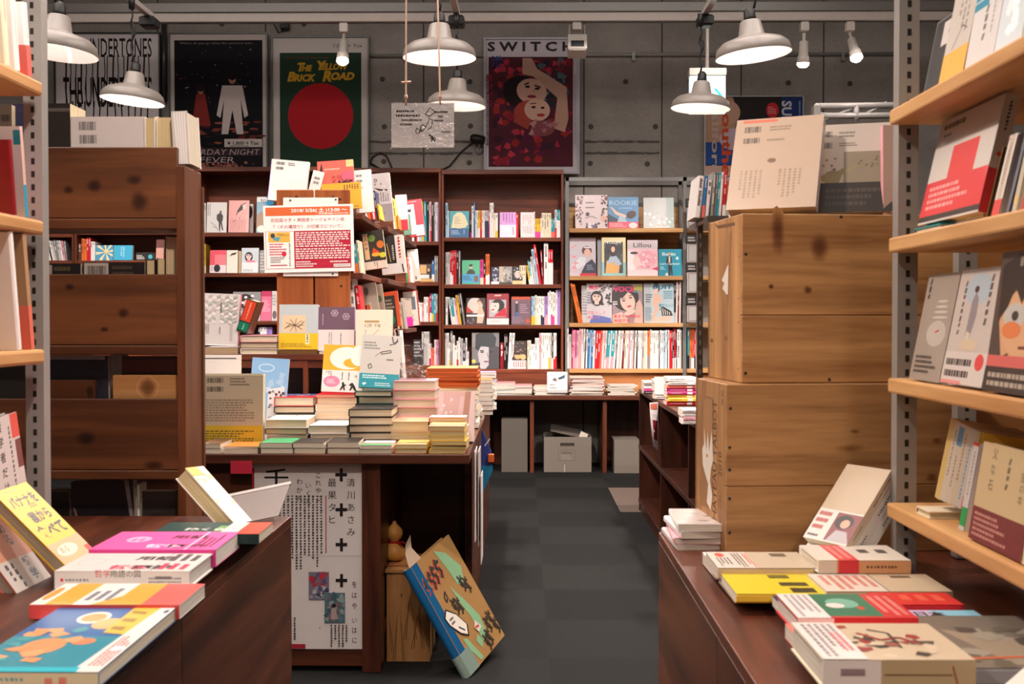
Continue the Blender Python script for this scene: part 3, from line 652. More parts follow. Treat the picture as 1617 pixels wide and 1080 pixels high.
# ------------------------------------------------------------------ cables and clip lamp on the wall
def wcable(pts, label, r=.007): return tag(MB().tube([at(x, y, WALL-.012) for x, y in pts], r, 'painted', (.03, .016, .012), 6).build('wall_cable'), label, 'cable')
wcable([(583, 262), (588, 248), (600, 241), (610, 246), (616, 258), (621, 271)], 'thin dark cable looping on the concrete just right of the green poster')
wcable([(583, 257), (600, 266), (640, 274), (690, 272), (710, 262), (728, 240), (745, 226), (756, 224)], 'dark cable sagging along the wall to the small clip lamp')
c = at(756, 226, WALL-.06); r0 = root('clip_lamp', (c.x, WALL-.06, c.z), 'small black clip lamp beside the SWITCH poster with a round wall plate', 'lamp')
MB().lathe([(0, 0), (.03, 0), (.038, .05), (.036, .10), (.02, .12), (0, .12)], 'painted', (.012, .011, .011), 18, M=T(c.x+.05, WALL-.07, c.z+.02) @ RY(-80)).build('lamp_head', r0)
MB().lathe([(0, .012), (.03, .012), (.036, 0)], 'metal_paint', (.25, .23, .22), 18, M=T(c.x, WALL-.005, c.z-.05) @ RX(90)).build('wall_plate', r0)
MB().tube([(c.x, WALL-.01, c.z-.05), (c.x+.005, WALL-.05, c.z-.02), (c.x, WALL-.07, c.z+.02)], .006, 'metal_paint', (.4, .38, .36)).build('arm', r0)
mb = MB(); c = at(450, 38, WALL-.03); mb.box(c.x-.035, c.x+.035, WALL-.07, WALL, c.z-.05, c.z+.05, 'painted', (.012, .011, .011), ch=.01)
mb.tube([at(418, 8, WALL-.02), at(428, 30, WALL-.02), at(440, 52, WALL-.02), (c.x-.01, WALL-.03, c.z-.05)], .005, 'painted', (.012, .011, .011), 6)
tag(mb.build('junction_box'), 'small black box with a thin cable on the wall above the green poster', 'box')
a = at(259, 30, WALL-.03); b = at(259, 160, WALL-.03)
tag(MB().tube([a, b], .022, 'metal_paint', (.045, .043, .042)).build('down_pipe'), 'dark vertical pipe between the lettering poster and the disco poster', 'pipe')
# ================================================================== back wall bookcases (dark wood) and the counter below them
BY = 9.0; BS = F/BY
def bx_(px): return at(px, 504, BY).x
def bz(py): return at(826, py, BY).z
BT_ = (1.9, 1.6, 1.4)
def bookcase(p0, p1, rows, label, top=275):
    x0, x1 = bx_(p0), bx_(p1); zt = bz(top); zb = .60
    r0 = root('bookcase', ((x0+x1)/2, BY, zb), label, 'bookcase', 'dark wood bookcases along the back wall')
    tk = .020
    for a, b in ((x0+.002, x0+tk), (x1-tk, x1-.002)): MB().box(a, b, BY, WALL-.012, zb, zt, 'dark_wood_z', BT_).build('side_panel', r0, bevel=.002)
    MB().box(x0+.002, x1-.002, BY-.006, WALL-.012, zt, zt+.035, 'dark_wood_x', BT_).build('top_panel', r0, bevel=.002)
    MB().box(x0+tk, x1-tk, WALL-.022, WALL-.012, zb, zt, 'dark_wood_x', BT_).build('back_panel', r0)
    for z in rows: MB().box(x0+tk+.001, x1-tk-.001, BY+.002, WALL-.023, z-.030, z, 'dark_wood_x', BT_).build('shelf', r0, bevel=.002)
    MB().box(x0+tk, x1-tk, BY+.004, BY+.022, zb, rows[-1]-.032, 'dark_wood_x', BT_).build('plinth', r0)
    return r0
ZE = [bz(375), bz(449), bz(513), bz(583)]; ZD = [bz(381), bz(445), bz(508), bz(577)]; ZC = [bz(367), bz(431), bz(507), bz(577)]; ZB = [bz(364), bz(411), bz(490), bz(577)]
bookcase(697, 890, ZE, 'dark wood bookcase in the middle of the back wall, left of the magazine rack')
bookcase(504, 697, ZD, 'dark wood bookcase on the back wall behind the angled shelves', 272)
bookcase(311, 504, ZC, 'dark wood bookcase on the back wall seen left of the event notice', 270)
bookcase(118, 311, ZB, 'dark wood bookcase on the back wall seen through the gap of the slatted rack', 269)
bookcase(-75, 118, [bz(368), bz(411), bz(490), bz(577)], 'dark wood bookcase at the far left behind the slotted post', 268)
CZ = .59; CYF = 8.65
r0 = root('display_counter', (-.5, CYF, 0), 'low dark wood counter along the back wall with open bays for boxes below', 'counter')
MB().box(-4.5, 1.62, CYF, WALL-.012, CZ-.035, CZ, 'dark_wood_x').build('counter_top', r0, bevel=.003)
for px in (770, 840, 955): x = at(px, 700, CYF+.03).x; MB().box(x-.015, x+.015, CYF+.03, WALL-.03, .0, CZ-.036, 'dark_wood_z', (1.25, 1.2, 1.2)).build('upright', r0, bevel=.002)
for p0, p1 in ((600, 840), (958, 1150)): MB().box(at(p0, 0, 9.2).x, at(p1, 0, 9.2).x, 9.2, 9.22, .0, CZ-.036, 'dark_wood_z').build('back_panel', r0)
# the pine and steel magazine rack
PX0, PX1, PX2 = bx_(893), bx_(1081), bx_(1270)
r0 = root('magazine_rack', ((PX0+PX1)/2, BY, CZ), 'steel post magazine rack with pine shelves right of the dark bookcases', 'rack')
for x in (PX0+.012, PX1, PX2):
    for y in (BY, 9.27): MB().box(x-.014, x+.014, y, y+.025, CZ, bz(280), 'metal_paint', (.20, .19, .185)).build('post', r0)
for y in (BY, 9.27): MB().box(PX0, PX2, y, y+.02, bz(286), bz(280), 'metal_paint', (.26, .25, .24)).build('top_bar', r0)
MZ = [bz(361), bz(436), bz(510), bz(582)]
for z in MZ:
    MB().box(PX0+.028, PX1-.016, BY-.03, 9.26, z-.032, z, 'pine_x').build('shelf', r0, bevel=.003)
    MB().box(PX1+.016, PX2-.016, BY-.03, 9.26, z-.032, z, 'pine_x').build('shelf', r0, bevel=.003)
MB().box(PX0+.028, PX1-.016, 9.262, 9.272, CZ, bz(322), 'osb').build('back_board', r0)
MB().box(PX0+.028, PX1-.016, BY+.01, BY+.03, CZ+.003, MZ[3]-.034, 'pine_x', (.95, .72, .6)).build('plinth', r0)
MB().box(PX1+.016, PX2-.016, BY+.01, BY+.03, CZ+.003, MZ[3]-.034, 'pine_x', (.8, .6, .5)).build('plinth', r0)
for py0, py1, k in ((328, 358, 'topmost'), (385, 414, 'second'), (430, 462, 'third'), (482, 508, 'lowest')):
    a = at(1085, py0, 8.86); b = at(1104, py1, 8.86); r0 = root('display_card', (a.x, 8.86, b.z), f'grey clip-hung display card at the right edge of the magazine rack, {k} of its column', 'card', 'clip-hung display cards')
    mb = MB().box(a.x, b.x, 8.86, 8.865, b.z, a.z, 'matte_paper', (.42, .40, .385)); emit(mb, [('k', [(.14, .06), (.14, .94), (.86, .94), (.86, .06), (.14, .06)], .004, '7a5a50')], b.x-a.x, a.z-b.z, lambda x, y, e: (a.x+x, 8.86-e, b.z+y), 'matte_paper'); mb.build('card', r0)
    mb = MB().box(a.x-.012, b.x+.004, 8.852, 8.872, a.z+.002, a.z+.07, 'painted', (.02, .02, .02), ch=.004); emit(mb, [('l', .1, .15, .9, .85, 2, 'b8b0aa')], b.x-a.x, .06, lambda x, y, e: (a.x-.004+x, 8.852-e, a.z+.006+y), 'matte_paper'); mb.build('clip', r0)
    MB().tube([(a.x+.03, 8.87, a.z+.06), (a.x+.03, BY+.0, a.z+.075), (a.x+.03, BY+.01, a.z+.08)], .004, 'metal_paint', (.1, .1, .1)).build('hook', r0)
# ------------------------------------------------------------------ the double shelf standing out from the back wall, planked end towards us
SX0, SX1, SY0, SY1 = at(437, 400, 4.55).x, -.645, 4.55, 6.47
SZ = [1.590, 1.352, 1.118, .885]
ST = 1.68
BAY = ((4.605, 5.215, -.645), (5.225, 5.855, -.615), (5.865, 6.455, -.600))
r0 = root('shelf_unit', ((SX0+SX1)/2, SY0, 0), 'dark wood shelf unit standing out from the back wall with books angled along its side', 'shelf unit')
xm = SX0 + .05
MB().box(SX0, xm, SY0+.021, SY1, 0, 1.63, 'dark_wood_y').build('spine_panel', r0)
for y in (4.58, 5.216, 5.856, 6.456): MB().box(xm+.001, -.72, y, y+.008, 0, 1.60, 'dark_wood_z').build('divider', r0)
for z in SZ:
    for y0, y1, x in BAY: MB().box(xm+.001, x, y0, y1, z-.022, z, 'dark_wood_y', (1.25, 1.15, 1.1)).build('shelf', r0, bevel=.002)
mid = (SX0+SX1)/2 - .005
for a, b in ((SX0, at(494, 300, SY0).x), (at(497, 300, SY0).x, at(552, 300, SY0).x)):
    mb = MB().box(a, b, SY0-.0, SY0+.02, .72, ST, 'orange_plank_z', ch=.003)
    for q in range(7):
        x = random.uniform(a+.02, b-.02); z = random.choice((ST-.03, ST-.03, 1.3, 1.1, 1.45)) + random.uniform(-.01, .01)
        mb.lathe([(0, .0016), (.004, .0012), (.006, 0)], 'orange_plank_z', (.2, .15, .12), 10, M=T(x, SY0, z) @ RX(90))
    mb.build('end_plank', r0)
# ------------------------------------------------------------------ central table
TZ0 = .726; TYF = 3.72; TX1 = at(741, 720, TYF).x
r0 = root('display_table', (-.7, TYF, 0), 'dark brown display table in the middle, stacked with books', 'table')
mb = MB().box(-1.42, TX1, TYF, 4.52, TZ0-.032, TZ0, 'dark_wood_x'); mb.build('table_top', r0, bevel=.003)
xl = at(573, 900, TYF+.05).x; xr = at(602, 900, TYF+.05).x
MB().box(-1.38, xl, TYF+.045, TYF+.065, .02, TZ0-.033, 'dark_wood_x').build('front_panel', r0)
MB().box(xl, xr, TYF+.03, 4.4, .0, TZ0-.033, 'dark_wood_z', (.9, .85, .85), ch=.003).build('leg_panel', r0)
MB().box(TX1-.04, TX1-.015, 4.24, 4.5, .0, TZ0-.033, 'dark_wood_y').build('end_panel', r0)
MB().box(-1.38, TX1-.045, 4.42, 4.44, .0, TZ0-.033, 'dark_wood_x', (.7, .7, .7)).build('rear_panel', r0)
r0 = root('display_table', (-.45, 4.53, 0), 'second dark display table behind the front one, running beside the angled shelves', 'table')
MB().box(SX1+.03, TX1+.0, 4.53, 6.6, TZ0-.032, TZ0-.004, 'dark_wood_y').build('table_top', r0, bevel=.003)
MB().box(TX1-.045, TX1-.02, 4.56, 6.55, .0, TZ0-.033, 'dark_wood_y').build('end_panel', r0)
MB().box(SX1+.03, TX1-.046, 4.56, 4.58, .0, TZ0-.033, 'dark_wood_x').build('front_panel', r0)
RZ_ = 1.034; RYF = 4.30
r0 = root('riser_shelf', (-.95, RYF, TZ0), 'low reddish wood riser with framed openings at the back of the table', 'riser')
xa, xb = -1.40, at(561, 560, RYF).x
MB().box(xa, xb, RYF, 4.53, RZ_-.022, RZ_, 'dark_wood_x', (1.5, 1.35, 1.2)).build('riser_top', r0, bevel=.002)
for p0, p1 in ((436, 446), (476, 484), (530, 534), (553, 560), (320, 328)):
    MB().box(at(p0, 0, RYF).x, at(p1, 0, RYF).x, RYF+.004, RYF+.02, TZ0+.001, RZ_-.023, 'dark_wood_z', (1.6, 1.4, 1.2)).build('stile', r0, bevel=.001)
for p0, p1 in ((446, 476), (484, 530), (534, 553), (328, 436)):
    for z0, z1 in ((RZ_-.052, RZ_-.023), (TZ0+.001, TZ0+.03)): MB().box(at(p0, 0, RYF).x, at(p1, 0, RYF).x, RYF+.004, RYF+.02, z0, z1, 'dark_wood_x', (1.6, 1.4, 1.2)).build('rail', r0, bevel=.001)
MB().box(xa, xb, 4.50, 4.515, TZ0+.001, RZ_-.023, 'dark_wood_x', (.5, .5, .5)).build('back_board', r0)
# poster sheet pinned on the table front
Y = TYF + .042
a = at(398, 727, Y); b = at(573, 1025, Y); W_, H_ = b.x-a.x, a.z-b.z
K = '1f1a1b'; PR = 'a8243a'
op = [('t', '千', .22, .865, .11, K, {'c': 1, 'sx': 1.25, 'b': .012}), ('p', [(0, .96), (.02, .96), (.02, .84), (0, .84)], PR)]
op += [('t', '清川あさみ', .895, .865, .048, K, {'v': 1, 'gap': 1.36}), ('t', '最果タヒ', .725, .865, .048, K, {'v': 1, 'gap': 1.36})]
for y in (.925, .74, .555, .365): op += [('r', .755, y-.009, .86, y+.009, K), ('r', .795, y-.036, .822, y+.034, K)]
op += [('r', .664, .51, .672, .815, PR), ('v', .12, .42, .645, .815, 14, '4a4343', 11),
       ('t', 'わかれ', .43, .875, .036, K, {'v': 1, 'gap': 1.25}), ('t', 'いくえ', .51, .855, .034, K, {'v': 1, 'gap': 1.2}), ('t', 'これやこ', .60, .91, .034, K, {'v': 1, 'gap': 1.2}),
       ('t', 'をはや', .925, .33, .038, K, {'v': 1, 'gap': 1.5, 'sx': .8}), ('t', 'いはに', .925, .14, .038, K, {'v': 1, 'gap': 1.4, 'sx': .8}),
       ('r', .51, .26, .695, .41, '7a7488'), ('s', .53, .33, .68, .40, 26, .03, ('b03a48', '9a4a60', '5a5478', '8a6a80'), 2), ('s', .53, .275, .68, .33, 26, .025, ('3a4668', '4e5878', 'a09aa4', 'c0b8bc'), 3), ('e', .54, .375, .025, .014, 'c02a3a'), ('e', .63, .385, .022, .014, 'c83444'),
       ('r', .655, .14, .84, .30, '52707a'), ('s', .67, .155, .825, .29, 46, .028, ('5d7e84', '8aa0a0', '40606c', '9a8a88', '7a6468'), 4), ('e', .74, .232, .018, .012, '1a1416'), ('p', [(.71, .16), (.78, .16), (.75, .225), (.715, .215)], 'b09a96'),
       ('v', .70, .01, .87, .13, 5, '4a4343', 12), ('v', .33, .01, .40, .17, 2, '4a4343', 13), ('r', .34, .004, .48, .028, PR),
       ('r', 0, .498, 1, .5, 'cfc6c4'), ('k', [(.61, .12), (.61, .11)], .002, K)]
mb = MB().box(a.x, b.x, Y, Y+.0012, b.z, a.z, 'matte_paper', lin('e3dcd9')); emit(mb, op, W_, H_, lambda x, y, e: (a.x+x, Y-e, b.z+y), 'matte_paper')
tag(mb.build('paper_poster'), 'tall white paper poster with vertical lettering and black crosses on the table front', 'poster')
a = at(364, 728, TYF-.004); b = at(398, 748, TYF-.004)
tag(MB().box(a.x, b.x, TYF-.004, TYF-.002, b.z, a.z, 'matte_paper', lin('b8243c')).build('paper_tag'), 'small dark red paper tag on the table edge left of the tall poster', 'tag')
# event notice on the planks
Y = SY0 - .012; Mn = T(at(418, 431, Y)) @ RY(-1.2); W_ = (at(560, 431, Y)-at(418, 431, Y)).x; H_ = at(418, 325, Y).z - at(418, 431, Y).z
W9 = 'f6efec'; RD = 'b01f38'
op = [('r', .025, .845, .965, .97, 'd8683a'), ('t', '2018/ 5/26( 土 )13:00 ～', .31, .895, .068, 'ffffff', {'w': .62, 'b': .02}), ('t', 'STANDARD', .615, .858, .03, 'ffffff', {'w': .165, 'b': .03}), ('t', 'BOOKSTORE', .79, .858, .03, 'ffffff', {'w': .155}),
      ('t', '花田菜々子 × 岸政彦トーク＆サイン会', .08, .755, .062, RD, {'w': .82}), ('t', '『〈その場限り〉 の切実さについて』', .11, .655, .062, RD, {'w': .77}),
      ('r', .02, .055, .965, .615, RD), ('r', .024, .06, .335, .61, W9), ('r', .05, .45, .29, .60, 'e3b04a'), ('p', [(.11, .53), (.19, .53), (.16, .46), (.1, .49)], '5a9aa8'), ('e', .10, .55, .025, .035, '34405c'), ('t', '花田菜々子', .15, .555, .032, K, {'w': .13, 'rot': -6}),
      ('l', .06, .25, .25, .44, 5, 'c0485a', 3), ('e', .222, .275, .026, .036, 'c8203c'), ('l', .07, .14, .24, .24, 4, '6a6060', 5), ('r', .065, .10, .255, .115, RD), ('v', .27, .10, .3, .44, 1, '6a6060'),
      ('l', .35, .37, .955, .60, 7, 'f0d8d8', 6), ('l', .35, .19, .955, .36, 5, 'f0d8d8', 7), ('l', .35, .07, .6, .17, 3, 'f0d8d8', 8), ('l', .73, .13, .955, .17, 1, 'f0d8d8', 9), ('r', .77, .07, .955, .115, W9), ('l', .78, .08, .95, .105, 1, '6a3a40', 2)]
mb = MB().box(0, W_, 0, .0015, 0, H_, 'matte_paper', lin(W9)); emit(mb, op, W_, H_, lambda x, y, e: (x, -e, y), 'matte_paper')
tag(mb.build('event_notice', M=Mn), 'white event notice with an orange date bar and a red text block on the planks', 'notice')
Y = SY0 - .006; a = at(447, 312, Y); b = at(534, 436, Y)
mb = MB().box(a.x, b.x, Y, Y+.0015, b.z, a.z, 'matte_paper', lin('efe8e4')); 
for u, v in ((.13, .965), (.96, .975), (.9, .03)): mb.lathe([(0, .003), (.003, .003), (.004, 0)], 'painted', (.03, .03, .03), 10, M=T(a.x+u*(b.x-a.x), Y, b.z+v*(a.z-b.z)) @ RX(90))
tag(mb.build('paper_sheet'), 'plain white sheet pinned behind the event notice, showing above and below it', 'paper')
# ------------------------------------------------------------------ right-hand low cabinet in the aisle
LX0, LZ = .705, .742
r0 = root('low_shelf', (LX0, 5.4, 0), 'low dark shelf along the right of the aisle with two open tiers', 'shelf')
y0, y1 = 3.9, at(1008, 805, 7.0).y
for z in (LZ, .40, .075): MB().box(LX0, 1.15, y0, y1, z-.024, z, 'dark_wood_y', (.5, .48, .48)).build('shelf_board', r0, bevel=.002)
for y in (y1-.022, 5.9, 4.9, 3.9): MB().box(LX0+.004, 1.15, y, y+.02, 0, LZ-.025, 'dark_wood_z', (.5, .48, .48)).build('divider', r0)
MB().box(1.13, 1.15, y0, y1, 0, LZ-.025, 'dark_wood_y', (.5, .48, .48)).build('back_board', r0)
MB().box(LX0+.01, LX0+.03, y0, y1, 0, .05, 'dark_wood_y', (.5, .48, .48)).build('plinth', r0)
# hanging leaflet
a = atx(1040, 640, LX0-.004); y1_ = a.y; x = LX0-.004
y0_ = 5.93
vs = []; n = 8; zt = LZ-.004; zb = at(1046, 712, y0_).z
for i in range(n+1):
    t = i/n; z = zt + (zb-zt)*t; bul = .02*math.sin(t*3.1)
    vs += [(x-.052+.02*t*t, y0_-.05-bul, z + .03*t), (x-.003, y0_-bul*.6, z)]
mb = MB().add(vs, [(2*i, 2*i+1, 2*i+3, 2*i+2) for i in range(n)], 'matte_paper', lin('e8dfe0'))
def lf(u, v, e):
    t = 1-v; z = zt+(zb-zt)*t + .03*t*(1-u); bul = .02*math.sin(t*3.1)
    return ((x-.052+.02*t*t)*(1-u)+(x-.003)*u, (y0_-.05-bul)*(1-u)+(y0_-bul*.6)*u-e*3, z)
for q in [(.08, .85, .92, .97, 'c8705a'), (.3, .2, .9, .62, '8a1f34')]:
    m_ = 5
    P = [lf(q[2]+(q[0]-q[2])*0, q[1]+(q[3]-q[1])*i/m_, .0006) for i in range(m_+1)] + [lf(q[0], q[3]-(q[3]-q[1])*i/m_, .0006) for i in range(m_+1)]
    mb.add(P, [tuple(range(len(P)))], 'matte_paper', q[4])
o = mb.build('leaflet'); o.modifiers.new('solid', 'SOLIDIFY').thickness = .0006
tag(o, 'white and dark red leaflet hanging down from the low shelf edge', 'leaflet')
# ------------------------------------------------------------------ left and right front desks
DZ = .70
def desk(x0, x1, y0, y1, aisle, label, joint):
    r0 = root('desk', ((x0+x1)/2, y1, 0), label, 'desk')
    MB().box(x0, x1, y0, y1, DZ-.02, DZ, 'dark_wood_y', (1.15, 1.1, 1.1)).build('desk_top', r0, bevel=.0015)
    s_ = 1 if aisle == x1 else -1
    a, b = sorted((aisle, aisle - s_*.018)); e = s_*.0
    yy = [y0, joint, y1]
    for q, (ya, yb) in enumerate(zip(yy, yy[1:])): MB().box(a+e, b+e, ya+.001, yb-.0012, 0, DZ-.0205, 'dark_wood_y').build('side_panel', r0, bevel=.001)
    MB().box(min(x0, x1)+.02, max(x0, x1)-.02, y1-.03, y1-.012, 0, DZ-.0205, 'dark_wood_x').build('end_panel', r0)
LDX = atz(460, 815, DZ).x; LDY = atz(460, 815, DZ).y
desk(-1.5, LDX, .5, LDY, LDX, 'dark wood desk in the left foreground carrying flat books', atz(300, 962, DZ).y)
RDX = atz(1040, 840, DZ).x; RDY = atz(1040, 840, DZ).y
desk(RDX, 1.6, .5, RDY, RDX, 'dark wood desk in the right foreground carrying crates and flat books', atz(1156, 985, DZ).y)
# ------------------------------------------------------------------ slotted post shelving, left and right
def knot(mb, x, y, z, rx, rz, m, dark=(.35, .28, .25), nrm='-y', tint=(1, 1, 1)):
    kr_ = random.Random(int(abs(x)*9973+z*7919)); wv = [kr_.uniform(.86, 1.12) for _ in range(18)]; wv = [(wv[i-1]+wv[i])/2 for i in range(18)]
    for q, (f, c) in enumerate(((1.15, tuple(1-.2*(1-v) for v in dark)), (.98, tuple(1-.45*(1-v) for v in dark)), (.82, tuple(1-.7*(1-v) for v in dark)), (.62, dark), (.34, tuple(v*.75 for v in dark)))):
        c = tuple(a_*b_ for a_, b_ in zip(c, tint))
        P = [(x+rx*f*wv[t]*math.cos(t*.3491), y-.0003-.00012*q, z+rz*f*wv[t]*math.sin(t*.3491)) for t in range(18)] if nrm == '-y' else [(x-.0004-.0003*q, y+rx*f*math.cos(t*.3491), z+rz*f*math.sin(t*.3491)) for t in range(18)]
        mb.add(P, [tuple(range(18))], m, c)
def slotted_post(r0, px, Y, z0, z1, w_=.040, pitch=.0262, yaw=0, dep=.03):
    c = at(px, 504, Y); M = T(c.x, Y, 0) @ RZ(yaw)
    mb = MB().box(-w_/2, w_/2, 0, dep, z0, z1, 'metal_paint', (.27, .255, .24), M, ch=.003)
    z = z0 + .01
    while z < z1: mb.box(-.0035, .0035, -.0004, .004, z, z+.012, 'painted', (.012, .011, .01), M); z += pitch
    return mb.build('slotted_post', r0)
r0 = root('pine_shelving', (-.98, 2.2, DZ), 'pine shelf boards on a slotted grey post at the far left', 'shelving')
slotted_post(r0, 54, 2.24, DZ, 2.1, .036, .0253)
xe = -.93
for py in (133, 350, 551):
    z = at(70, py, 2.24).z
    MB().box(-1.25, xe, 1.3, 2.222, z-.028, z, 'pine_y').build('shelf', r0, bevel=.006)
    MB().box(-1.2, -1.19, 1.9, 2.222, z-.06, z-.028, 'metal_paint', (.2, .19, .18)).build('bracket', r0)
LSZ = [at(70, py, 2.24).z for py in (133, 350, 551)]
r0 = root('pine_shelving', (.75, 2.05, DZ), 'pine shelf boards on slotted grey posts at the far right', 'shelving')
RSY = 2.06
slotted_post(r0, 1433, RSY, DZ, 2.1, .036, .0253)
slotted_post(r0, 1528, RSY+.16, DZ, 2.1, .036, .0253)
xs_ = [at(1414, 186, RSY), at(1411, 387, RSY), at(1405, 607, RSY), at(1406, 803, RSY)]
RSZ = []
for c, th in zip(xs_, (.026, .026, .026, .026)):
    MB().box(.652, .98, 1.25, RSY-.004, c.z-.014, c.z+.012, 'pine_y').build('shelf', r0, bevel=.004); RSZ.append(c.z+.012)
# ------------------------------------------------------------------ slatted rack behind the left desk
QY = 2.735; q = F/QY
def qz(py): return at(170, py, QY).z
r0 = root('slatted_rack', (-1.0, QY, 0), 'dark stained pine rack of wide boards with books behind the left desk', 'rack')
rx0 = -1.55; rxu = at(281, 500, QY).x; rxe = at(293.5, 500, QY).x
kn = {0: ((149, 293, 12, 11), (220, 318, 14, 15), (212, 284, 12, 8), (108, 300, 8, 6)), 1: ((195, 494, 9, 8), (110, 453, 8, 5), (165, 520, 7, 4)), 2: ((136, 692, 15, 11), (243, 735, 16, 8))}
for i, (p0, p1, p2) in enumerate(((232, 345, 362), (433, 545, 560), (630, 742, 757))):
    mb = MB().box(rx0, rxu-.001, QY, QY+.018, qz(p1), qz(p0), 'rack_wood_x', ch=.002)
    for x, y, a, b in kn[i]: c = at(x, y, QY); knot(mb, c.x, QY, c.z, a/q, b/q, 'rack_wood_x', (.3, .24, .22))
    mb.build('board', r0)
    MB().box(rx0, rxu-.001, QY-.004, QY+.15, qz(p2), qz(p1)-.001, 'rack_wood_x', (.8, .78, .78), ch=.002).build('shelf', r0)
MB().box(rx0, rxu-.001, QY-.004, QY+.15, .585, .605, 'rack_wood_x', (.8, .78, .78), ch=.002).build('shelf', r0)
MB().box(rxu, rxe, QY-.006, QY+.135, 0, qz(262), 'rack_wood_z', (1.05, .95, .9), ch=.002).build('upright', r0)
MB().box(rxu-.02, rxe+.004, QY+.136, QY+.15, 0, qz(285), 'rack_wood_z', (.8, .8, .8)).build('rear_post', r0)
c0 = at(173, 593, QY); c1 = at(281, 629, QY)
mb = MB().box(c0.x, rxu-.002, QY+.022, QY+.034, qz(640), c0.z, 'pine_x', (.75, .68, .6), ch=.002); c = at(233, 612, QY+.02); knot(mb, c.x, QY+.022, c.z, 16/q, 17/q, 'pine_x', (.35, .25, .18)); 
tag(mb.build('pine_board'), 'short light pine board with a big knot standing in the slatted rack', 'board')
# ------------------------------------------------------------------ wine crates on the right desk
def crate(x0, x1, y0, y1, z0, z1, label, rot, knots, end_ops, planks, cf, nails, torn=None, front_seams=()):
    r0 = root('wine_crate', (x0, y0, z0), label, 'crate', 'wooden wine crates on the right desk')
    W_, D_, H_ = x1-x0, y1-y0, z1-z0; t = .012
    M = T(x0, y0, z0) @ RZ(rot)
    def part(nm, mb): o = mb.build(nm, M=None); o.parent = r0; o.matrix_local = RZ(rot); return o
    b = [0] + [H_*p for p in planks] + [H_]
    for i, (za, zb) in enumerate(zip(b, b[1:])):
        mb = MB().box(0, W_, 0, t, za+.0004, zb-.0004, 'crate_pine_x', cf, ch=.0015)
        for kx, kz, rx, rz, dk in knots:
            if za < kz*H_ < zb: knot(mb, kx*W_, 0, kz*H_, rx, rz, 'crate_pine_x', dk, tint=cf)
        for nx, nz in nails:
            if za < nz*H_ < zb: mb.lathe([(0, .0012), (.0026, .001), (.0034, 0)], 'painted', (.03, .022, .018), 10, M=T(nx*W_, 0, nz*H_) @ RX(90))
        part('front_board', mb)
    mb = MB().box(0, t, t+.0005, D_-.0005, 0, H_, 'crate_pine_z', cf, ch=.0015)
    emit(mb, end_ops, D_, H_, lambda x, y, e: (-e, D_-x, y), 'matte_paper'); part('end_panel', mb)
    part('end_panel', MB().box(W_-t, W_, t+.0005, D_-.0005, 0, H_, 'crate_pine_z', cf))
    part('back_board', MB().box(0, W_, D_-t, D_, 0, H_, 'crate_pine_x', cf))
    part('top_board', MB().box(t+.0005, W_-t-.0005, t+.0005, D_-t-.0005, H_-t, H_, 'crate_pine_x', cf))
    part('base_board', MB().box(t+.0005, W_-t-.0005, t+.0005, D_-t-.0005, 0, t, 'crate_pine_x', cf))
    return M
CB = atz(1147, 876, DZ); CH = at(1147, 607, CB.y).z - DZ
INK = '5f3f28'; LB = 'cfc4b6'
eo = [('t', 'CHATEAU TALBOT', .70, .09, .13, INK, {'rot': 90, 'w': 1.08, 'b': .01}), ('t', '2010', .86, .44, .11, INK, {'rot': 90, 'w': .2}), ('t', 'GRAND CRU', .86, .04, .10, '8a5e3c', {'rot': 90, 'w': .42}), ('v', .82, .84, .92, .96, 1, '8a5e3c'),
      ('p', [(.28, .88), (.36, .905), (.58, .9), (.58, .22), (.2, .2), (.14, .32), (.22, .40), (.22, .8)], '8a6240'), ('p', [(.3, .87), (.37, .89), (.56, .885), (.56, .5), (.25, .5)], '9a7048'),
      ('p', [(.30, .70), (.38, .56), (.42, .68), (.47, .56), (.55, .70), (.58, .60), (.60, .52), (.53, .46), (.50, .38), (.58, .30), (.52, .20), (.40, .24), (.44, .36), (.36, .40), (.26, .46), (.24, .56), (.31, .60)], LB), ('e', .40, .53, .03, .012, 'b07a40')]
crate(CB.x, CB.x+.50, CB.y, CB.y+.25, DZ, DZ+CH, 'lower pine wine crate, stencilled end and torn white label, standing on the right desk', 5.5, [(.5, .62, .03, .008, (.7, .6, .5)), (.84, .44, .012, .009, (.55, .42, .34)), (.86, .66, .01, .006, (.6, .45, .36)), (.45, .18, .05, .006, (.6, .5, .42)), (.7, .66, .008, .006, (.6, .45, .36)), (.52, .72, .009, .004, (.6, .5, .4)), (.6, .34, .03, .003, (.65, .55, .45))], eo, (.40,), (1.1, 1.0, .86), [(.012, .13), (.012, .33), (.012, .5), (.014, .86), (.012, .63)])
UB = at(1172, 605, CB.y+.03); UH = at(1172, 337, UB.y).z - (DZ+CH)
eo2 = [('p', [(.42, .62), (.5, .6), (.44, .57), (.56, .53), (.62, .53), (.62, .72)], 'd8d0c4'), ('p', [(.2, .985), (.3, .97), (.78, .96), (.8, .94), (.3, .95)], '6b4a30'), ('e', .12, .24, .05, .012, '7a5030'), ('e', .55, .26, .05, .018, '8a5c38'), ('p', [(.62, .9), (.7, .92), (.62, .5), (.6, .45)], '9a6c44'), ('e', .9, .75, .012, .004, '3a2a20'), ('e', .9, .5, .012, .004, '3a2a20'), ('e', .9, .36, .012, .004, '3a2a20'), ('e', .9, .08, .012, .004, '3a2a20')]
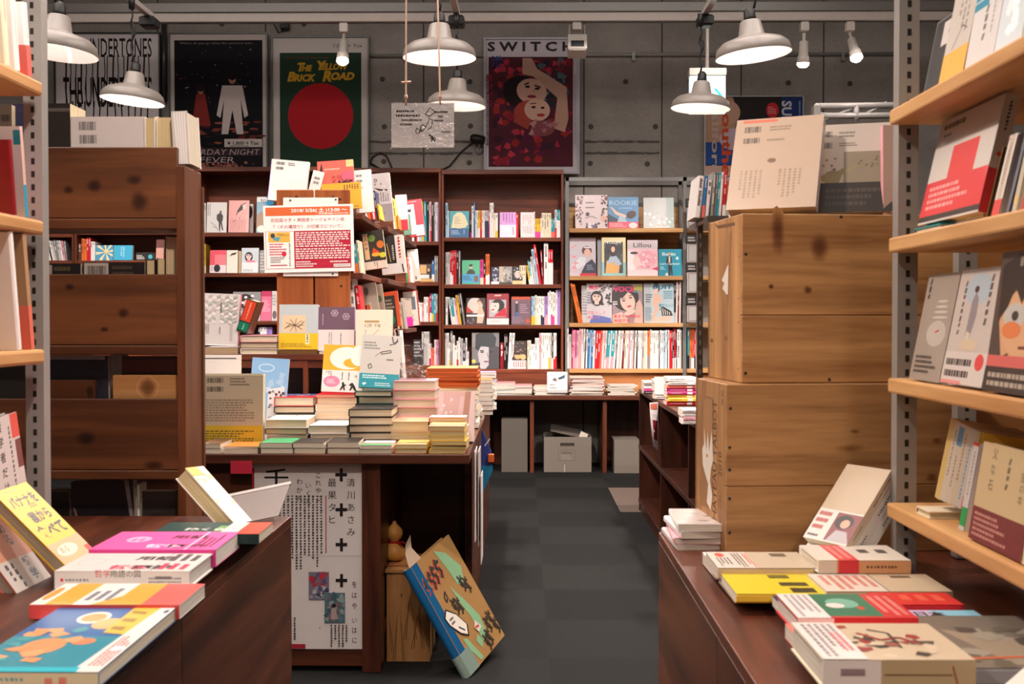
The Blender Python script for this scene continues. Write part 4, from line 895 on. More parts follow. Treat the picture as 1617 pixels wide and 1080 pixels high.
UM = crate(UB.x, UB.x+.45, UB.y, UB.y+.25, DZ+CH+.0006, DZ+CH+.0006+UH, 'upper pine wine crate with dark knots, carrying leaning books on its top', 6.5, [(.16, .90, .013, .044, (.42, .28, .2)), (.35, .80, .018, .028, (.42, .28, .2)), (.13, .57, .006, .005, (.2, .14, .1)), (.30, .55, .009, .008, (.35, .24, .18)), (.75, .30, .012, .010, (.5, .36, .26))], eo2, (.4,), (1.38, 1.28, 1.1), [(.014, .76), (.014, .40), (.014, .06), (.45, .985), (.4, .02)])
UZ = DZ + CH + .0006 + UH
# crates behind the right shelving
r0 = root('wine_crate', (.80, 2.36, DZ), 'pine crate glimpsed behind the right shelving, brown boards between the posts', 'crate')
for za, zb in ((DZ, .93), (.932, 1.16), (1.162, 1.39)): MB().box(.925, 1.035, 2.36, 2.375, za, zb, 'pine_x', (.62, .5, .4)).build('board', r0)
MB().box(.925, .94, 2.3755, 2.62, DZ, 1.39, 'pine_y', (.62, .5, .4)).build('side_board', r0)
r0 = root('wire_shelf', (.60, 2.80, .74), 'dark slotted steel shelf behind the upper crate holding a few upright books', 'shelf')
z = at(1110, 349, 2.95).z
xw = at(1104, 450, 2.95).x
mb = MB().box(xw-.004, xw+.010, 2.95, 2.97, 0, z, 'metal_paint', (.03, .028, .027)); zz = .75
while zz < z-.03: mb.box(xw+.001, xw+.005, 2.9495, 2.952, zz, zz+.012, 'metal_paint', (.16, .15, .145)); zz += .025
mb.build('slotted_post', r0)
MB().box(xw-.004, xw+.40, 2.80, 3.1, z-.014, z, 'metal_paint', (.05, .048, .046)).build('shelf', r0)
WZ = z; WX = xw
# silver truss above the crates
r0 = root('truss_frame', (1.35, 4.3, 0), 'grey metal frame bars rising behind the leaning books at upper right', 'frame')
Y = 4.3
for p in (((1288, 168), (1440, 166)), ((1290, 183), (1440, 182)), ((1291, 165), (1291, 300)), ((1352, 168), (1352, 190)), ((1415, 168), (1400, 260)), ((1300, 190), (1345, 172)), ((1360, 184), (1400, 162))):
    MB().tube([at(*p[0], Y), at(*p[1], Y)], .012 if p[0][1] in (168, 183, 165) else .006, 'metal_paint', (.2, .19, .185), 8).build('bar', r0)
MB().box(at(1289, 0, Y).x-.012, at(1289, 0, Y).x+.012, Y-.02, Y+.02, LZ+.001, at(1290, 168, Y).z, 'metal_paint', (.12, .115, .11)).build('post', r0)
# ================================================================== books on the back wall
K = '262021'; W = 'w'
def fo(x0, x1, y0, y1, z, Y, col, ops, label, t=.016, lean=7, yaw=0, roll=0, cat='book', name=None, side='L', group=None, spcol=None, obi=None, obops=(), parts=True, hard=False, spine=(), page='e4d8c2', m='printed_cover', backcol=None):
    M, wd, ht = face_out(x0, x1, y0, y1, Y, z, lean, yaw, roll)
    M = T(0, 0, t*math.sin(R(lean)) + wd*abs(math.sin(R(roll)))) @ M
    return book(M, wd, ht, t, col, ops=ops, spine=spine, label=label, cat=cat, name=name or cat, parts=parts, side=side, hard=hard, group=group, spcol=spcol, obi=obi, obops=obops, page=page, m=m, backcol=backcol)
Y1 = 9.03; Y2 = 9.07
mag = lambda *a, **k: fo(*a, cat='magazine', t=k.pop('t', .007), parts=False, **k)
bk = lambda *a, **k: fo(*a, parts=k.pop('parts', False), **k)
# --- bookcase E (left of the magazine rack), top row
wE = ['on middle bookcase top shelf', 'on middle bookcase second shelf', 'on middle bookcase third shelf', 'on middle bookcase bottom shelf']
spine_row('i:3.9:55 w:1.8:43 -:33 k/m:2.6:30 w:3.2:50 b:2.6:55 w:2.3:43*2 y/w:3:43 o/r:3:43 w:2.2:43*2 l/n/n:3:43*2 m:1.6:43 w:3.2:55*2 c:3.2:39 w/y:3.6:39 -:28 r:4.6:38 -:24 w:2:41 y/h:2.9:30*3 w:1.8:31 c:3.8:39*4 t/s:2.8:30*2 w/r:2.9:44 t/w/w:2.9:44*2', 703.5, ZE[0], Y1, wE[0], seed=11)
bk(709.5, 740.5, 333, 375, ZE[0], Y2-.05, 't', [('e', .5, .62, .32, .3, 'e3d8b0'), ('p', [(.1, .36), (.2, .82), (.4, .95), (.62, .95), (.8, .82), (.95, .5), (.8, .36)], 'e3d8b0'), ('l', .25, .5, .6, .8, 5, 'b8a888'), ('r', 0, 0, 1, .34, '2a6496'), ('l', .1, .1, .6, .28, 3, 'a8c8e0'), ('v', .7, .1, .8, .3, 1, 'a8c8e0')], 'teal book with a cream sweater cover facing out on the top shelf')
bk(789, 815, 336, 376, ZE[0], Y2-.05, 'v', [('r', 0, 0, 1, 1, 'cb8fd0'), ('r', 0, 0, 1, .5, 'ddd0e2'), ('v', .15, .6, .85, .95, 4, '7a4a80'), ('r', .12, .22, .55, .38, 'f4eef4'), ('k', [(.82, .42), (.8, .3), (.86, .2), (.8, .1)], .006, 'a83050')], 'orchid pink book facing out with a pale lower half')
bk(822, 843, 336, 376, ZE[0], Y2-.05, 'l', [('r', 0, 0, 1, 1, 'cfc6c6'), ('v', .15, .5, .85, .9, 5, 'd08a90'), ('v', .15, .15, .85, .45, 5, '9a8a8e')], 'grey book facing out with faint red print')
# second row
spine_row('l:3.6:51*2 r/w:2.5:53*2 r:2.7:54*2 k:3.1:53 g:3.1:53 -:31 h/c:5.4:39 k/r:3.4:35 o/w:3.2:48*2 -:47 c:3.5:30*3 y/w:3:30:-4.8 t/w:2.8:38:-6 w:2.8:36:-5.8 l:3.2:44:-7 i:4.2:56:-9 r:4:63:-10 d:3:54:-3 w:7:65 r/w/w:3.8:55*2', 703.5, ZE[1], Y1, wE[1], seed=12)
bk(729.5, 757.5, 410, 448, ZE[1], Y2-.05, 'e', [('r', 0, 0, 1, 1, '55b98c'), ('e', .5, .72, .1, .085, 'c8b8a8'), ('e', .5, .78, .1, .05, K), ('p', [(.25, .42), (.32, .55), (.45, .62), (.55, .62), (.7, .55), (.76, .42)], '3a3a3c'), ('r', 0, .05, 1, .42, '4aa3d0'), ('l', .05, .15, .6, .35, 3, '205a90'), ('r', .68, .1, .92, .34, '7a5a50')], 'green book facing out with a small standing man on its cover')
bk(775.5, 788, 421, 448, ZE[1], Y2-.04, 'n', [('s', .05, .05, .95, .95, 18, .14, ('d8d8e0', '9aa0b0'), 3), ('r', 0, 0, 1, .15, 'd8d8dc')], 'narrow navy and white pocket book facing out beside two orange spines')
bk(788.3, 808.7, 420, 448, ZE[1], Y2-.04, 'g', [('r', 0, 0, .3, 1, 'b8a890'), ('e', .6, .55, .3, .35, 'a8a5a0'), ('s', .1, .1, .9, .9, 22, .08, (K, '55504c', 'c8c4c0'), 4), ('r', 0, 0, 1, .1, '35302e')], 'grey photographic pocket book facing out, middle of three')
bk(809, 825.2, 420, 448, ZE[1], Y2-.04, 'k', [('e', .5, .55, .28, .22, 'c8b8b0'), ('s', .1, .5, .9, .95, 14, .08, ('e0dcd8', '6a6260'), 6), ('r', 0, 0, 1, .2, 'd8bc88')], 'dark pocket book with a pale face and tan band facing out')
# third row
spine_row('w:3.6:44 w:2.8:44:-6 t/w:4:43:-6 w:2.8:43:-6 p:2.5:42:-6 y:3.6:47:-6.6 k:3:50:-7 g:3:50:-7', 703.5, ZE[2], Y1, wE[2]+', left group', seed=13)
spine_row('i/y:3:45*2 c:3:47 w/c:3:45*2 w/n:2.8:45*2 v/p:2.7:45*2 w:2.4:51 w:2.6:54 w/h:2.8:52*2 w:2:50 w:2.6:55 v:5.2:57', 839, ZE[2], Y1, wE[2]+', right group', seed=14)
bk(736.5, 766.5, 470, 512, ZE[2], Y2-.05, 'd', [('r', 0, 0, 1, 1, '33262a'), ('e', .45, .72, .4, .3, 'd0c8c0'), ('p', [(0, .45), (0, .7), (.4, .45)], 'b83028'), ('e', .7, .85, .13, .1, '5a2f28'), ('e', .69, .8, .1, .09, 'e0b098'), ('p', [(.55, .05), (.58, .5), (.66, .7), (.8, .68), (.95, .4), (.85, .05)], 'deb29a'), ('r', 0, .3, .9, .37, 'e8e0e0'), ('s', .05, .03, .55, .28, 10, .05, ('b85070', '8a8a90'), 4)], 'photo book facing out with a woman on its cover, left of three')
bk(768.5, 803.5, 463, 512, ZE[2], Y2-.06, 'd', [('r', 0, 0, 1, 1, '8e1d2d'), ('r', .1, .24, .88, .8, 'a8a8b0')] + [o for o in [('e', .5, .62, .3, .2, '1c1618'), ('e', .36, .58, .2, .2, 'e6c6bc', -10), ('p', [(.2, .72), (.55, .84), (.62, .7), (.35, .7)], '1c1618'), ('e', .28, .48, .07, .025, 'c02038'), ('e', .38, .6, .05, .015, '201818'), ('p', [(.3, .26), (.88, .26), (.86, .56), (.6, .44)], 'b81830')]] + [('r', 0, 0, 1, .2, 'd8cfcf'), ('l', .2, .08, .8, .13, 1, 'a8a0a0'), ('r', .35, .92, .65, .96, 'd8b0b0')], 'wine red photo book of a woman with bobbed black hair facing out')
bk(807.5, 838, 468, 512, ZE[2], Y2-.05, 'v', [('r', 0, 0, 1, 1, '6c5260'), ('r', 0, .9, 1, 1, 'b8482a'), ('p', [(.2, .2), (.2, .75), (.36, .8), (.36, .2)], '2c2a34'), ('p', [(.22, .2), (.22, .45), (.36, .45), (.36, .2)], '3a5a8a'), ('e', .28, .8, .06, .05, 'c8a898'), ('l', .45, .4, .9, .75, 5, '9a8090'), ('l', .05, .05, .7, .3, 4, '8a7484'), ('e', .86, .13, .12, .08, 'b8482a')], 'purple brown photo book facing out with a standing figure, right of three')
# bottom row
spine_row('l:3.4:57 w:3.2:57 w/y:2:42 g:3.6:60 w:3.3:53 w:3.2:37 w/r:2.7:44 w:2.5:50 l:2.3:48*2 n/w:3.8:44 w:2.8:49 w:3:27', 702.5, ZE[3], Y1, wE[3]+', left group', seed=15)
spine_row('d/d:6.2:41 -:.5 k:2.8:55*2 w:3.8:57:3 w:3.8:57:4', 789.5, ZE[3], Y1, wE[3]+', middle group', seed=16)
spine_row('c:3.2:45 w:3.2:45 w:3:39*2 w:3.4:49*2 p:2.8:57 w:2.8:57*2 w:3:57*2 w/y:3:57 l:2.8:57 k/w:2:55 w/r:2.6:57*2', 832.5, ZE[3], Y1, wE[3]+', right group', seed=17)
bk(745, 788, 526, 583, ZE[3], Y2-.06, 'g', [('r', 0, 0, 1, 1, '77747a'), ('r', 0, .6, .3, 1, '8d8589'), ('p', [(.5, 0), (.42, .55), (.6, .7), (1, .6), (1, 0)], '45444a'), ('p', [(.3, .05), (.22, .42), (.3, .6), (.62, .62), (.62, .1), (.5, 0), (.34, 0)], 'bcb7bb'), ('p', [(.12, .55), (.14, .95), (.3, 1), (.75, 1), (.9, .85), (.85, .6), (.6, .6), (.34, .64), (.25, .5)], '343a40'), ('k', [(.3, .5), (.44, .5)], .008, '2a2a2e'), ('e', .38, .46, .07, .018, '2a2a2e'), ('e', .72, .47, .06, .016, '1e1e22'), ('k', [(.56, .45), (.6, .3)], .005, '6a666a'), ('e', .53, .2, .1, .022, '7a5a62'), ('e', .07, .21, .075, .05, 'e0cc5a'), ('p', [(0, 0), (0, .12), (.3, .18), (.3, 0)], '3a383c')], 'large grey portrait photo book of a young man facing out')
bk(808.5, 831, 539, 583, ZE[3], Y2-.05, 'k', [('r', 0, 0, 1, 1, '3a302e'), ('s', .1, .6, .9, .95, 18, .04, ('6a5a54', 'a89a90'), 3), ('e', .4, .48, .24, .14, 'e2a070'), ('e', .78, .42, .2, .1, 'e0ac78'), ('r', .1, .5, .6, .6, '2a2220'), ('r', 0, 0, 1, .3, 'ece4de')] + [('r', .1+.16*i, .05, .16+.16*i, .28, 'd04a3a') for i in range(6)], 'small dark book with a red striped popcorn tub facing out')
# --- bookcase D
wD = ['on top shelf behind angled shelves', 'on second shelf behind angled shelves', 'on third shelf behind angled shelves', 'on lowest shelf behind angled shelves']
spine_row('w:2:63 w:2:63 r:2.8:63:-2 r/w:2.8:62:-2 i:4.2:63:-2 y:3.8:63:-2 t:4.2:63:-1 k:3.6:62 w:1.4:62 p/r:2.4:63 k:3.6:62 g:2.2:62 w:1.8:62*2 v:2:62', 650.5, ZD[0], Y1, wD[0], seed=21)
bk(662, 684.5, 416, 444, ZD[1], Y2-.04, 'k', [('r', 0, 0, 1, 1, '4a3a38'), ('r', .05, .45, .5, .95, 'd0a468'), ('e', .75, .5, .2, .3, '201a1e'), ('r', 0, .18, .7, .4, 'd8d4d2'), ('r', 0, 0, 1, .16, 'd0a45c'), ('e', .66, .66, .08, .1, 'd0a090')], 'small photo book facing out with a tan band, next to a blue spine')
spine_row('b/w:4:34 g:3:41*2', 682, ZD[1], Y1, wD[1], seed=22)
spine_row('l:3:33 w:3:30*2 p:3:30 w:3.7:39 w:3:39 s:2.8:39 m/w:2.6:44 t/y:3.5:44 i/t:3.3:44 g/r:3:44', 657.5, ZD[2], Y1, wD[2], seed=23)
bk(652, 668, 536, 576, ZD[3], Y2-.05, 'k', [('l', .1, .3, .9, .95, 5, 'a8a4a8'), ('s', .1, .1, .9, .9, 8, .08, ('807c80', '3a383c'), 5)], 'dark plastic wrapped book facing out low behind the acrylic stand')
spine_row('g:3.8:53 l:3.4:53 l:2.6:53*2 w/m:2.2:34 s:2.8:27*2 w:2:40 p:3:40 v:3:40', 665.5, ZD[3], Y1, wD[3], seed=24)
# --- bookcase C (left of the notice)
bk(326, 357.5, 319, 367, ZC[0], Y2-.06, 'w', [('r', 0, 0, 1, 1, 'dcd8d6'), ('p', [(.62, .1), (.6, .35), (.5, .42), (.5, .58), (.62, .64), (.72, .64), (.82, .55), (.8, .4), (.76, .35), (.84, .08), (.78, .06), (.7, .3), (.68, 0)], '413d3e'), ('e', .69, .68, .055, .045, '55504f'), ('k', [(.2, .35), (.45, .22), (.6, .05)], .003, '55504f'), ('k', [(.3, .2), (.5, .15)], .003, '55504f'), ('v', .03, .55, .2, .95, 2, '6a6465')], 'white book facing out with a small standing man in a dark suit', lean=6)
spine_row('w:2.6:47', 323.2, ZC[0], Y1, 'beside the suited man cover', seed=31)
bk(360.5, 392.5, 316.5, 367.5, ZC[0], Y2-.07, 'p', [('r', 0, 0, 1, 1, 'e8a49f'), ('p', [(.35, .48), (.42, .68), (.6, .86), (.86, .94), (.72, .82), (.66, .7), (.46, .62)], '2c2427'), ('p', [(.66, .85), (.85, .9), (.84, .74), (.72, .72)], 'f0c4ba')] + [('k', [(.1+.09*i, .02), (.14+.085*i, .2+.03*(i % 3)), (.1+.09*i, .38+.05*(i % 2))], .003, '7a4a48') for i in range(9)] + [('p', [(.46, .06), (.54, .12), (.58, .22), (.56, .14)], '2c2427'), ('s', .08, .3, .92, .6, 24, .03, ('c08078', '8a5450'), 4)], 'pink book facing out with line drawn flowers and a dark haired figure', lean=7)
bk(391, 399.5, 320, 366.5, ZC[0], Y2+.02, 'l', [('e', .1, .72, .8, .24, K), ('p', [(0, 0), (0, .2), (.6, 0)], '8a8488')], 'pale book with a black disc peeping out behind the pink cover', lean=4)
mag(404.5, 431, 310, 367, ZC[0], Y2-.06, 'i', [('r', 0, 0, 1, 1, '7fa3b8'), ('r', 0, .86, 1, 1, 'd8dcdc'), ('t', 'TO', .2, .84, .12, K, {'b': .02}), ('p', [(0, .1), (0, .5), (.4, .62), (1, .5), (1, 0)], '9a7e6c'), ('e', .3, .1, .25, .1, 'f0d8c8')], 'blue magazine lettered TO half hidden by the event notice')
mb = MB(); c = at(419, 323, 8.98); q = 8.98/F
mb.box(5*q, 7*q, .0005, .0015, ZC[0]-c.z+.0005, 1*q, 'matte_paper', lin('2a84b8'), M=T(c.x, 8.98, c.z)); mb.prism([(0, 0), (13*q, 0), (13*q, 10*q), (10*q, 12*q), (12*q, 13*q), (1*q, 13*q), (4*q, 8*q)], 0, .002, 'matte_paper', lin('2a84b8'), M=T(c.x, 8.98, c.z)); tag(mb.build('shelf_tag'), 'blue paper tag with notched edges above the TO magazine', 'tag')
spine_row('w:2.4:46 y/w:3.4:46', 319.5, ZC[1], Y1, 'on second shelf left of notice', seed=32)
bk(331, 356.5, 395, 431, ZC[1], Y2-.06, 's', [('r', 0, .3, 1, 1, 'e8566a'), ('r', .3, .3, 1, .8, 'f0808a'), ('r', 0, 0, 1, .34, 'ead9dc'), ('e', .45, .2, .2, .17, '2a2430'), ('v', .05, .05, .2, .3, 2, '6a5a60')], 'coral red book facing out with a white lower third', lean=6)
bk(357.5, 375, 395, 431, ZC[1], Y2-.05, 'c', [('r', 0, 0, 1, 1, 'e6dccf'), ('p', [(.25, .72), (.45, .86), (.95, .92), (.75, .8), (.5, .78)], '33292a')], 'cream book facing out with a dark feather mark', lean=5)
bk(376, 380.5, 396, 431, ZC[1], Y2-.02, 'a', [], 'slim tan book between the cream feather book and the girl cover', lean=4)
bk(381, 408, 391.5, 431, ZC[1], Y2-.06, 'l', [('r', 0, 0, 1, 1, 'bcc6cc')] + portrait(.42, .68, .16, .7, 'ecc4b8', '2c2c36') + [('p', [(.2, .4), (.35, .52), (.75, .5), (.85, .4)], 'd87888'), ('r', .03, .02, .95, .42, 'd8dcde'), ('l', .1, .05, .9, .15, 2, '8a9096')], 'pale silver wrapped book facing out with a dark haired girl', lean=6)
bk(409, 418, 395, 431, ZC[1], Y2-.03, 'g', [('l', .1, .1, .9, .9, 6, 'c8c4c4')], 'grey wrapped book beside the notice edge', lean=5)
mag(367, 411, 459, 505, ZC[2], Y2-.06, 'g', [('r', 0, 0, 1, 1, '8a8788'), ('r', 0, 0, 1, .35, 'c0b8c4'), ('e', .45, .68, .28, .25, '2c2629'), ('e', .55, .58, .16, .17, 'd8a8a4', 20), ('e', .62, .52, .06, .03, 'b05060'), ('s', .2, .3, .9, .9, 8, .06, ('e8e4e8',), 3)], 'plastic wrapped grey magazine with a woman face, behind the leaning red book')
bk(412, 428, 459, 506, ZC[2], Y2-.05, 'h', [('r', 0, 0, 1, 1, 'ea6a8a'), ('r', 0, .82, 1, 1, 'b83058'), ('l', .1, .3, .9, .7, 6, 'f0a8bc')], 'hot pink strip shaped book on the third shelf left of the planks')
bk(428.5, 438, 459, 506, ZC[2], Y2-.05, 'l', [('e', .5, .2, .35, .14, '6a5a60'), ('l', .1, .5, .9, .9, 4, '9a9498')], 'pale wrapped book on the third shelf touching the planks')
spine_row('n:3.6:11 w:6:11 w:4:11 v:3:11*3', 407, at(410, 528, 9.0).z, Y1, 'in low gap left of planks', seed=33)
# --- far-left bookcases seen through the gaps
spine_row('h:4:14 w:3:12 y:5:13*2 l:3:12 p:4:12*2 w:3:12 -:18 w:5:12 c:6:11 o:5:12 w:8:11*8 c:7:11*3 w:10:11 v:8:10*2 i:10:10*3', 70, ZB[0], Y1, 'on upper gap shelf, far left', seed=41)
spine_row('w:3:33:-8 w:3:33:-8 w:3:33:-8 k:2:32:-8 w:3.4:32:-7 l:3:32:-7 g:4:33:-6 l:4:32:-5 w:3:32:-5 p:3:31:-4 g:3:31:-3', 72, ZB[1], Y1, 'in rack gap before orange uprights', seed=42)
spine_row('g:3:27 k:3:27 x:5:27 o:4:35 o:4:34 r:3.4:36*2 w:3.4:30*2', 118.5, ZB[1], Y1, 'in rack gap after orange uprights', seed=43)
spine_row('c:2.4:12*8', 20, ZB[1], Y1, 'seen left of slotted post', seed=44)
bk(150, 178, 388, 412, ZB[1], Y2-.04, 't', [('r', 0, 0, 1, 1, '4a94b8'), ('e', .62, .62, .12, .14, 'e0c080')] + [('p', [(.6, .55), (.62+.6*math.cos(i*.8), .6+.7*math.sin(i*.8)), (.62+.6*math.cos(i*.8+.3), .6+.7*math.sin(i*.8+.3))], 'e4d4a4') for i in range(8)], 'blue book facing out with cream rays, in the gap of the slatted rack')
bk(179, 209, 388.5, 412, ZB[1], Y2-.05, 't', [('r', 0, 0, 1, 1, '38a4c8'), ('v', .35, .2, .6, .9, 2, 'a8dcea')], 'bright cyan book facing out in the gap of the slatted rack', t=.03)
bk(214, 243, 399.5, 412, ZB[1], Y2-.05, 'k', [('l', .05, .1, .65, .5, 2, 'd8d4d4'), ('l', .05, .5, .5, .7, 1, 'd8d4d4'), ('e', .8, .45, .12, .28, '48b8c8')], 'low black book facing out with a cyan dot')
bk(246, 258, 378, 411, ZB[1], Y2-.05, 'p', [('r', 0, .6, 1, 1, '7a4a40'), ('r', .0, 0, 1, .6, 'e0a898')], 'brown and pink book facing out at the right of the rack gap')
# --- magazine rack
mag(908.5, 959.5, 308, 361, MZ[0], BY, 'l', [('r', 0, 0, 1, 1, 'd8c6c8'), ('s', .02, .05, .24, .98, 34, .045, ('3a3438', '6a5a60', '2a4a44', '8a3a44', 'b8a8ac'), 2), ('s', .82, .05, .99, .98, 34, .04, ('2a2428', '5a4448', '8a2a38'), 3), ('s', .25, .02, .8, .14, 22, .05, ('4a4448', '6a5a80', 'e8e0e0'), 5), ('l', .32, .74, .7, .8, 1, '55505a'), ('l', .32, .6, .72, .65, 1, '55505a'), ('e', .38, .42, .06, .06, '4a3a40'), ('k', [(.3, .3), (.5, .36), (.66, .3)], .003, '4a4448'), ('e', .87, .3, .09, .08, 'd8a898')], 'crowded collage cover book on the top shelf of the magazine rack', t=.02)
mag(960.5, 1008.5, 311, 361, MZ[0], BY, 'b', [('r', 0, .2, 1, 1, '5b8cb5'), ('p', [(0, .2), (0, .45), (.3, .3), (.5, .2)], '3a4a5c'), ('p', [(.03, .66), (.1, .64), (.24, .44), (.55, .33), (.62, .4), (.3, .52), (.12, .68)], 'e0bca8'), ('p', [(.3, .2), (.38, .42), (.52, .36), (.62, .2)], 'a8b8c4'), ('e', .76, .43, .17, .12, '4a3634', 25), ('t', 'ROOKIE', .05, .74, .19, 'a8cce4', {'w': .9, 'sy': 1.1}), ('l', .35, .6, .97, .68, 1, '8ab4d4'), ('r', 0, 0, 1, .2, 'df5468'), ('l', .05, .03, .65, .17, 3, 'f0b0b8'), ('e', .82, .09, .14, .09, 'f0c8c8')], 'blue magazine lettered ROOKIE with a red band', t=.018)
o = mag(1016.5, 1064.5, 312.5, 361, MZ[0], BY, 'l', [('r', 0, 0, 1, 1, 'c4c6c4'), ('r', .75, 0, 1, 1, 'a9b8b4'), ('s', .05, .05, .95, .5, 26, .05, ('e8eaea', 'b4b8b6', 'f4f4f4'), 4)], 'white plastic wrapped book on the top shelf of the magazine rack', t=.03)
mag(899.5, 941, 375, 436, MZ[1], BY, 'l', [('r', 0, 0, 1, 1, 'c9c0ca'), ('r', 0, .9, 1, 1, '8a6a70'), ('e', .66, .66, .19, .12, '5a342c'), ('e', .68, .6, .13, .11, 'e2b4a4'), ('r', .56, .72, .8, .76, 'd8d0d4'), ('p', [(.45, .1), (.62, .32), (.85, .44), (1, .3), (1, .06), (.5, .0)], '2c3448'), ('p', [(.1, .25), (.4, .5), (.62, .48), (.6, .3), (.3, .18)], 'd8dce4'), ('s', .02, .1, .3, .85, 14, .06, ('e48a90', 'e0a4a8'), 3), ('r', .4, .0, 1, .07, 'c8283c'), ('l', .65, .15, .95, .3, 3, '8a90a4')], 'pale magazine with a woman in a dark coat, leftmost on the second rack shelf')
mag(943.5, 952, 378, 436, MZ[1], BY+.02, 'l', [('r', 0, 0, 1, 1, '8f9198')], 'blank grey magazine edge behind the guitar player cover')
mag(950.5, 988.5, 375, 436, MZ[1], BY-.02, 'c', [('r', 0, 0, 1, 1, '8fc0bc'), ('r', 0, .35, 1, 1, 'dccf9c'), ('r', .1, .07, .88, .88, '35383e'), ('s', .12, .4, .86, .86, 24, .05, ('4a5058', '22262c', '6a7078'), 3), ('p', [(.15, .07), (.2, .4), (.75, .3), (.7, .07)], 'dca662'), ('p', [(.2, .3), (.34, .5), (.6, .52), (.84, .3), (.6, .26), (.5, .36)], 'a8b8c8'), ('e', .47, .66, .13, .16, '3a2622'), ('e', .47, .69, .08, .075, 'dfb8a2'), ('t', 'NYLON', .13, .84, .11, 'e4e4dc', {'w': .66, 'b': .02})], 'magazine with a woman playing guitar, pale yellow border, second rack shelf')
mag(991, 1039, 379, 436, MZ[1], BY, 'p', [('r', 0, 0, 1, 1, 'eec4cc'), ('r', 0, .76, 1, 1, 'c9bcc0'), ('t', 'Lillou', .2, .80, .18, '55504f', {'w': .58, 'b': .01}), ('p', [(0, 0), (0, .7), (.2, .7), (.3, 0)], 'f4ecec'), ('e', .22, .64, .13, .035, '4a3a38'), ('e', .62, .46, .36, .24, 'f0a8b8', 20), ('e', .3, .4, .12, .16, 'f4d4d0'), ('s', .3, .25, .95, .65, 16, .08, ('f4b8c4', 'ea94a8', 'f8d8dc'), 5), ('r', 0, 0, 1, .17, 'f0dce0'), ('p', [(.8, .2), (1, .26), (1, .14)], 'd8486c')], 'pink magazine lettered Lillou on the second rack shelf')
mag(1040.5, 1077, 393.5, 436, MZ[1], BY, 't', [('r', 0, 0, 1, 1, '1d93ad'), ('t', 'Begin', .15, .76, .17, 'c8e8ec', {'w': .58, 'b': .03}), ('e', .46, .82, .06, .06, 'd0a890'), ('p', [(.3, .48), (.36, .72), (.46, .77), (.56, .7), (.58, .4), (.46, .36)], '3a3c40'), ('p', [(.4, .4), (.42, .02), (.5, .02), (.5, .25), (.54, .02), (.6, .02), (.57, .4)], '2c2e34'), ('r', .43, .5, .5, .74, 'd8d4d0'), ('t', "Let's Update!", .05, .42, .10, 'c8e8ec', {'w': .84, 'b': .02}), ('l', .06, .22, .3, .36, 3, 'a8dce4'), ('e', .8, .66, .06, .06, 'c8e8ec'), ('p', [(.26, .03), (.36, .14), (.4, .0)], 'e8e8e8')], 'teal magazine lettered Begin with a standing man in a jacket')
spine_row('o:3.6:63:-13 o:3.2:62:-13', 913.5, MZ[2], BY-.01, 'in leaning pair, third rack shelf', kind='magazine', seed=51)
skin = 'ecc6b8'
mag(918.5, 928, 450, 509, MZ[2], BY+.02, 'l', [('l', .1, .2, .9, .9, 9, '8a8aa0')], 'pale magazine edge behind the blue dressed beauty cover')
mag(926.5, 966.5, 447, 509, MZ[2], BY, 'l', [('r', 0, 0, 1, 1, 'c9c2c8'), ('s', .5, .45, .98, .98, 40, .07, ('4a4648', '7a7478', '2c2a2c', 'b0a8ac'), 6)] + portrait(.40, .66, .17, .66, skin, '2a2022', 'd8546c', 6) + [('p', [(.1, 0), (.25, .2), (.55, .18), (.95, .12), (1, 0)], '5a68ac'), ('t', '美的', .08, .86, .13, 'e0486a', {'w': .42, 'b': .03}), ('t', '可愛らしさ', .02, .22, .10, 'e47c92', {'w': .72, 'b': .01}), ('t', '最後です', .04, .10, .09, 'e47c92', {'w': .5}), ('l', .03, .48, .24, .8, 5, '6a6a7a')], 'beauty magazine with a woman in a blue dress, left of three covers')
mag(967.5, 1015.5, 447, 509, MZ[2], BY, 'p', [('r', 0, 0, 1, 1, '9a868a'), ('e', .42, .66, .44, .36, '2a2023', 20)] + [('p', [(.7, 0), (.78, .5), (.9, .6), (1, .4), (1, 0)], 'd8b0a4'), ('e', .5, .54, .24, .25, skin, 16), ('p', [(.2, .66), (.3, .86), (.6, .9), (.74, .76), (.5, .78), (.32, .62)], '2a2023'), ('k', [(.3, .59), (.42, .63)], .006, '3a2a2a'), ('k', [(.54, .68), (.66, .72)], .006, '3a2a2a'), ('e', .37, .56, .055, .018, '201818', 14), ('e', .60, .64, .055, .018, '201818', 14), ('e', .55, .42, .075, .026, 'd04a5c', 14), ('e', .56, .26, .2, .06, skin, 20), ('p', [(0, 0), (0, .2), (.3, .28), (.5, .1), (.5, 0)], 'e8b8ac')] + [('t', 'VOCE', .02, .80, .18, 'd0286a', {'w': .7, 'b': .05}), ('r', .7, .82, .98, .98, 'a8a04a'), ('l', .7, .76, .98, .82, 1, '6a9ac0'), ('t', '夏までに最初の', .03, .13, .09, 'e0304c', {'w': .88, 'b': .02}), ('t', '美容改革', .03, .02, .09, 'e0304c', {'w': .55, 'b': .02}), ('l', .02, .45, .22, .56, 2, 'f0e8ea')], 'beauty magazine lettered VOCE with a large tilted face')
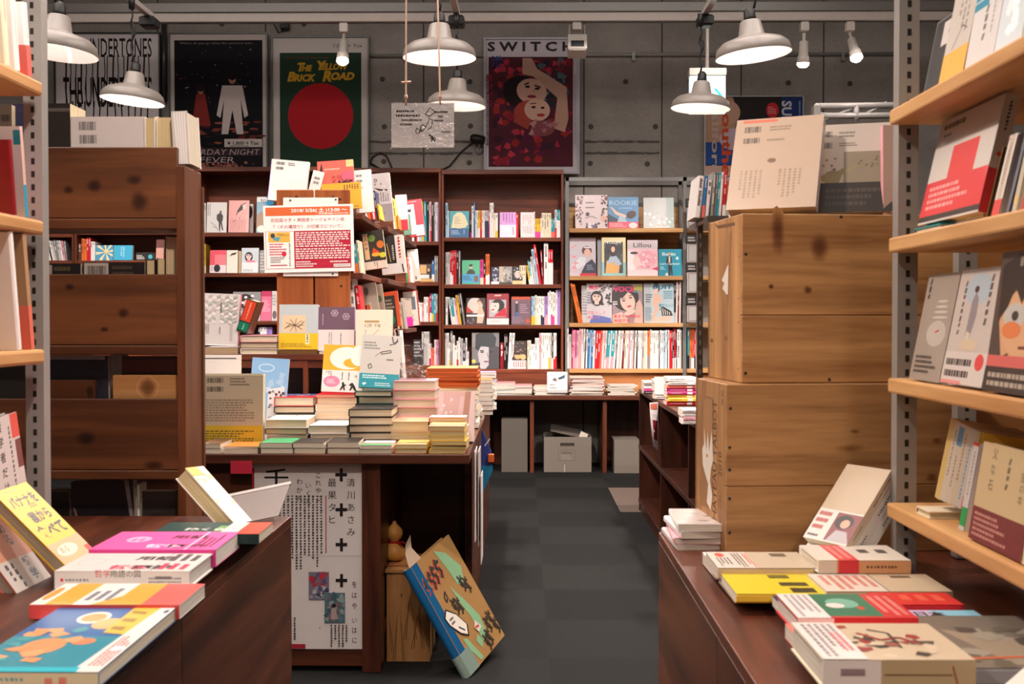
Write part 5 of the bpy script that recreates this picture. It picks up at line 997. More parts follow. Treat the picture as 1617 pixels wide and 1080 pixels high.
mag(1017, 1064.5, 446.5, 509, MZ[2], BY, 'l', [('r', 0, 0, 1, 1, 'bcd0d8'), ('r', 0, 0, .24, 1, 'b8bec4'), ('e', .42, .88, .12, .13, '4a2c26'), ('e', .40, .82, .085, .085, skin), ('p', [(.28, .5), (.34, .74), (.5, .72), (.62, .58), (.5, .5), (.48, .3), (.3, .02), (.2, .02), (.36, .36)], 'e8bca8'), ('p', [(.52, .36), (.62, .42), (.9, .3), (.96, .18), (.6, .18)], '2c282a')] + [('k', [(.56+.07*i, .40-.03*i), (.58+.07*i, .2)], .006, 'e0dcda') for i in range(5)] + [('p', [(.2, .02), (.5, .16), (.75, .18), (.92, .16), (.9, .04)], 'eac2b0'), ('t', 'SUIT', .3, .86, .15, '2a8aa8', {'w': .66, 'b': .04}), ('t', '痩せエット', .5, .40, .10, '3a94b4', {'w': .48, 'b': .02}), ('l', .04, .05, .26, .4, 7, '6a8a9a', 4), ('l', .06, .5, .3, .74, 4, '4a5a64', 5), ('l', .66, .6, .96, .82, 4, '4a94b0', 6)], 'fitness magazine with a crouching woman in striped shorts')
spine_row('k/l:2.6:63 w:2.8:65:1 d:2.2:64:1 w:2.8:65:1', 1064.6, MZ[2], BY+.0, 'ending the third rack shelf', kind='magazine', seed=52)
spine_row('w:2:63 l:2.2:54*2 m:2:63:1 p:3.2:61:1 h/p:2.8:61:1 l:3:60:1 p:2.2:63:1*2 w:2.4:63:1 w:2.4:63:2 k:1.4:60:2 w:2.8:62:2 b:3.2:61:2 i:2.6:61:2 b:2.8:61:2 w:3.2:60:2 r:4:60:3 r:3.6:60:3 s:3.2:60:3 w:2.4:60:3 p:2:60:3 w:2.4:60:3 t/p:4.6:60:4 w:2.4:60:4 t/p:4.6:60:4 w:3:60:4 k:1.6:58:4 w:3.2:60:4 l:2.6:60:4 w:3:60:4 d:2:60:4 c:3:60:3 w:3:60:3 p:2.2:60:3 w:3:60:2 l:3:60:2', 896, MZ[3], BY-.01, 'in bottom rack row, left half', kind='magazine', seed=53)
spine_row('d:2.2:58:1 w:3:60:2 k:1.4:58:1 w:2.6:60:1 w:2.2:60:1*2 l:2.8:60 c:2.6:60 w:2.4:60 o/g:4.2:60 w:2.8:62 w:2.8:60*4 k:1.4:58 w:2.6:61 w:3.2:60 i:3:60 w:3:61 k:1:58 w:2.4:61 r:3:60 r:2:60 k/w:2.2:62 r/w:2.4:63:-1 k:1.2:60 w:5:62 l:2.4:61', 999, MZ[3], BY-.01, 'in bottom rack row, right half', kind='magazine', seed=54, from_='left')
spine_row('t/k:3:63 o/g:2.6:62 o/w:2.4:62 s/w:2.4:62 r/k:2.4:62 p/w:2.6:62 l/k:2.8:62 w:2.2:60', 1086, MZ[3], BY-.01, 'right of the rack post', kind='magazine', seed=55)
# --- magazine piles on the counter
def pile(p0, p1, yb, Y, cols, depth, where, cat,  z=None, th=None, rot=0, jit=.006, seed=1, page='e4dccf', ops=(), hard=False, group=None, parts=False, first=None, side='L', mt='printed_cover', back=None, name=None, desc=None, jr=1.5):
    """books lying flat; cols = bottom to top 'colour:thickness px'"""
    rr = random.Random(seed); a = at(p0, yb, Y); b = at(p1, yb, Y); wd = b.x-a.x; z = a.z if z is None else z; s_ = F/Y
    items = []
    for it in cols.split():
        n = 1
        if '*' in it: it, n = it.split('*'); n = int(n)
        items += [it]*n
    n = len(items); z += .0008; objs = []
    if cat == 'book': cat = 'hardback' if hard else 'paperback'
    for i, it in enumerate(items):
        p = it.split(':'); t = float(p[1])/s_ - .0006; c = p[0].split('/'); k = n-1-i
        ww = wd*rr.uniform(.975, 1.0); dd = depth
        jx, jy, jr_ = (rr.uniform(-jit, jit), rr.uniform(0, jit*1.5), rr.uniform(-jr, jr))
        cx, cy = (a.x+b.x)/2+jx, Y+dd/2+jy
        if rot in (90, -90): M = flat(cx, cy, z+t, dd, ww, rot + jr_); W_, H_ = dd, ww
        else: M = flat(cx, cy, z+t, ww, dd, rot + jr_); W_, H_ = ww, dd
        d = (desc or PAL[c[0]][1] + ' ' + cat) if not (k == 0 and first) else first
        lab = f'{d}, {stkpos(k, n)} of {where}' if n > 1 else f'{d}, {where}'
        objs.append(book(M, W_, H_, t, c[0], ops=(ops if k == 0 else ()), spine=[('r', .2, .12, .8, .3, 'w'), ('v', .3, .35, .7, .9, 1, K if sum(pc(c[0])) > .7 else 'l', i)] if t > .006 else (), label=lab, cat=cat, name=name or cat.replace(' ', '_'), group=group or where, parts=parts, hard=hard, page=c[1] if len(c) > 1 else page, side=side, m=mt, backcol=back)); z += t + .0005
    return z, objs
CY = 8.68
pile(756, 785, 622, CY, 'l:3*3 w:2.5*2 v:2.5*3 i:2', .24, 'pile at the left end of the back counter', 'magazine', z=CZ, seed=61)
pile(778, 814, 622, CY, 'i:2.6*2 l:2.6 t:2 w:2.6*2 i:2.4 p:2', .24, 'pile second from left on the back counter', 'magazine', z=CZ, seed=62)
pile(803, 840, 622, CY, 'l:2.4*3 w:2.2*2 p:2*2', .24, 'low pile third from left on the back counter', 'magazine', z=CZ, seed=63)
pile(843, 893, 622, CY, 'w:2*2 l:2 w:2*3 c:2', .24, 'slumped pile under the upright card on the counter', 'magazine', z=CZ, seed=64)
mb = MB(); Mc, wd, ht = face_out(864, 896, 583, 616, CY-.01, CZ+.018, 12)
mb.box(0, wd, 0, .002, 0, ht, 'matte_paper', lin('dcdad8')); emit(mb, [('p', [(.25, .62), (.4, .72), (.5, .6), (.38, .55)], '4a6478'), ('p', [(.52, .7), (.9, .86), (.86, .7), (.6, .62)], '3a5468'), ('e', .42, .6, .05, .07, 'a85a50'), ('l', .12, .34, .5, .42, 1, '6a6a6c'), ('l', .12, .2, .62, .27, 1, '6a6a6c'), ('r', 0, 0, 1, .13, 'b8b8b6')], wd, ht, lambda x, y, e: (x, -e, y), 'matte_paper')
tag(mb.build('greeting_card', M=Mc), 'white card with a small painted bird standing on the counter magazines', 'card')
pile(901, 953, 625, CY-.0, 'w:2.6 l:2.6 p:2 w:2.4 l:2.4 v:2 p:2.4 r:2 p:2.2 w:2 p:2.2*2 c:2', .24, 'tall pink pile on the back counter', 'magazine', z=CZ, seed=65, rot=0, jit=.012, jr=4)
pile(960, 1004, 624, CY, 'l:3 x:3 l:2.4 x:2.6 l:2.6 w:2', .24, 'brown and white pile, counter right end', 'magazine', z=CZ, seed=66, jit=.012, jr=5)
# --- boxes under the counter
def carton(p0, p1, py0, py1, Y, D, col, label, kind, name='cardboard_box'):
    a = at(p0, py1, Y); b = at(p1, py0, Y); x0, x1, z1 = a.x, b.x, b.z
    r0 = root(name, ((x0+x1)/2, Y, 0), label, 'box'); th = .006; c = lin(col)
    mb = MB().box(x0, x1, Y, Y+th, 0.001, z1, 'matte_paper', c); W_, H_ = x1-x0, z1
    fr = lambda x, y, e: (x0+x, Y-e, y)
    if kind == 'file': emit(mb, [('r', .34, .74, .64, .83, '2a241e'), ('r', .35, .75, .63, .775, '4a4034'), ('k', [(.3, .33), (.3, .62), (.66, .62), (.66, .33), (.3, .33)], .0025, '5a544e'), ('t', 'Fellowes', .37, .53, .065, '3a3530', {'w': .22, 'b': .02, 'sh': .15}), ('l', .36, .36, .62, .5, 3, '8a827a'), ('r', .43, 0, .44, .22, 'cfc4b8')], W_, H_, fr, 'matte_paper')
    if kind == 'grid': emit(mb, [('k', [(.02+.14*i, .03), (.02+.14*i, .23)], .002, '6a625a') for i in range(8)] + [('k', [(0, .03+.05*i), (1, .03+.05*i)], .002, '6a625a') for i in range(5)], W_, H_, fr, 'matte_paper')
    mb.build('front_wall', r0)
    for nm, q in (('side_wall', (x0, x0+th, Y+th, Y+D, .001, z1)), ('side_wall', (x1-th, x1, Y+th, Y+D, .001, z1)), ('rear_wall', (x0+th, x1-th, Y+D-th, Y+D, .001, z1)), ('base', (x0+th, x1-th, Y+th, Y+D-th, .001, .007))): MB().box(*q, 'matte_paper', c).build(nm, r0)
    if kind == 'closed' or kind == 'grid': MB().box(x0+th, x1-th, Y+th, Y+D-th, z1-.006, z1, 'matte_paper', c).build('lid', r0)
    else:
        MB().box(0, W_*.7, 0, .006, 0, .16, 'matte_paper', c, M=T(x0+W_*.15, Y+D*.5, z1+.03) @ RY(12) @ RX(-75)).build('flap', r0)
        MB().box(0, .06, 0, .004, 0, .05, 'matte_paper', lin('b8b0a4'), M=T(x0+W_*.74, Y+.06, z1-.005) @ RY(25) @ RX(-20)).build('paper_corner', r0)
    return r0
carton(792, 833, 662, 748, 8.72, .25, '5c5650', 'tall plain grey box in the left bay under the counter', 'closed')
carton(859, 934, 690, 748, 8.72, .38, '746d65', 'open grey file box with a handle hole under the counter', 'file')
carton(970, 1010, 695, 751, 8.66, .3, '787169', 'small pale box with a printed grid under the counter right bay', 'grid')
# ================================================================== books along the angled shelves
SB = 'on the angled shelves'
fo(422, 482, 252, 318, 1.63, SY0+.06, 'w', [('b', .12, .86, .38, .95), ('b', .12, .74, .36, .83), ('l', .45, .86, .7, .95, 2, '6a6668'), ('e', .75, .42, .2, .12, 'd8d4d4'), ('e', .75, .42, .19, .11, 'e9e5e2')], 'white back cover with barcodes standing upright behind the left plank top', roll=5, lean=6, t=.02, spcol='v')
fo(482, 500, 264, 316, 1.63, SY0+.10, 'w', [('b', .2, .72, .8, .82), ('b', .2, .58, .8, .68)], 'narrow white barcoded book tilted between the two plank tops', roll=14, lean=4, t=.02)
fo(505, 562, 253, 333, SZ[0], SY0+.10, 's', [('r', 0, 0, 1, 1, 'e8695c'), ('e', .85, .62, .25, .16, 'f0607a'), ('p', [(.02, .7), (.12, .98), (.16, .7)], '3a2a2c'), ('p', [(.05, .45), (.5, .5), (.8, .62), (.95, .5), (.95, .4), (.1, .38)], '33262a'), ('s', .4, .4, .95, .6, 16, .05, ('33262a', 'c8404a', '6a4a3a'), 3), ('t', '大阪', .36, .62, .1, '7a2a2c', {'w': .32}), ('l', .2, .8, .8, .86, 1, 'f0b8a8'), ('r', .8, .86, 1, 1, 'e8c888')], 'coral illustrated guide book with skyline standing behind the right plank', roll=-4, lean=6, t=.012)
fo(510, 572, 291, 333, SZ[0], SY0+.065, 'y', [('r', 0, 0, 1, 1, 'eba93c'), ('v', .55, .72, .95, .92, 6, '4a3a2c'), ('l', .8, .06, .98, .12, 1, '8a5a2c')], 'orange yellow book standing in front of the coral guide book', roll=-4, lean=4, t=.01)
fo(563, 591, 265, 333, SZ[0], SY0+.13, 'w', [('b', .1, .83, .5, .90), ('b', .1, .70, .5, .78), ('l', .1, .55, .6, .62, 2, '8a8688')], 'white back cover with two barcodes at the near end of the top angled shelf', roll=-5, lean=4, t=.02)
spine_row('w:4:48:-8 o:3:50:-9 r:4:50:-9 w:3:50:-8 r:2:48:-8 n:3:46:-7 y:3:24:-4', 578, SZ[0], 4.88, 'on top angled shelf, near end', seed=71, depth=.13)
fo(585, 622, 274, 352, SZ[0], 5.24, 'l', [('r', 0, 0, 1, 1, 'b3afb0'), ('e', .38, .86, .07, .035, K), ('e', .38, .86, .04, .02, 'b3afb0'), ('t', '銀', .3, .76, .05, K), ('t', '魚', .55, .76, .05, K), ('p', [(.25, .72), (.5, .64), (.85, .63), (.85, .66), (.6, .67)], K), ('v', .4, .42, .9, .6, 5, '4a4648'), ('r', 0, 0, 1, .36, '868082'), ('l', .3, .15, .7, .3, 3, '5a5658'), ('s', .7, .5, .98, .98, 6, .06, ('d8d4d6', 'c4c0c2'), 4)], 'grey plastic wrapped book with a black crescent on the top angled shelf', roll=-6, lean=7, t=.025, m='printed_cover')
spine_row('c:3:50:-6 y:3:48:-6 o:2.6:22:-2', 622, SZ[0], 5.4, 'on top angled shelf, middle', seed=72, depth=.12)
fo(627, 645, 312, 368, SZ[0], 5.55, 'w', [('r', 0, 0, 1, .3, 'b81c30'), ('v', .35, .6, .5, .9, 1, K), ('v', .45, .36, .6, .55, 1, K)], 'white book with a red lower band on the top angled shelf', roll=-4, lean=5)
fo(638, 650, 345, 378, SZ[0], 5.88, 'j', [('r', 0, 0, 1, 1, '4a6a58')], 'dark green book low on the far end of the top angled shelf', roll=-5)
fo(643, 659, 332, 380, SZ[0], 5.93, 'l', [('r', .1, .75, .7, .85, K), ('v', .3, .1, .6, .7, 2, '6a6a70')], 'pale printed booklet leaning at the far end of the top angled shelf', roll=-8)
fo(648, 672, 324, 383, SZ[0], 6.1, 'r', [('r', 0, 0, 1, 1, 'a81e2e'), ('l', .1, .92, .9, .97, 1, 'd88'.replace('d88', 'dd8888')), ('r', .4, .02, .95, .3, 'd8ccc8')], 'wine red magazine leaning at the far end of the top angled shelf', roll=-7)
spine_row('p:4:48:-5 t/o:5:46:-5 c:4:52:-6', 558, SZ[1], 4.64, 'on second angled shelf, near end', seed=73, depth=.12)
fo(574, 612, 373, 434, SZ[1], 4.78, 'k', [('r', 0, .2, 1, 1, '2c2722')] + [('k', [(.1*i-.2, .2), (.1*i+.4, 1)], .002, '4a443c') for i in range(12)] + [('e', .5, .8, .15, .09, '6a8a3a'), ('e', .83, .62, .15, .1, 'd0702c'), ('p', [(.42, .36), (.52, .56), (.75, .44), (.8, .36)], 'c84a24'), ('e', .6, .37, .18, .05, 'e0a838'), ('e', .88, .34, .14, .07, 'c8c83a'), ('e', .08, .7, .1, .06, 'b03a2c'), ('r', .14, .26, .34, .94, 'd8b088'), ('t', '花人の水', .24, .86, .11, K, {'v': 1, 'b': .01}), ('r', 0, 0, 1, .2, 'd8c8bc'), ('v', .45, .03, .65, .18, 2, '6a5a50')], 'black patterned book with lanterns and a vertical title on the second angled shelf', roll=-8, lean=6, t=.022)
fo(604, 642, 379, 440, SZ[1], 5.26, 'k', [('r', 0, .25, .5, 1, '2a2624'), ('r', .05, .3, .35, .75, '241a16'), ('k', [(.4, .32), (.3, .8)], .003, 'd0a838'), ('v', .46, .35, .6, .75, 1, 'c8c4bc'), ('r', .64, .25, 1, 1, 'd8d4d0'), ('v', .7, .35, .9, .95, 1, 'b03028'), ('r', 0, 0, 1, .27, 'dcd8d6'), ('k', [(.9, .02), (.86, .24)], .006, K)], 'thick dark book with a white lower band on the second angled shelf', roll=-6, lean=5, t=.05)
spine_row('e:3:34:-4 s:3:40:-4 l:3:40:-4', 642, SZ[1], 5.84, 'on second angled shelf, far end', seed=74, depth=.11)
fo(647, 664, 394, 445, SZ[1], 5.98, 'a', [('r', 0, 0, 1, 1, 'a89c94'), ('p', [(.3, 1), (.8, .4), (1, .4), (1, 1)], 'c8c0ba'), ('p', [(.55, .06), (.62, .2), (.72, .06)], K)], 'beige grey book leaning at the far end of the second angled shelf', roll=-6)
spine_row('w:8:84:-6 r:7:72:-9', 556, SZ[2], 4.64, 'on third angled shelf, near end', seed=75, depth=.12)
fo(575, 603, 452, 520, SZ[2], 4.86, 'a', [('r', 0, 0, 1, 1, 'ada093'), ('e', .4, .82, .13, .1, '6a6058'), ('r', .1, .2, .4, .5, K), ('r', .45, .1, .6, .55, 'c8bcb0'), ('r', .3, .25, .5, .5, 'c85a2a')], 'grey brown book with a mushroom mark on the third angled shelf', roll=-9, t=.012)
fo(598, 612, 450, 520, SZ[2], 5.0, 'c', [('r', 0, 0, 1, 1, 'b0a494'), ('e', .5, .66, .3, .08, '5a7a5a')], 'tall tan book with a green spot on the third angled shelf', roll=-8, t=.01)
fo(611, 634, 463, 519, SZ[2], 5.26, 'o', [('r', 0, 0, 1, 1, 'd8552a'), ('r', .0, .0, .75, .88, '3a322c'), ('l', .1, .5, .7, .8, 3, 'a89c8c'), ('e', .35, .2, .3, .16, '2a7a52')], 'orange bordered dark book on the third angled shelf', roll=-7, t=.012)
spine_row('c:3:52:-7 x:3:44:-6 a:3:42:-5 g:3:46:-6', 628, SZ[2], 5.5, 'on third angled shelf, middle', seed=76, depth=.11)
fo(641, 664, 461, 517, SZ[2], 5.95, 'd', [('r', 0, 0, .92, .97, 'b5aca4'), ('r', .15, .45, .8, .82, '4e5866'), ('l', .2, .1, .8, .35, 2, '8a8078')], 'grey framed book with a slate blue square on the third angled shelf', roll=-6, t=.014)
fo(637, 653, 472, 518, SZ[2], 5.87, 'a', [('r', 0, 0, 1, 1, 'a89a8c'), ('r', 0, 0, 1, .33, 'd8288a')], 'small tan book with a magenta band on the third angled shelf', roll=-6, t=.008)
spine_row('k:4:78:-6 w:4:80:-7 k:3:80:-7 w:4:78:-6', 622, SZ[3], 5.3, 'on lowest angled shelf', seed=77, depth=.11)
# ================================================================== the central table
TB = TZ0
PG = 'dcc8ab'; BP = 'd8c094'
pile(318, 349, 719, 3.725, 'w/e8ddc8:8 x/d8cbb4:8', .16, 'left end of the front table row', 'book', z=TB, seed=81, parts=True, desc='flat book with pale pages')
pile(351, 406, 720, 3.725, 'w/e6d6bc:9 o/e6d6bc:3', .14, 'front table row before the yellow banded book', 'book', z=TB, seed=82, parts=True)
pile(408, 461, 720, 3.725, 'k/e2d6c2:9 e/e2d6c2:9', .145, 'front table row, green covered', 'book', z=TB, seed=83, parts=True)
pile(462, 512, 720, 3.725, 'g/e0d0b4:9 k/e2d6c2:9', .145, 'front table row, right of the green covered pair', 'book', z=TB, seed=84, parts=True)
pile(514, 566, 720, 3.725, 'x/d9cdb8:9 k/d9cdb8:10', .145, 'front table row before the tall middle stack', 'book', z=TB, seed=85, parts=True)
pile(569, 621, 720, 3.725, 'l/e2d6be:8 w/e2d6be:6', .145, 'front table row, green and white topped', 'book', z=TB, seed=86, parts=True, ops=[('r', 0, 0, 1, .35, '4aa070'), ('r', 0, .35, 1, .5, 'c8483c')])
cam_ops = [('r', 0, 0, 1, 1, 'e0b060'), ('p', [(0, .2), (.2, .34), (.45, .28), (.7, .36), (1, .3), (1, .5), (0, .45)], '4a4a34'), ('r', 0, 0, 1, .16, 'e08a70')]
pile(624, 675, 720, 3.725, 's/dcc696:8 y/dcc696:7', .148, 'front table row, yellow and olive topped', 'pocket book', z=TB, seed=87, parts=True, ops=cam_ops)
pile(678, 735, 721, 3.725, 'y/d6bd86:7*4 y/d6bd86:8 s/d6bd86:8', .148, 'yellow edged pocket book stack at the table corner', 'pocket book', z=TB, seed=88, parts=True, ops=cam_ops)
zz, _ = pile(680, 738, 700, 3.885, 'c/d8c39a:7*6 r/d8c39a:7', .1, 'pocket book stack behind the yellow edged one', 'pocket book', z=TB, seed=89, parts=True, ops=[('r', 0, 0, 1, 1, 'e8e4e4'), ('s', .1, .1, .9, .9, 20, .06, ('3a4a8a', 'b03a3a', '2a2a34'), 3), ('r', 0, 0, 1, .1, 'd8583c')])
# second row
pile(420, 486, 700, 3.90, 'l/d8c8ae:11 w/dccbb0:10 x/cdb99c:10 w/e2d0b4:14', .19, 'fluffy topped white stack in the second table row', 'book', z=TB, seed=90, parts=True, hard=True, ops=[('s', .05, .05, .95, .95, 30, .06, ('e8e4e0', 'a8b8b8', 'd8886a', 'd0ccc8'), 3)])
pile(488, 550, 700, 3.90, 'w/dccbb0:11 l/d8c8ae:11 w/e0d0b6:14', .19, 'plain white pair-like stack in the second table row', 'book', z=TB, seed=91, parts=True, hard=True)
pile(549, 619, 700, 3.90, 'k/d6c4a8:12*3 k/dccbb0:13*2', .19, 'black covered tall stack in the second table row', 'book', z=TB, seed=92, parts=True, hard=True, ops=[('s', .05, .05, .95, .95, 20, .05, ('3a3634', '5a5450'), 3)])
pile(618, 681, 700, 3.90, 'x/d2c29c:13 a/d2c29c:13 a/d6c6a2:16', .19, 'knitted looking tan stack in the second table row', 'book', z=TB, seed=93, parts=True, hard=True, ops=[('s', .02, .02, .98, .98, 60, .03, ('b0a48c', '8a8070', 'c8bca4'), 3)])
# third row
zc1, _ = pile(434, 498, 690, 4.10, 'g/d8cab0:11*3 k/d8c6aa:12 k/d8c6aa:11 r/e2d2b8:15', .17, 'red and blue topped stack in the third table row', 'book', z=TB, seed=94, parts=True, hard=True, ops=[('r', 0, .4, 1, 1, '4a5a8a'), ('s', .1, .3, .9, .9, 14, .06, ('c83a3a', 'e0d0c8'), 3)])
zc2, _ = pile(497, 561, 690, 4.10, 'g/d8cab0:12*2 w/e2c6a6:12*3 s/e8c8a8:10 r/d89a80:5', .17, 'peach edged stack under the moon cover book', 'book', z=TB, seed=95, parts=True, hard=False)
zc3, _ = pile(562, 621, 690, 4.10, 'j/c8bda2:12*4 j/c8bda2:12*2 j/c8bda2:9', .17, 'dark green covered stack under the teal banded book', 'book', z=TB, seed=96, parts=True, hard=True)
zc4, _ = pile(623, 690, 690, 4.10, 'x/d8c4ac:13*2 p/dccab2:14*4 p/e0ceb8:15', .18, 'tall pinkish stack holding the acrylic stand', 'book', z=TB, seed=97, parts=True, hard=True)
Yb = 4.125
fo(507, 572, 546, 620, zc2, Yb, 'y', [('r', 0, 0, 1, 1, 'ecaa2e'), ('e', .58, .72, .42, .24, 'f2ece0'), ('e', .72, .62, .22, .1, 'ecaa2e'), ('e', .86, .78, .2, .22, 'f4eee4'), ('r', 0, 0, 1, .46, 'e8dfda'), ('e', .24, .22, .2, .12, 'ee86a6'), ('l', .12, .17, .36, .27, 3, 'f8d0dc'), ('v', .08, .33, .24, .44, 3, '5a5050'), ('v', .46, .26, .52, .42, 1, K), ('v', .62, .26, .68, .42, 1, K), ('t', '道', .79, .32, .06, K), ('p', [(.44, .04), (.5, .14), (.49, .2), (.53, .22), (.56, .16), (.62, .16), (.56, .12), (.58, .04), (.54, .04), (.53, .1), (.48, .04)], K), ('p', [(.66, .15), (.72, .2), (.76, .2), (.82, .12), (.86, .04), (.8, .04), (.76, .1), (.72, .04), (.68, .04), (.72, .13)], K)], 'yellow book with a big white moon and two black figures standing on a stack', lean=12, roll=2, t=.018)
fo(566, 629, 529, 612, zc3, Yb, 'l', [('r', 0, 0, 1, 1, 'c9c5c0'), ('l', .06, .72, .5, .88, 3, '7a8078'), ('k', [(.76, .98), (.8, .86), (.92, .9)], .0035, K), ('k', [(.7, .82), (.86, .85), (.9, .95)], .003, K), ('k', [(.5, .68), (.74, .72), (.76, .68), (.52, .64), (.5, .68)], .003, '3a3a3a'), ('k', [(.2, .4), (.26, .46), (.3, .38), (.22, .36), (.2, .44)], .003, '5a5a58'), ('k', [(.36, .6), (.5, .68)], .002, '6a6a68'), ('l', .66, .52, .9, .56, 1, '3a3a3a'), ('r', 0, 0, 1, .27, '2f95a4'), ('l', .08, .17, .9, .25, 2, 'd8f0f2'), ('l', .4, .03, .94, .11, 2, 'c0e0e4'), ('p', [(.08, .08), (.14, .1), (.2, .08), (.12, .04)], 'd8f0f2')], 'pale grey book with bird drawings and a teal band standing on a stack', lean=11, roll=3, t=.02)
zd, _ = pile(562, 622, 640, 4.305, 'w:14 g:14 l:14 w:15 g:14 c:14 l:14 x:14', .13, 'pale stack under the cream titled book', 'book', z=TB, seed=98)
fo(561, 619, 487, 573, zd, 4.31, 'c', [('r', 0, 0, 1, 1, 'f0dfcc'), ('r', .24, .76, .64, .8, 'b0986a'), ('t', '幻想', .24, .68, .07, '5a4a3a', {'w': .2}), ('t', '不倫', .5, .68, .07, '5a4a3a', {'w': .18}), ('k', [(.4, .48), (.64, .64)], .0025, 'b8a894'), ('v', .24, .35, .3, .64, 1, 'b0a090')], 'cream book with a small brown title standing behind the teal banded book', lean=5, t=.02)
zr0, _ = pile(440, 502, 557, 4.31, 'x/7a5a34:6', .13, 'lying under the blue and yellow book', 'book', z=RZ_, seed=99, desc='thin dark book')
fo(440, 502, 482, 553, zr0, 4.33, 'i', [('r', 0, 0, 1, 1, 'bcc6ca'), ('r', .08, .38, .68, .76, 'e2c8a8'), ('k', [(.14, .46), (.3, .56), (.5, .5), (.64, .62)], .003, '5a4a3a')] + [('k', [(.4, .54), (.4+.24*math.cos(i*.7), .54+.15*math.sin(i*.7))], .002, '5a4a3a') for i in range(9)] + [('r', 0, 0, 1, .36, 'ecc02c'), ('l', .06, .04, .9, .14, 3, '8a7428'), ('r', .68, .12, .78, .34, 'efe4c4'), ('v', .69, .13, .77, .33, 1, '5a5040')], 'pale blue book with a spidery drawing and a yellow band on the riser', lean=6, t=.02)
zr1, _ = pile(503, 560, 557, 4.31, 'w/e0d4c4:4', .13, 'lying under the purple book', 'book', z=RZ_, seed=100, desc='thin white book')
fo(502, 559, 485, 554, zr1, 4.33, 'v', [('r', 0, 0, 1, 1, '6d5567'), ('r', 0, 0, 1, .48, 'dcd6d6'), ('v', .1, .6, .15, .84, 1, 'c8b8c4'), ('v', .6, .1, .66, .4, 1, '4a4448'), ('v', .28, .1, .4, .42, 2, '8a8488')] + [q for cx, cy in ((.45, .86), (.77, .78)) for q in [('k', [(cx+.1*math.cos(i*1.047), cy+.075*math.sin(i*1.047)), (cx+.1*math.cos(i*1.047+1.047), cy+.075*math.sin(i*1.047+1.047))], .002, 'c4b0c0') for i in range(6)] + [('k', [(cx, cy), (cx+.1*math.cos(i*1.047), cy+.075*math.sin(i*1.047))], .002, 'c4b0c0') for i in range(6)]], 'purple book with umbrella drawings and a white band on the riser', lean=6, t=.02, hard=True)
zr2, _ = pile(319, 376, 557, 4.31, 'l/b8a080:11', .14, 'lying under the zigzag patterned book', 'book', z=RZ_, seed=101, desc='flat book with brown pages')
zig = [('r', 0, 0, 1, 1, 'd2cccb')]
for i in range(8):
    for j in range(7):
        u, v = .02+i*.115, .44+j*.078
        if 3 <= i <= 3 and j < 3: continue
        c = ('e6e2de', 'b9b2ae', 'dcd6d2', 'a8b0a8')[(i*3+j*5) % 4]; zig.append(('p', [(u, v), (u+.11, v+(.03 if i % 2 else -.03)), (u+.11, v+(.03 if i % 2 else -.03)+.045), (u, v+.045)], c))
zig += [('v', .46, .62, .53, .82, 1, '4a4646'), ('v', .46, .22, .52, .36, 1, '6a6464'), ('v', .06, .22, .2, .42, 3, '8a8484'), ('v', .76, .1, .86, .42, 2, 'a8a2a2'), ('r', 0, 0, 1, .02, 'f4f0f0')]
fo(318, 375, 464, 546, zr2, 4.33, 'l', zig, 'grey book with a zigzag block pattern standing on the riser', lean=5, roll=2, t=.03, spcol='p', hard=True, side='R')
zr3, _ = pile(378, 437, 557, 4.31, 'w/e0d0b4:9 x/c8b49a:10 p/e2d2ba:11', .15, 'stack of three on the riser', 'book', z=RZ_, seed=102, parts=True, hard=True)
Mq, wd, ht = frame3(at(373, 524, 4.33), at(393, 531, 4.33), at(404, 481, 4.33))
t_ = .042
book(T(0, 0, .006) @ Mq @ T(t_, 0, 0) @ RZ(90), .11, .128, t_, 'x', spine=[('r', 0, 0, 1, 1, '2a3a2c'), ('r', .06, .34, .94, .97, 'd8442c'), ('r', .06, .05, .94, .30, '12775a'), ('v', .35, .42, .65, .92, 1, 'f0a890'), ('v', .35, .1, .65, .26, 1, '8ac0a8')], ops=[('r', 0, 0, 1, 1, '5c4232')], label='thick dark book with a red and green spine leaning on the riser stack', hard=True, side='L', backcol='x', page='d8c8b0')
fo(319, 415, 587, 704, TB, 3.885, 'c', [('r', 0, 0, 1, 1, 'a99c86'), ('b', .05, .86, .36, .95), ('b', .05, .74, .36, .83), ('l', .45, .83, .8, .95, 3, '6a6050'), ('l', .06, .35, .85, .66, 9, '7d7260', 4), ('r', 0, 0, 1, .3, 'b59a2c'), ('l', .06, .04, .85, .24, 6, '6a5a20', 5), ('r', .0, .97, 1, 1, 'cfc2a8')], 'large tan book back cover with barcodes and a mustard band on the table', lean=3, t=.03, page='e6d8b8', hard=True)
fo(319, 378, 563, 704, TB, 4.0, 'w', [('r', .05, .955, .9, .965, K)], 'white cover rising behind the mustard banded back cover', lean=3, t=.02)
fo(388, 447, 563, 692, TB+.0, 4.10, 'i', [('r', 0, 0, 1, 1, '86b0d8'), ('e', .4, .88, .22, .05, 'c4dcf0'), ('e', .4, .88, .19, .038, '86b0d8'), ('s', .5, .5, 1, .9, 10, .12, ('b4cce0', 'a0c0dc'), 4), ('p', [(.5, 0), (.5, .62), (.92, .66), (.96, 0)], 'd8d6d8'), ('s', .52, .34, .92, .6, 22, .05, ('4a4648', '8a8688'), 6), ('l', .55, .1, .8, .3, 4, '9a989a')], 'blue and white doodled folder standing by the red topped stack', lean=9, roll=3, t=.008, cat='folder')
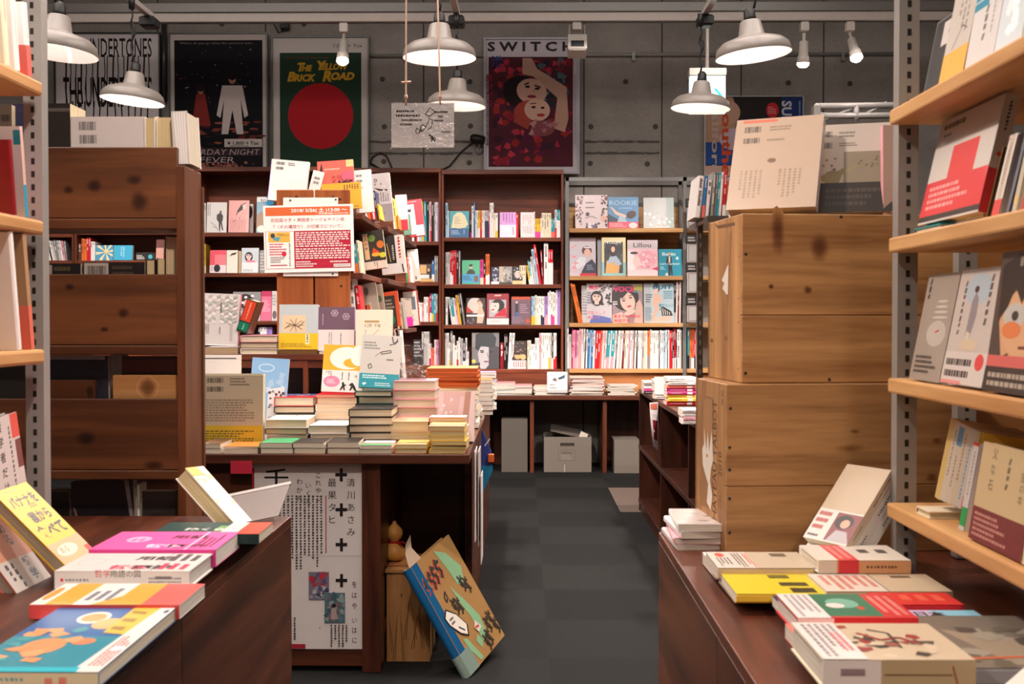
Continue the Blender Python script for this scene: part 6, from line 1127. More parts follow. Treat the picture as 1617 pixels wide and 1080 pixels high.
# plastic wrapped pink photo book, magazines and piles at the right of the table
fo(691, 748, 612, 690, TB, 4.04, 'p', [('r', 0, 0, 1, 1, 'd2aaa6'), ('p', [(0, 0), (0, 1), (.14, 1), (.1, 0)], 'dcbcbc'), ('p', [(.45, 0), (.6, .9), (.72, .9), (.6, 0)], 'dabab8'), ('p', [(.62, 0), (.74, 1), (.9, 1), (.8, 0)], 'b88a78'), ('p', [(.8, 0), (.9, 1), (1, 1), (1, 0)], 'e0c4c4'), ('r', .1, .05, .4, .14, '4a3a38'), ('p', [(.3, .12), (.42, .16), (.46, .4), (.36, .3), (.3, .28)], '4a3832'), ('s', .1, .5, .5, .95, 6, .06, ('e6cccc', 'ecd8d8'), 4)], 'pink photo book in clear wrap standing behind the pocket book stacks', lean=8, t=.055, roll=1)
zo, _ = pile(674, 755, 668, 4.62, 'w:9 c:10 a:9 b:8 y:9 o:8 a:7 l:4 o/a8522c:6*4 o/a8522c:7', .27, 'orange edged pile at table rear', 'magazine', z=TB, seed=103)
pile(690, 734, 662, 4.50, 'x:8 c:9 g:9 c:9 y:8', .1, 'short pile before the orange edged magazines', 'book', z=TB, seed=104)
z_, _ = pile(752, 778, 647, 5.30, 'w:7 x:8 n:7 c:8 n:6 w:7 o:7 o:6', .13, 'pile edging the second table', 'pocket book', z=TB-.004, seed=105)
pile(753, 782, 640, 5.62, 'w:8*3 c:8 l:8 v:5*2 l:5 v:4', .16, 'violet topped pile on the second table', 'book', z=TB-.004, seed=106)
pile(735, 762, 660, 4.98, 'x:8 w:9', .13, 'low pair at the near edge of the second table', 'book', z=TB-.004, seed=107)
# acrylic stand
c = at(625, 603, 4.14); r0 = root('acrylic_stand', (c.x, 4.14, zc4), 'clear acrylic leaflet stand on the tall pinkish stack', 'stand', None)
wd = (at(672, 603, 4.14)-c).x; hh = .125
MB().box(0, wd, 0, .003, 0, hh, 'clear_plastic', M=T(c.x, 4.20, zc4+.004) @ RX(-10)).build('back_plate', r0)
MB().box(0, wd, 0, .003, 0, .06, 'clear_plastic', M=T(c.x, 4.13, zc4+.004) @ RX(-14)).build('front_plate', r0)
MB().box(c.x, c.x+wd, 4.125, 4.225, zc4+.001, zc4+.004, 'clear_plastic').build('base_plate', r0)
mb = MB(); mb.tube([(c.x, 4.215, zc4+hh), (c.x+.004, 4.17, zc4+.06), (c.x+wd-.01, 4.14, zc4+.006)], .0012, 'clear_plastic', n=6); mb.build('edge', r0)
# things hanging on the table end
xh = TX1 + .004
r0 = root('hanging_file', (xh, 4.3, .4), 'clear and white file sleeves hanging on the end of the table', 'file', None)
for y0, y1, zt, zb, k in ((4.02, 4.2, .70, .38, 0), (4.10, 4.3, .69, .35, 1), (4.12, 4.28, .60, .28, 2)): MB().box(xh+.009*k, xh+.009*k+.003, y0, y1, zb, zt, 'matte_paper', lin(('cfc6c4', 'b8aeac', 'd8d0ce')[k])).build('sleeve', r0)
P = [at(x, y, 5.0) for x, y in ((760, 676), (776, 712), (778, 742), (763, 779), (760, 779))]; q0 = P[0]
mb = MB().prism([(p.x-q0.x, p.z-q0.z) for p in P], 0, .008, 'printed_cover', lin('3a4a94'), M=T(q0.x, 5.0, q0.z))
Q = [at(x, y, 5.0) for x, y in ((760, 735), (778, 735), (778, 742), (763, 779), (760, 779))]
mb.add([(p.x, 4.9995, p.z) for p in Q], [(0, 1, 2, 3, 4)], 'printed_cover', lin('2a86b4')); mb.add([(p.x, 4.999, p.z) for p in (at(765, 703, 5), at(773, 692, 5), at(774, 693.5, 5), at(766, 705, 5))], [(0, 1, 2, 3)], 'printed_cover', lin('e8e4e4'))
r0 = root('blue_pouch', tuple(q0), 'blue pouch with an orange clip hanging at the table end', 'pouch', None)
mb.build('pouch', r0); a = at(771, 730, 4.99); b = at(780, 717, 4.99); MB().box(a.x, b.x, 4.985, 5.01, a.z, b.z, 'painted', lin('d8642c'), ch=.002).build('clip', r0)
# ------------------------------------------------------------------ under the table: box, gourd, giant book
a = at(603, 1050, 3.87); a.x = xr + .006; b = at(678, 905, 3.87); z1 = b.z
r0 = root('wooden_box', (a.x, 3.87, 0), 'light wooden box on the carpet under the table, a gourd on its lid', 'box')
mb = MB().box(a.x, b.x, 3.87, 3.885, .001, z1, 'pine_z', (.78, .72, .66), ch=.002); c = at(634, 940, 3.87); knot(mb, c.x, 3.87, c.z, .004, .011, 'pine_z', (.3, .22, .18))
for x0, z0, h_ in ((612, 1000, 60), (630, 1010, 90), (660, 1000, 50), (668, 960, 40), (648, 980, 60)):
    c = at(x0, z0, 3.87)
    for k in range(2): mb.tube([(c.x-.014-.008*k, 3.8695, c.z-h_/936), (c.x-.005, 3.8695, c.z+h_/1100), (c.x, 3.8695, c.z+h_/936), (c.x+.005, 3.8695, c.z+h_/1100), (c.x+.014+.008*k, 3.8695, c.z-h_/936)], .0009, 'pine_z', (.55, .45, .4), 5)
mb.build('front_board', r0)
MB().box(b.x-.015, b.x, 3.886, 4.12, .001, z1, 'pine_z', (.6, .55, .5)).build('side_board', r0); MB().box(a.x, a.x+.015, 3.886, 4.12, .001, z1, 'pine_z', (.6, .55, .5)).build('side_board', r0)
MB().box(a.x-.004, b.x+.004, 3.862, 4.125, z1+.0005, z1+.014, 'pine_x', (.75, .68, .62), ch=.002).build('lid', r0)
BT = z1+.015
p0 = at(606, 899, 3.9); tag(MB().tube([(p0.x, 3.90, BT+.004), (at(644, 899, 3.9).x, 3.905, BT+.004)], .0022, 'painted', lin('8a3a2c'), 6).build('incense_stick'), 'thin red brown stick lying on the wooden box lid in front of the gourd', 'stick')
g = at(623, 892, 4.0); GM = T(g.x, 4.0, BT)
r0 = root('gourd', (g.x, 4.0, BT), 'small yellow brown bottle gourd with a dark stem and red ribbon', 'gourd')
GC = lin('c98f45'); q = .0022
prof = [(0, .0), (.018, .001), (.032, .008), (.0375, .026), (.036, .042), (.025, .056), (.015, .064), (.016, .072), (.026, .082), (.0305, .097), (.027, .110), (.016, .122), (.008, .130), (.0055, .140), (.0, .142)]
MB().lathe(prof, 'painted', GC, 28, M=GM).build('body', r0)
MB().tube([(g.x, 4.0, BT+.138), (g.x-.003, 4.0, BT+.152), (g.x-.010, 4.0, BT+.160), (g.x-.012, 4.0, BT+.168)], [.005, .0045, .006, .004], 'painted', lin('1c120c'), 8).build('stem', r0)
mb = MB().lathe([(.0165, .061), (.0185, .066), (.0165, .071)], 'cloth', lin('a82020'), 20, M=GM)
mb.tube([(g.x+.012, 3.985, BT+.066), (g.x+.03, 3.98, BT+.069), (g.x+.042, 3.98, BT+.064)], .0028, 'cloth', lin('a82020'), 6); mb.tube([(g.x+.012, 3.985, BT+.066), (g.x+.024, 3.98, BT+.06), (g.x+.03, 3.98, BT+.056)], .0028, 'cloth', lin('a82020'), 6)
mb.build('ribbon', r0)
# giant handmade book leaning on the box
BL = at(742, 1060, 3.70); BL.z = .004
BR = at(797, 1003, 3.98); TL = at(676, 872, 3.83)
M, wd, ht = frame3(BL, BR, TL)
W_, H_, t_ = .40, ht, .036
r0 = bpy.data.objects.new('giant_book', None); COL.objects.link(r0); r0.matrix_world = M; tag(r0, 'oversized handmade kraft paper book with a blue spine leaning against the wooden box', 'book')
W_ = wd
kr = '96703f'
mb = MB().box(.01, W_, 0, .006, 0, H_, 'matte_paper', lin(kr))
GR = '7aa47c'
ops = [('p', [(.55, .98), (.75, .9), (.9, .72), (.8, .6), (.66, .62), (.62, .8)], GR), ('p', [(.5, .66), (.62, .5), (.74, .3), (.7, .14), (.56, .12), (.58, .34), (.52, .5)], GR), ('p', [(.22, .26), (.3, .24), (.42, .02), (.34, .02), (.26, .14)], GR), ('p', [(.44, .16), (.52, .2), (.56, .12), (.48, .08)], GR)]
for i, (u, v) in enumerate(((.14, .86), (.26, .88), (.36, .9), (.48, .92))):
    ops += [('k', [(u, v), (u-.05, v-.07), (u+.03, v-.10), (u-.02, v-.16)], .022, 'b83a30'), ('k', [(u, v), (u-.05, v-.07), (u+.03, v-.10), (u-.02, v-.16)], .013, '2c2a22'), ('k', [(u-.05, v-.03), (u+.06, v-.03)], .011, '2c2a22')]
ops += [('k', [(.3, .62), (.36, .66), (.36, .6), (.3, .58), (.3, .62)], .006, K)]
for i, (u, v) in enumerate(((.40, .52), (.48, .50), (.74, .62), (.82, .58), (.9, .22), (.8, .2), (.7, .12), (.62, .1), (.94, .14))):
    ops += [('k', [(u-.03, v+.06), (u+.03, v-.05), (u-.01, v-.09)], .008, '2c241c'), ('k', [(u+.04, v+.05), (u-.03, v-.02), (u+.05, v-.07)], .007, '2c241c'), ('k', [(u-.05, v+.01), (u+.05, v+.02)], .006, '2c241c')]
ops += [('p', [(.1, .5), (.2, .55), (.34, .46), (.44, .32), (.36, .24), (.24, .3), (.12, .42)], K), ('p', [(.12, .49), (.2, .53), (.33, .45), (.42, .33), (.35, .26), (.25, .31), (.14, .42)], 'd8d0c6'), ('l', .17, .4, .3, .47, 2, K), ('k', [(.26, .36), (.34, .3)], .006, K), ('p', [(.52, .26), (.6, .3), (.66, .22), (.56, .2)], 'c8bcb0'), ('k', [(.54, .25), (.62, .24)], .008, 'b0443a')]
emit(mb, ops, W_, H_, lambda x, y, e: (x, -e, y), 'matte_paper', .0008)
o = mb.build('front_board'); o.parent = r0
o = MB().box(.01, W_, t_-.006, t_, 0, H_, 'matte_paper', lin(kr)).build('rear_board'); o.parent = r0
o = MB().box(.012, W_-.012, .0065, t_-.0065, .01, H_-.004, 'page_edges', lin('9a7a58')).build('page_block'); o.parent = r0
nn = 8; pr = [(.012-.0, -.001)] + [(.012-.02*math.sin(math.pi*i/nn), t_*i/nn) for i in range(nn+1)] + [(.012, t_+.001)]
for nm, z0, z1, c, ex in (('spine', .15*H_, H_, '14507c', 0), ('spine_cover', 0, .19*H_, '75887f', .002)):
    vs = [(x-ex, y, z) for z in (z0, z1) for x, y in [(.05+ex*14, -.0015-ex)] + pr[1:-1] + [(.05+ex*14, t_+.0015+ex)]]; n_ = len(pr)
    o = MB().add(vs, [(i, i+n_, i+n_+1, i+1) for i in range(n_-1)], 'cloth', lin(c)).build(nm); o.parent = r0
    o.modifiers.new('solid', 'SOLIDIFY').thickness = .002
o = MB().prism([(.0, 0), (.09, 0), (.07, .05), (.10, .085), (.05, .07), (.02, .045)], 0, .002, 'matte_paper', lin('b09a84'), M=T(.03, t_*.6, H_-.006)).build('torn_page'); o.parent = r0
a = at(688, 1040, 3.95); tag(MB().box(0, .10, 0, .003, 0, .12, 'clear_plastic', M=T(a.x, 3.98, .002) @ RZ(20) @ RX(-15)).build('acrylic_plate'), 'clear acrylic plate standing on the carpet behind the giant book', 'plate')
# ------------------------------------------------------------------ books on the low shelf at the right of the aisle
pile(1054, 1100, 640, 5.62, 'r:6 y:6 y:5 m:5*2 s:5 l:6 w:7', .13, 'pink yellow pile on low shelf', 'book', z=LZ, seed=111, rot=90)
pile(1034, 1062, 630, 6.05, 'w:7 r:6 w:7 s:6 w:5', .13, 'white and red pile behind the hanging leaflet', 'book', z=LZ, seed=112, rot=90)
pile(1066, 1106, 630, 6.05, 'w:7 l:6 w:6 p:5 w:7', .13, 'white pile at the middle of the low shelf', 'book', z=LZ, seed=113, rot=90)
pile(1018, 1048, 622, 6.5, 'k:4 h:4 w:4 g:4 w:4', .13, 'dark pile, low shelf far end', 'book', z=LZ, seed=114, rot=90)
pile(1050, 1085, 622, 6.5, 'w:5 l:4 w:4', .13, 'small white pile at the far end of the low shelf', 'book', z=LZ, seed=115, rot=90)
M, wd, ht = face_out(1033, 1053, 594, 622, 6.0, LZ+.03, 6)
tag(MB().box(0, wd, 0, .0015, 0, ht, 'matte_paper', lin('e0c8c8')).build('price_card', M=T(0, -.02, 0) @ M), 'small pale pink card standing among the low shelf books', 'card')
pile(1078, 1112, 690, 4.6, 'w:6 p:6 w:6 l:6', .13, 'pile at the nearer end of the low shelf', 'book', z=LZ, seed=116, rot=90)
# ================================================================== books in and on the slatted rack
RQ = QY + .045
def rk(x0, x1, y0, y1, col, ops, label, t=.02, roll=0, Y=RQ, page='e4d4b4', **k): return fo(x0, x1, y0, y1, qz(y1), Y, col, ops, label, t=t, lean=0, roll=roll, page=page, **k)
rk(58, 112, 161, 344, 'k', [('r', 0, 0, 1, 1, '2b2523'), ('r', 0, .93, 1, .96, '5a5450')], 'black book on top of the slatted rack just right of the slotted post', t=.10)
rk(0, 20, 163, 344, 'a', [('r', 0, 0, 1, 1, '6a5a4e'), ('b', .1, .84, .9, .92), ('b', .1, .72, .9, .80)], 'barcoded brown back cover at the picture edge above the rack', t=.02, Y=RQ)
rk(21, 57, 160, 344, 'n', [('r', 0, .93, 1, 1, '3a3454')], 'dark navy cover left of the slotted post above the rack', t=.06, Y=RQ+.03)
rk(113, 228, 182, 344, 'w', [('r', 0, 0, 1, 1, 'cfc6c2'), ('b', .09, .85, .36, .96), ('b', .10, .72, .37, .83)], 'white back cover with two barcodes on top of the slatted rack', t=.04)
def endon(x0, x1, y0, y1, z, Y, col, label, page='d9c294', d=.09):
    a = at(x0, y1, Y); b = at(x1, y1, Y); h = at(x0, y0, Y).z - z; M = T(b.x, Y, z+.0006) @ RZ(90)
    return book(M, d, h, b.x-a.x, col, side='R', label=label, cat='book', parts=True, hard=True, page=page)
endon(229, 246, 185, 344, qz(344), RQ, 'w', 'pale book turned page edges outward beside the barcoded white cover')
endon(248, 274, 184, 344, qz(344), RQ, 'c', 'thick cream paged book turned page edges outward, right one above the rack')
zs = qz(262) + .001
M, wd, ht = face_out(275, 300, 178, 262, QY+.02, zs, 0, 0, -3)
book(T(0, 0, .004) @ M, wd, ht, .10, 'w', ops=[('r', 0, 0, 1, 1, 'c9c2be')] + [('k', [(.2+.15*i, .02), (.25+.14*i, .4), (.18+.16*i, .98)], .004, 'e6e2de') for i in range(5)], label='white shrink wrapped book standing on the rack upright', cat='book', m='printed_cover')
rk(58, 128, 417, 544, 'k', [('r', .0, .82, .36, .98, '9a908a'), ('b', .05, .83, .3, .96), ('l', .4, .7, .95, .98, 3, '5a4a34')], 'black back cover with a grey label in the upper rack gap', t=.05)
rk(131, 229, 415, 544, 'k', [('r', .03, .78, .42, .99, 'b5a8a0'), ('b', .06, .8, .4, .97), ('l', .48, .75, .95, .97, 3, '4a4034')], 'black back cover with a barcode sticker in the upper rack gap', t=.05)
endon(231, 246, 410, 544, qz(544), RQ, 'k', 'cream paged book end in the upper rack gap, left of three')
endon(248, 262, 408, 544, qz(544), RQ, 'k', 'cream paged book end in the upper rack gap, middle of three')
endon(263, 281, 373, 544, qz(544), RQ-.005, 'a', 'tall cream paged book end in the upper rack gap beside the upright', page='cdb792')
rk(66, 172, 566, 741, 'n', [('r', 0, 0, 1, 1, '2a2733'), ('b', .66, .84, .98, .97), ('b', .66, .70, .98, .82), ('r', 0, .965, .95, 1, '8a8486')], 'navy back cover with barcodes in the lower rack gap', t=.03)
rk(176, 193, 564, 741, 'g', [('r', 0, 0, 1, 1, '6a6462')], 'grey wrapped edge between the navy and dark red covers', t=.05)
rk(194, 280, 567, 741, 'd', [('r', 0, 0, 1, 1, '2e1a16'), ('r', 0, .86, 1, .97, '4a1a16')], 'dark red cover standing behind the light pine board', t=.03)
rk(0, 45, 572, 741, 'k', [('r', 0, 0, 1, 1, '252220'), ('r', 0, .97, 1, 1, '8a8480')], 'black cover in the lower rack gap left of the slotted post', t=.03)
c0 = at(70, 600, QY+.022); c1 = at(150, 629, QY+.022)
mb = MB().box(c0.x, c1.x, QY+.0225, QY+.034, qz(741)+.001, c0.z, 'rack_wood_x', (.7, .65, .6), ch=.002); c = at(142, 618, QY+.0225); knot(mb, c.x, QY+.0225, c.z, .012, .02, 'rack_wood_x', (.25, .2, .18))
tag(mb.build('wood_offcut'), 'dark short wood piece with a black knot before the navy cover', 'board')
zb_ = .606
def rb(x0, x1, y0, col, ops, label, t=.03, Y=RQ, roll=0): return fo(x0, x1, y0, 858, zb_, Y, col, ops, label, t=t, lean=0, roll=roll, parts=True)
rb(72, 113, 765, 'k', [('r', 0, 0, 1, 1, '1e1a1a'), ('k', [(.05, .97), (.95, .97), (.97, .02)], .002, '6a5a56')], 'black wrapped cover standing under the lowest rack board, left')
rb(116, 214, 757, 'k', [('r', 0, 0, 1, 1, '241e22'), ('b', .08, .86, .4, .92), ('p', [(.86, 1), (.93, 1), (1, .3), (.97, .1)], '8a7f80'), ('p', [(.02, .6), (.05, .6), (.2, .1), (.14, .1)], '8a6a5c'), ('p', [(.6, .82), (.72, .76), (.64, .8)], 'c8c0c0')], 'shiny wrapped dark book standing under the lowest rack board', roll=-2)
rb(216, 221, 757, 'w', [], 'slim white edge beside the shiny wrapped dark book', t=.05)
rb(225, 280, 768, 'g', [('r', 0, 0, 1, 1, '3a3230'), ('b', .2, .52, .62, .62), ('b', .2, .38, .62, .48)], 'brown grey wrapped back cover with dim barcodes under the lowest rack board')
# ================================================================== left shelving books (spines to the aisle)
def lspine(px, py_top, z, t, col, spine, label, lean=8, X=xe-.006, d=.13, back=(), obi=None, obspine=(), backcol=None):
    y = X*F/(px-826); h = (H - z) * 1.0
    hh = at(px, py_top, y).z - z
    M = T(X, y, z + .0008 + t*math.sin(R(lean))) @ RX(lean) @ RZ(180)
    return book(M, d, hh/math.cos(R(lean)), t, col, spine=spine, back=back, label=label, cat='book', parts=True, hard=False, obi=obi, obspine=obspine, backcol=backcol)
lspine(51, 12, LSZ[0], .020, 'w', [('r', 0, 0, 1, .42, 'dc6a60'), ('v', .55, .15, .8, .34, 1, 'b83a38'), ('v', .3, .5, .6, .9, 1, 'b8b0aa')], 'white spine with a coral foot leaning by the left slotted post', back=[('r', 0, 0, 1, .42, 'd8645a')])
lspine(33, -18, LSZ[0], .018, 'w', [('v', .3, .2, .6, .9, 1, 'b0a8a0')], 'white spine second from the left slotted post on the top board')
lspine(17, -30, LSZ[0], .018, 'c', [('v', .3, .5, .6, .9, 1, 'c84a48')], 'cream spine with red print at the upper left picture edge')
lspine(2, -30, LSZ[0], .02, 'w', [('v', .3, .3, .6, .9, 1, '8a8480')], 'white spine cut by the left picture edge on the top board')
lspine(43, 205, LSZ[1], .012, 'p', [('r', 0, 0, 1, 1, 'd8b0a4'), ('r', 0, 0, 1, .36, '2a9cba')], 'pale cover with a teal spine foot leaning on the second left board', back=[('r', 0, 0, 1, 1, 'cdbcb8'), ('r', .9, .8, 1, .96, '2a7a88')])
lspine(26, 225, LSZ[1], .012, 'd', [], 'dark red book behind the teal footed one on the second left board')
lspine(51, 373, LSZ[2], .016, 'x', [('r', 0, 0, 1, 1, 'b08a66'), ('s', .5, .2, 1, .9, 12, .1, ('4a3a2c', 'c8a888'), 3), ('r', 0, 0, 1, .38, 'e0705c')], 'kraft brown book with a salmon band leaning on the third left board', back=[('r', 0, 0, 1, 1, 'a07a54'), ('r', 0, 0, 1, .38, 'd8644e'), ('l', .2, .08, .8, .3, 6, '8a3a30')], lean=9)
lspine(32, 370, LSZ[2], .016, 'w', [], 'pale book behind the kraft brown one on the third left board', lean=9)
# ================================================================== left desk
def flatq(pl, pr, pyn, pyf, z, t, rot, col, label, ops=(), spine=(), side='L', hard=False, page='e4d8c4', obi=None, obops=(), obspine=(), cat='book', name='book', dep=None, jr=0, group=None, back=None):
    a = atz(pl, pyn, z); b = atz(pr, pyn, z); f = atz(pr, pyf, z); d = dep or f.y-a.y; cx, cy = (a.x+b.x)/2, a.y+d/2
    W_, H_ = (d, b.x-a.x) if rot in (90, -90) else (b.x-a.x, d)
    M = flat(cx, cy, z, W_, H_, rot + jr)
    return book(M, W_, H_, t, col, ops=ops, spine=spine, label=label, cat=cat, name=name, side=side, hard=hard, page=page, obi=obi, obops=obops, obspine=obspine, group=group, backcol=back)
def under(pl, pr, pyn, pyf, z, t, n, rot, col, desc, dep=None, jr=.8, side='L', hard=False, page='ddd4c8'):
    for k in range(n): flatq(pl, pr, pyn, pyf, z, t, rot, col, f'{desc}, {ORD[k]} one below the top copy', jr=jr*(-1)**k*(.5+.5*random.random()), dep=dep, side=side, hard=hard, page=page); z -= t + .0006
# furthest: dark green book with red strip, three high
z = DZ + .062
flatq(238, 409, 843, 825, z, .019, 90, 'j', 'dark green book with an orange red strip at the far end of the left desk', [('r', 0, 0, 1, 1, '24423f'), ('r', 0, 0, 1, .22, 'd84a34'), ('r', 0, .22, 1, .38, 'd8d0c8'), ('r', .2, .38, .7, .46, '6a9a5a'), ('t', '抽くら', .3, .75, .13, 'd8dcd8', {'rot': -90, 'b': .03})], [('r', 0, 0, 1, 1, '1c3230')])
under(238, 409, 843, 825, z-.0196, .0195, 2, 90, 'w', 'white edged copy under the dark green book')
z = DZ + .0635
flatq(140, 341, 868, 840, z, .030, 90, 'h', 'bright pink dictionary lying on the left desk', [('r', 0, 0, 1, 1, 'ef5fa2'), ('e', .55, .74, .16, .10, 'f6a8cc'), ('l', .45, .68, .66, .8, 2, 'ef5fa2'), ('t', '哲学', .12, .60, .15, 'f8d0e4', {'rot': -90, 'b': .03}), ('t', '図鑑', .12, .42, .15, '5a3048', {'rot': -90, 'b': .03}), ('t', '用語', .62, .50, .15, '5a3048', {'rot': -90, 'b': .03}), ('r', 0, .24, 1, .26, 'f6b8d4'), ('l', .15, .06, .85, .22, 4, '8a3a62', 3)], [('r', 0, 0, 1, 1, 'd8358a')], page='e8e2da')
flatq(142, 341, 868, 840, z-.0307, .030, 90, 'h', 'bright pink dictionary underneath the topmost pink copy', spine=[('r', 0, 0, 1, 1, 'd8358a')], page='e0d8cc')
z = DZ + .0575
flatq(86, 299, 902, 874, z, .0285, 90, 'w', 'white philosophy dictionary with red and grey title lying on the left desk', [('r', 0, 0, 1, 1, 'c9c4c1'), ('e', .5, .84, .2, .1, 'b8b2b0'), ('e', .5, .84, .18, .09, 'c9c4c1'), ('t', '哲学', .12, .64, .15, 'd83a5a', {'rot': -90, 'b': .03}), ('t', '図鑑', .12, .46, .15, '4a4648', {'rot': -90, 'b': .03}), ('t', '用語', .62, .54, .15, '4a4648', {'rot': -90, 'b': .03}), ('k', [(0, .30), (1, .30)], .001, '8a8486'), ('l', .1, .04, .5, .28, 3, 'd8506a', 3), ('l', .55, .04, .95, .28, 3, '6a6668', 4)],
      [('r', 0, 0, 1, 1, 'd9d0ca'), ('e', .5, .945, .10, .012, 'd83a4a'), ('t', '哲学', .70, .70, .062, 'c83a48', {'rot': -90, 'sx': 1.0}), ('t', '用語の図', .70, .585, .058, '4a4446', {'rot': -90}), ('l', .55, .08, .8, .3, 1, '6a6264'), ('v', .3, .06, .7, .30, 2, '7a7476'), ('v', .35, .74, .65, .92, 1, '8a8486')], page='e6e0d8', hard=True)
flatq(90, 299, 902, 874, z-.0292, .0275, 90, 'c', 'white dictionary copy under the philosophy dictionary', page='e0dacf')
z = DZ + .045
flatq(46, 284, 955, 922, z, .021, 90, 'w', 'white and yellow book with a coral end, middle of the left desk', [('r', 0, 0, 1, 1, 'd8d0ca'), ('r', 0, 0, 1, .26, 'dc5a55'), ('r', 0, .26, 1, .46, 'c3963a'), ('p', [(0, .26), (0, .60), (.4, .46), (1, .40), (1, .26)], 'c3963a'), ('r', 0, .72, 1, .9, 'c8983c'), ('l', .2, .5, .8, .7, 3, '6a7484'), ('e', .5, .96, .3, .03, 'c88a3c')], [('r', 0, 0, 1, 1, 'd04a48')], page='e2dcd2')
under(46, 284, 955, 922, z-.0216, .0205, 1, 90, 'w', 'copy under the white and yellow book')
z = DZ + .040
flatq(-70, 156, 1062, 958, z, .018, 90, 'b', 'large blue and teal picture book with orange shapes in the left foreground', [('r', 0, 0, 1, 1, '2a7c8e'), ('r', .5, 0, 1, 1, '2c5d94'), ('e', .80, .58, .10, .13, 'd8d0c4'), ('e', .80, .58, .07, .10, 'd98a4c'), ('e', .70, .40, .09, .12, 'c8a068'), ('e', .35, .66, .12, .16, 'c2875c'), ('e', .42, .40, .05, .09, 'c87a58'), ('s', .15, .4, .6, .9, 16, .05, ('c2875c', 'd09468', '3c8c94'), 3), ('p', [(1, .12), (1, .35), (.55, .34), (.52, .14)], 'dba93e'), ('v', .55, .16, .95, .32, 3, '8a7430'), ('p', [(0, 0), (0, .2), (.5, .16), (1, .12), (1, 0)], 'd0cac6'), ('l', .08, .02, .5, .14, 4, 'c85050', 4), ('e', .9, .04, .03, .02, '3a4a6a'), ('r', 0, .16, .06, 1, '22a2b2'), ('k', [(.28, .09), (.34, .07)], .010, 'f4f0f0'), ('k', [(.3, .05), (.34, .04)], .008, 'f4f0f0')], [('r', 0, 0, 1, 1, 'd8c8a4'), ('l', .1, .2, .9, .4, 2, 'd86a5a'), ('v', .3, .5, .8, .9, 1, '6aa0a0')], page='e6dcc6')
flatq(-70, 158, 1062, 958, z-.0186, .018, 90, 'w', 'pale copy under the large blue picture book', page='e6dcc6')
# leaning books at the left edge
def quad(bl, br, tl, col, label='', t=.02, ops=(), **k):
    M, wd, ht = frame3(at(*bl), at(*br), at(*tl)); return book(M, wd, ht, t, col, ops=ops, label=label, **k)
Y_ = 2.12
quad((103, 893, 1.96), (149, 869, 2.075), (8, 772, 2.005), 'y', side='R', label='yellow book with black brush lettering leaning on the left desk', t=.022,
     ops=[('r', 0, 0, 1, 1, 'cfae20'), ('l', .2, .93, .75, .98, 1, 'a89a40'), ('t', 'バナナを', .5, .76, .15, K, {'c': 1, 'b': .035, 'w': .78}), ('t', '裏から', .55, .54, .15, K, {'c': 1, 'b': .035, 'w': .6}), ('t', '食べて', .5, .34, .17, K, {'c': 1, 'b': .04, 'w': .8}), ('l', .5, .7, .8, .76, 2, '6a5a30'), ('r', 0, 0, 1, .26, 'd99a70'), ('e', .4, .14, .3, .07, 'e8c8b0'), ('t', 'ある', .2, .12, .09, 'c84a3a'), ('r', .85, 0, 1, .1, 'c83a30')], page='d8cdb4', hard=True)
quad((28, 940, 1.93), (84, 915, 2.06), (-50, 812, 1.965), 's', side='R', label= 'salmon book with large black lettering and a white band leaning at the left edge', t=.022,
     ops=[('r', 0, 0, 1, 1, 'd6977a'), ('t', '悩める', .66, .84, .15, K, {'v': 1, 'b': .03, 'gap': 1.0}), ('t', '本考', .28, .80, .17, K, {'v': 1, 'b': .03, 'gap': 1.1}), ('r', 0, 0, 1, .38, 'd8d0ca'), ('t', '哲学', .7, .24, .14, '3a4468', {'v': 1, 'b': .04, 'gap': 1.0}), ('v', .1, .03, .4, .34, 2, '4a4a58')], page='d4c8b4')
quad((-4, 850, 2.06), (50, 818, 2.195), (-22, 668, 2.06), 'w', 'white vertical lettered book standing behind the leaning yellow one', t=.025,
     ops=[('r', 0, 0, 1, 1, 'cdc5c0'), ('t', '哲学者だけが', .45, .88, .10, '3a3638', {'v': 1, 'gap': 1.35, 'b': .02}), ('r', .78, .78, 1, 1, 'd85a50'), ('r', .84, .5, 1, .76, '7a4a48'), ('v', .66, .1, .76, .9, 1, '6a6466'), ('r', 0, .55, .12, .62, 'c83a3a'), ('v', .4, .05, .6, .25, 2, 'd08a50'), ('e', .1, .46, .1, .03, K)], page='d8d0c4')
# leaning book and acrylic card at the far right end of the left desk
quad((372, 828, 2.52), (398, 822, 2.60), (302, 738, 2.58), 'w', side='R', label= 'white and gold book tilting over at the far corner of the left desk', t=.035,
     ops=[('r', 0, 0, 1, 1, 'd9d4cc'), ('s', .1, .1, .9, .9, 16, .1, ('e4c888', 'ece8e0', 'c8b890'), 3), ('r', 0, .85, .6, 1, 'e2b85c')], page='d2c094', hard=True)
M, wd, ht = frame3(at(354, 832, 2.60), at(440, 814, 2.62), at(334, 788, 2.67))
r0 = root('card_holder', tuple(M.translation), 'grey plastic card holder tilting back beside the white and gold book', 'holder')
P = [(0, 0), (wd*1.0, .0), (wd*1.28, ht*.98), (0, ht)]
mb = MB().prism(P, 0, .002, 'metal_paint', lin('7c706c'), M=M); mb.prism([(-.002, ht-.004), (wd*1.29, ht-.004), (wd*1.3, ht+.004), (-.002, ht+.004)], -.001, .006, 'metal_paint', lin('b8b0ac'), M=M); mb.build('plate', r0)
MB().box(.01, wd*.9, .003, .05, .0, .003, 'clear_plastic', M=M).build('foot', r0)
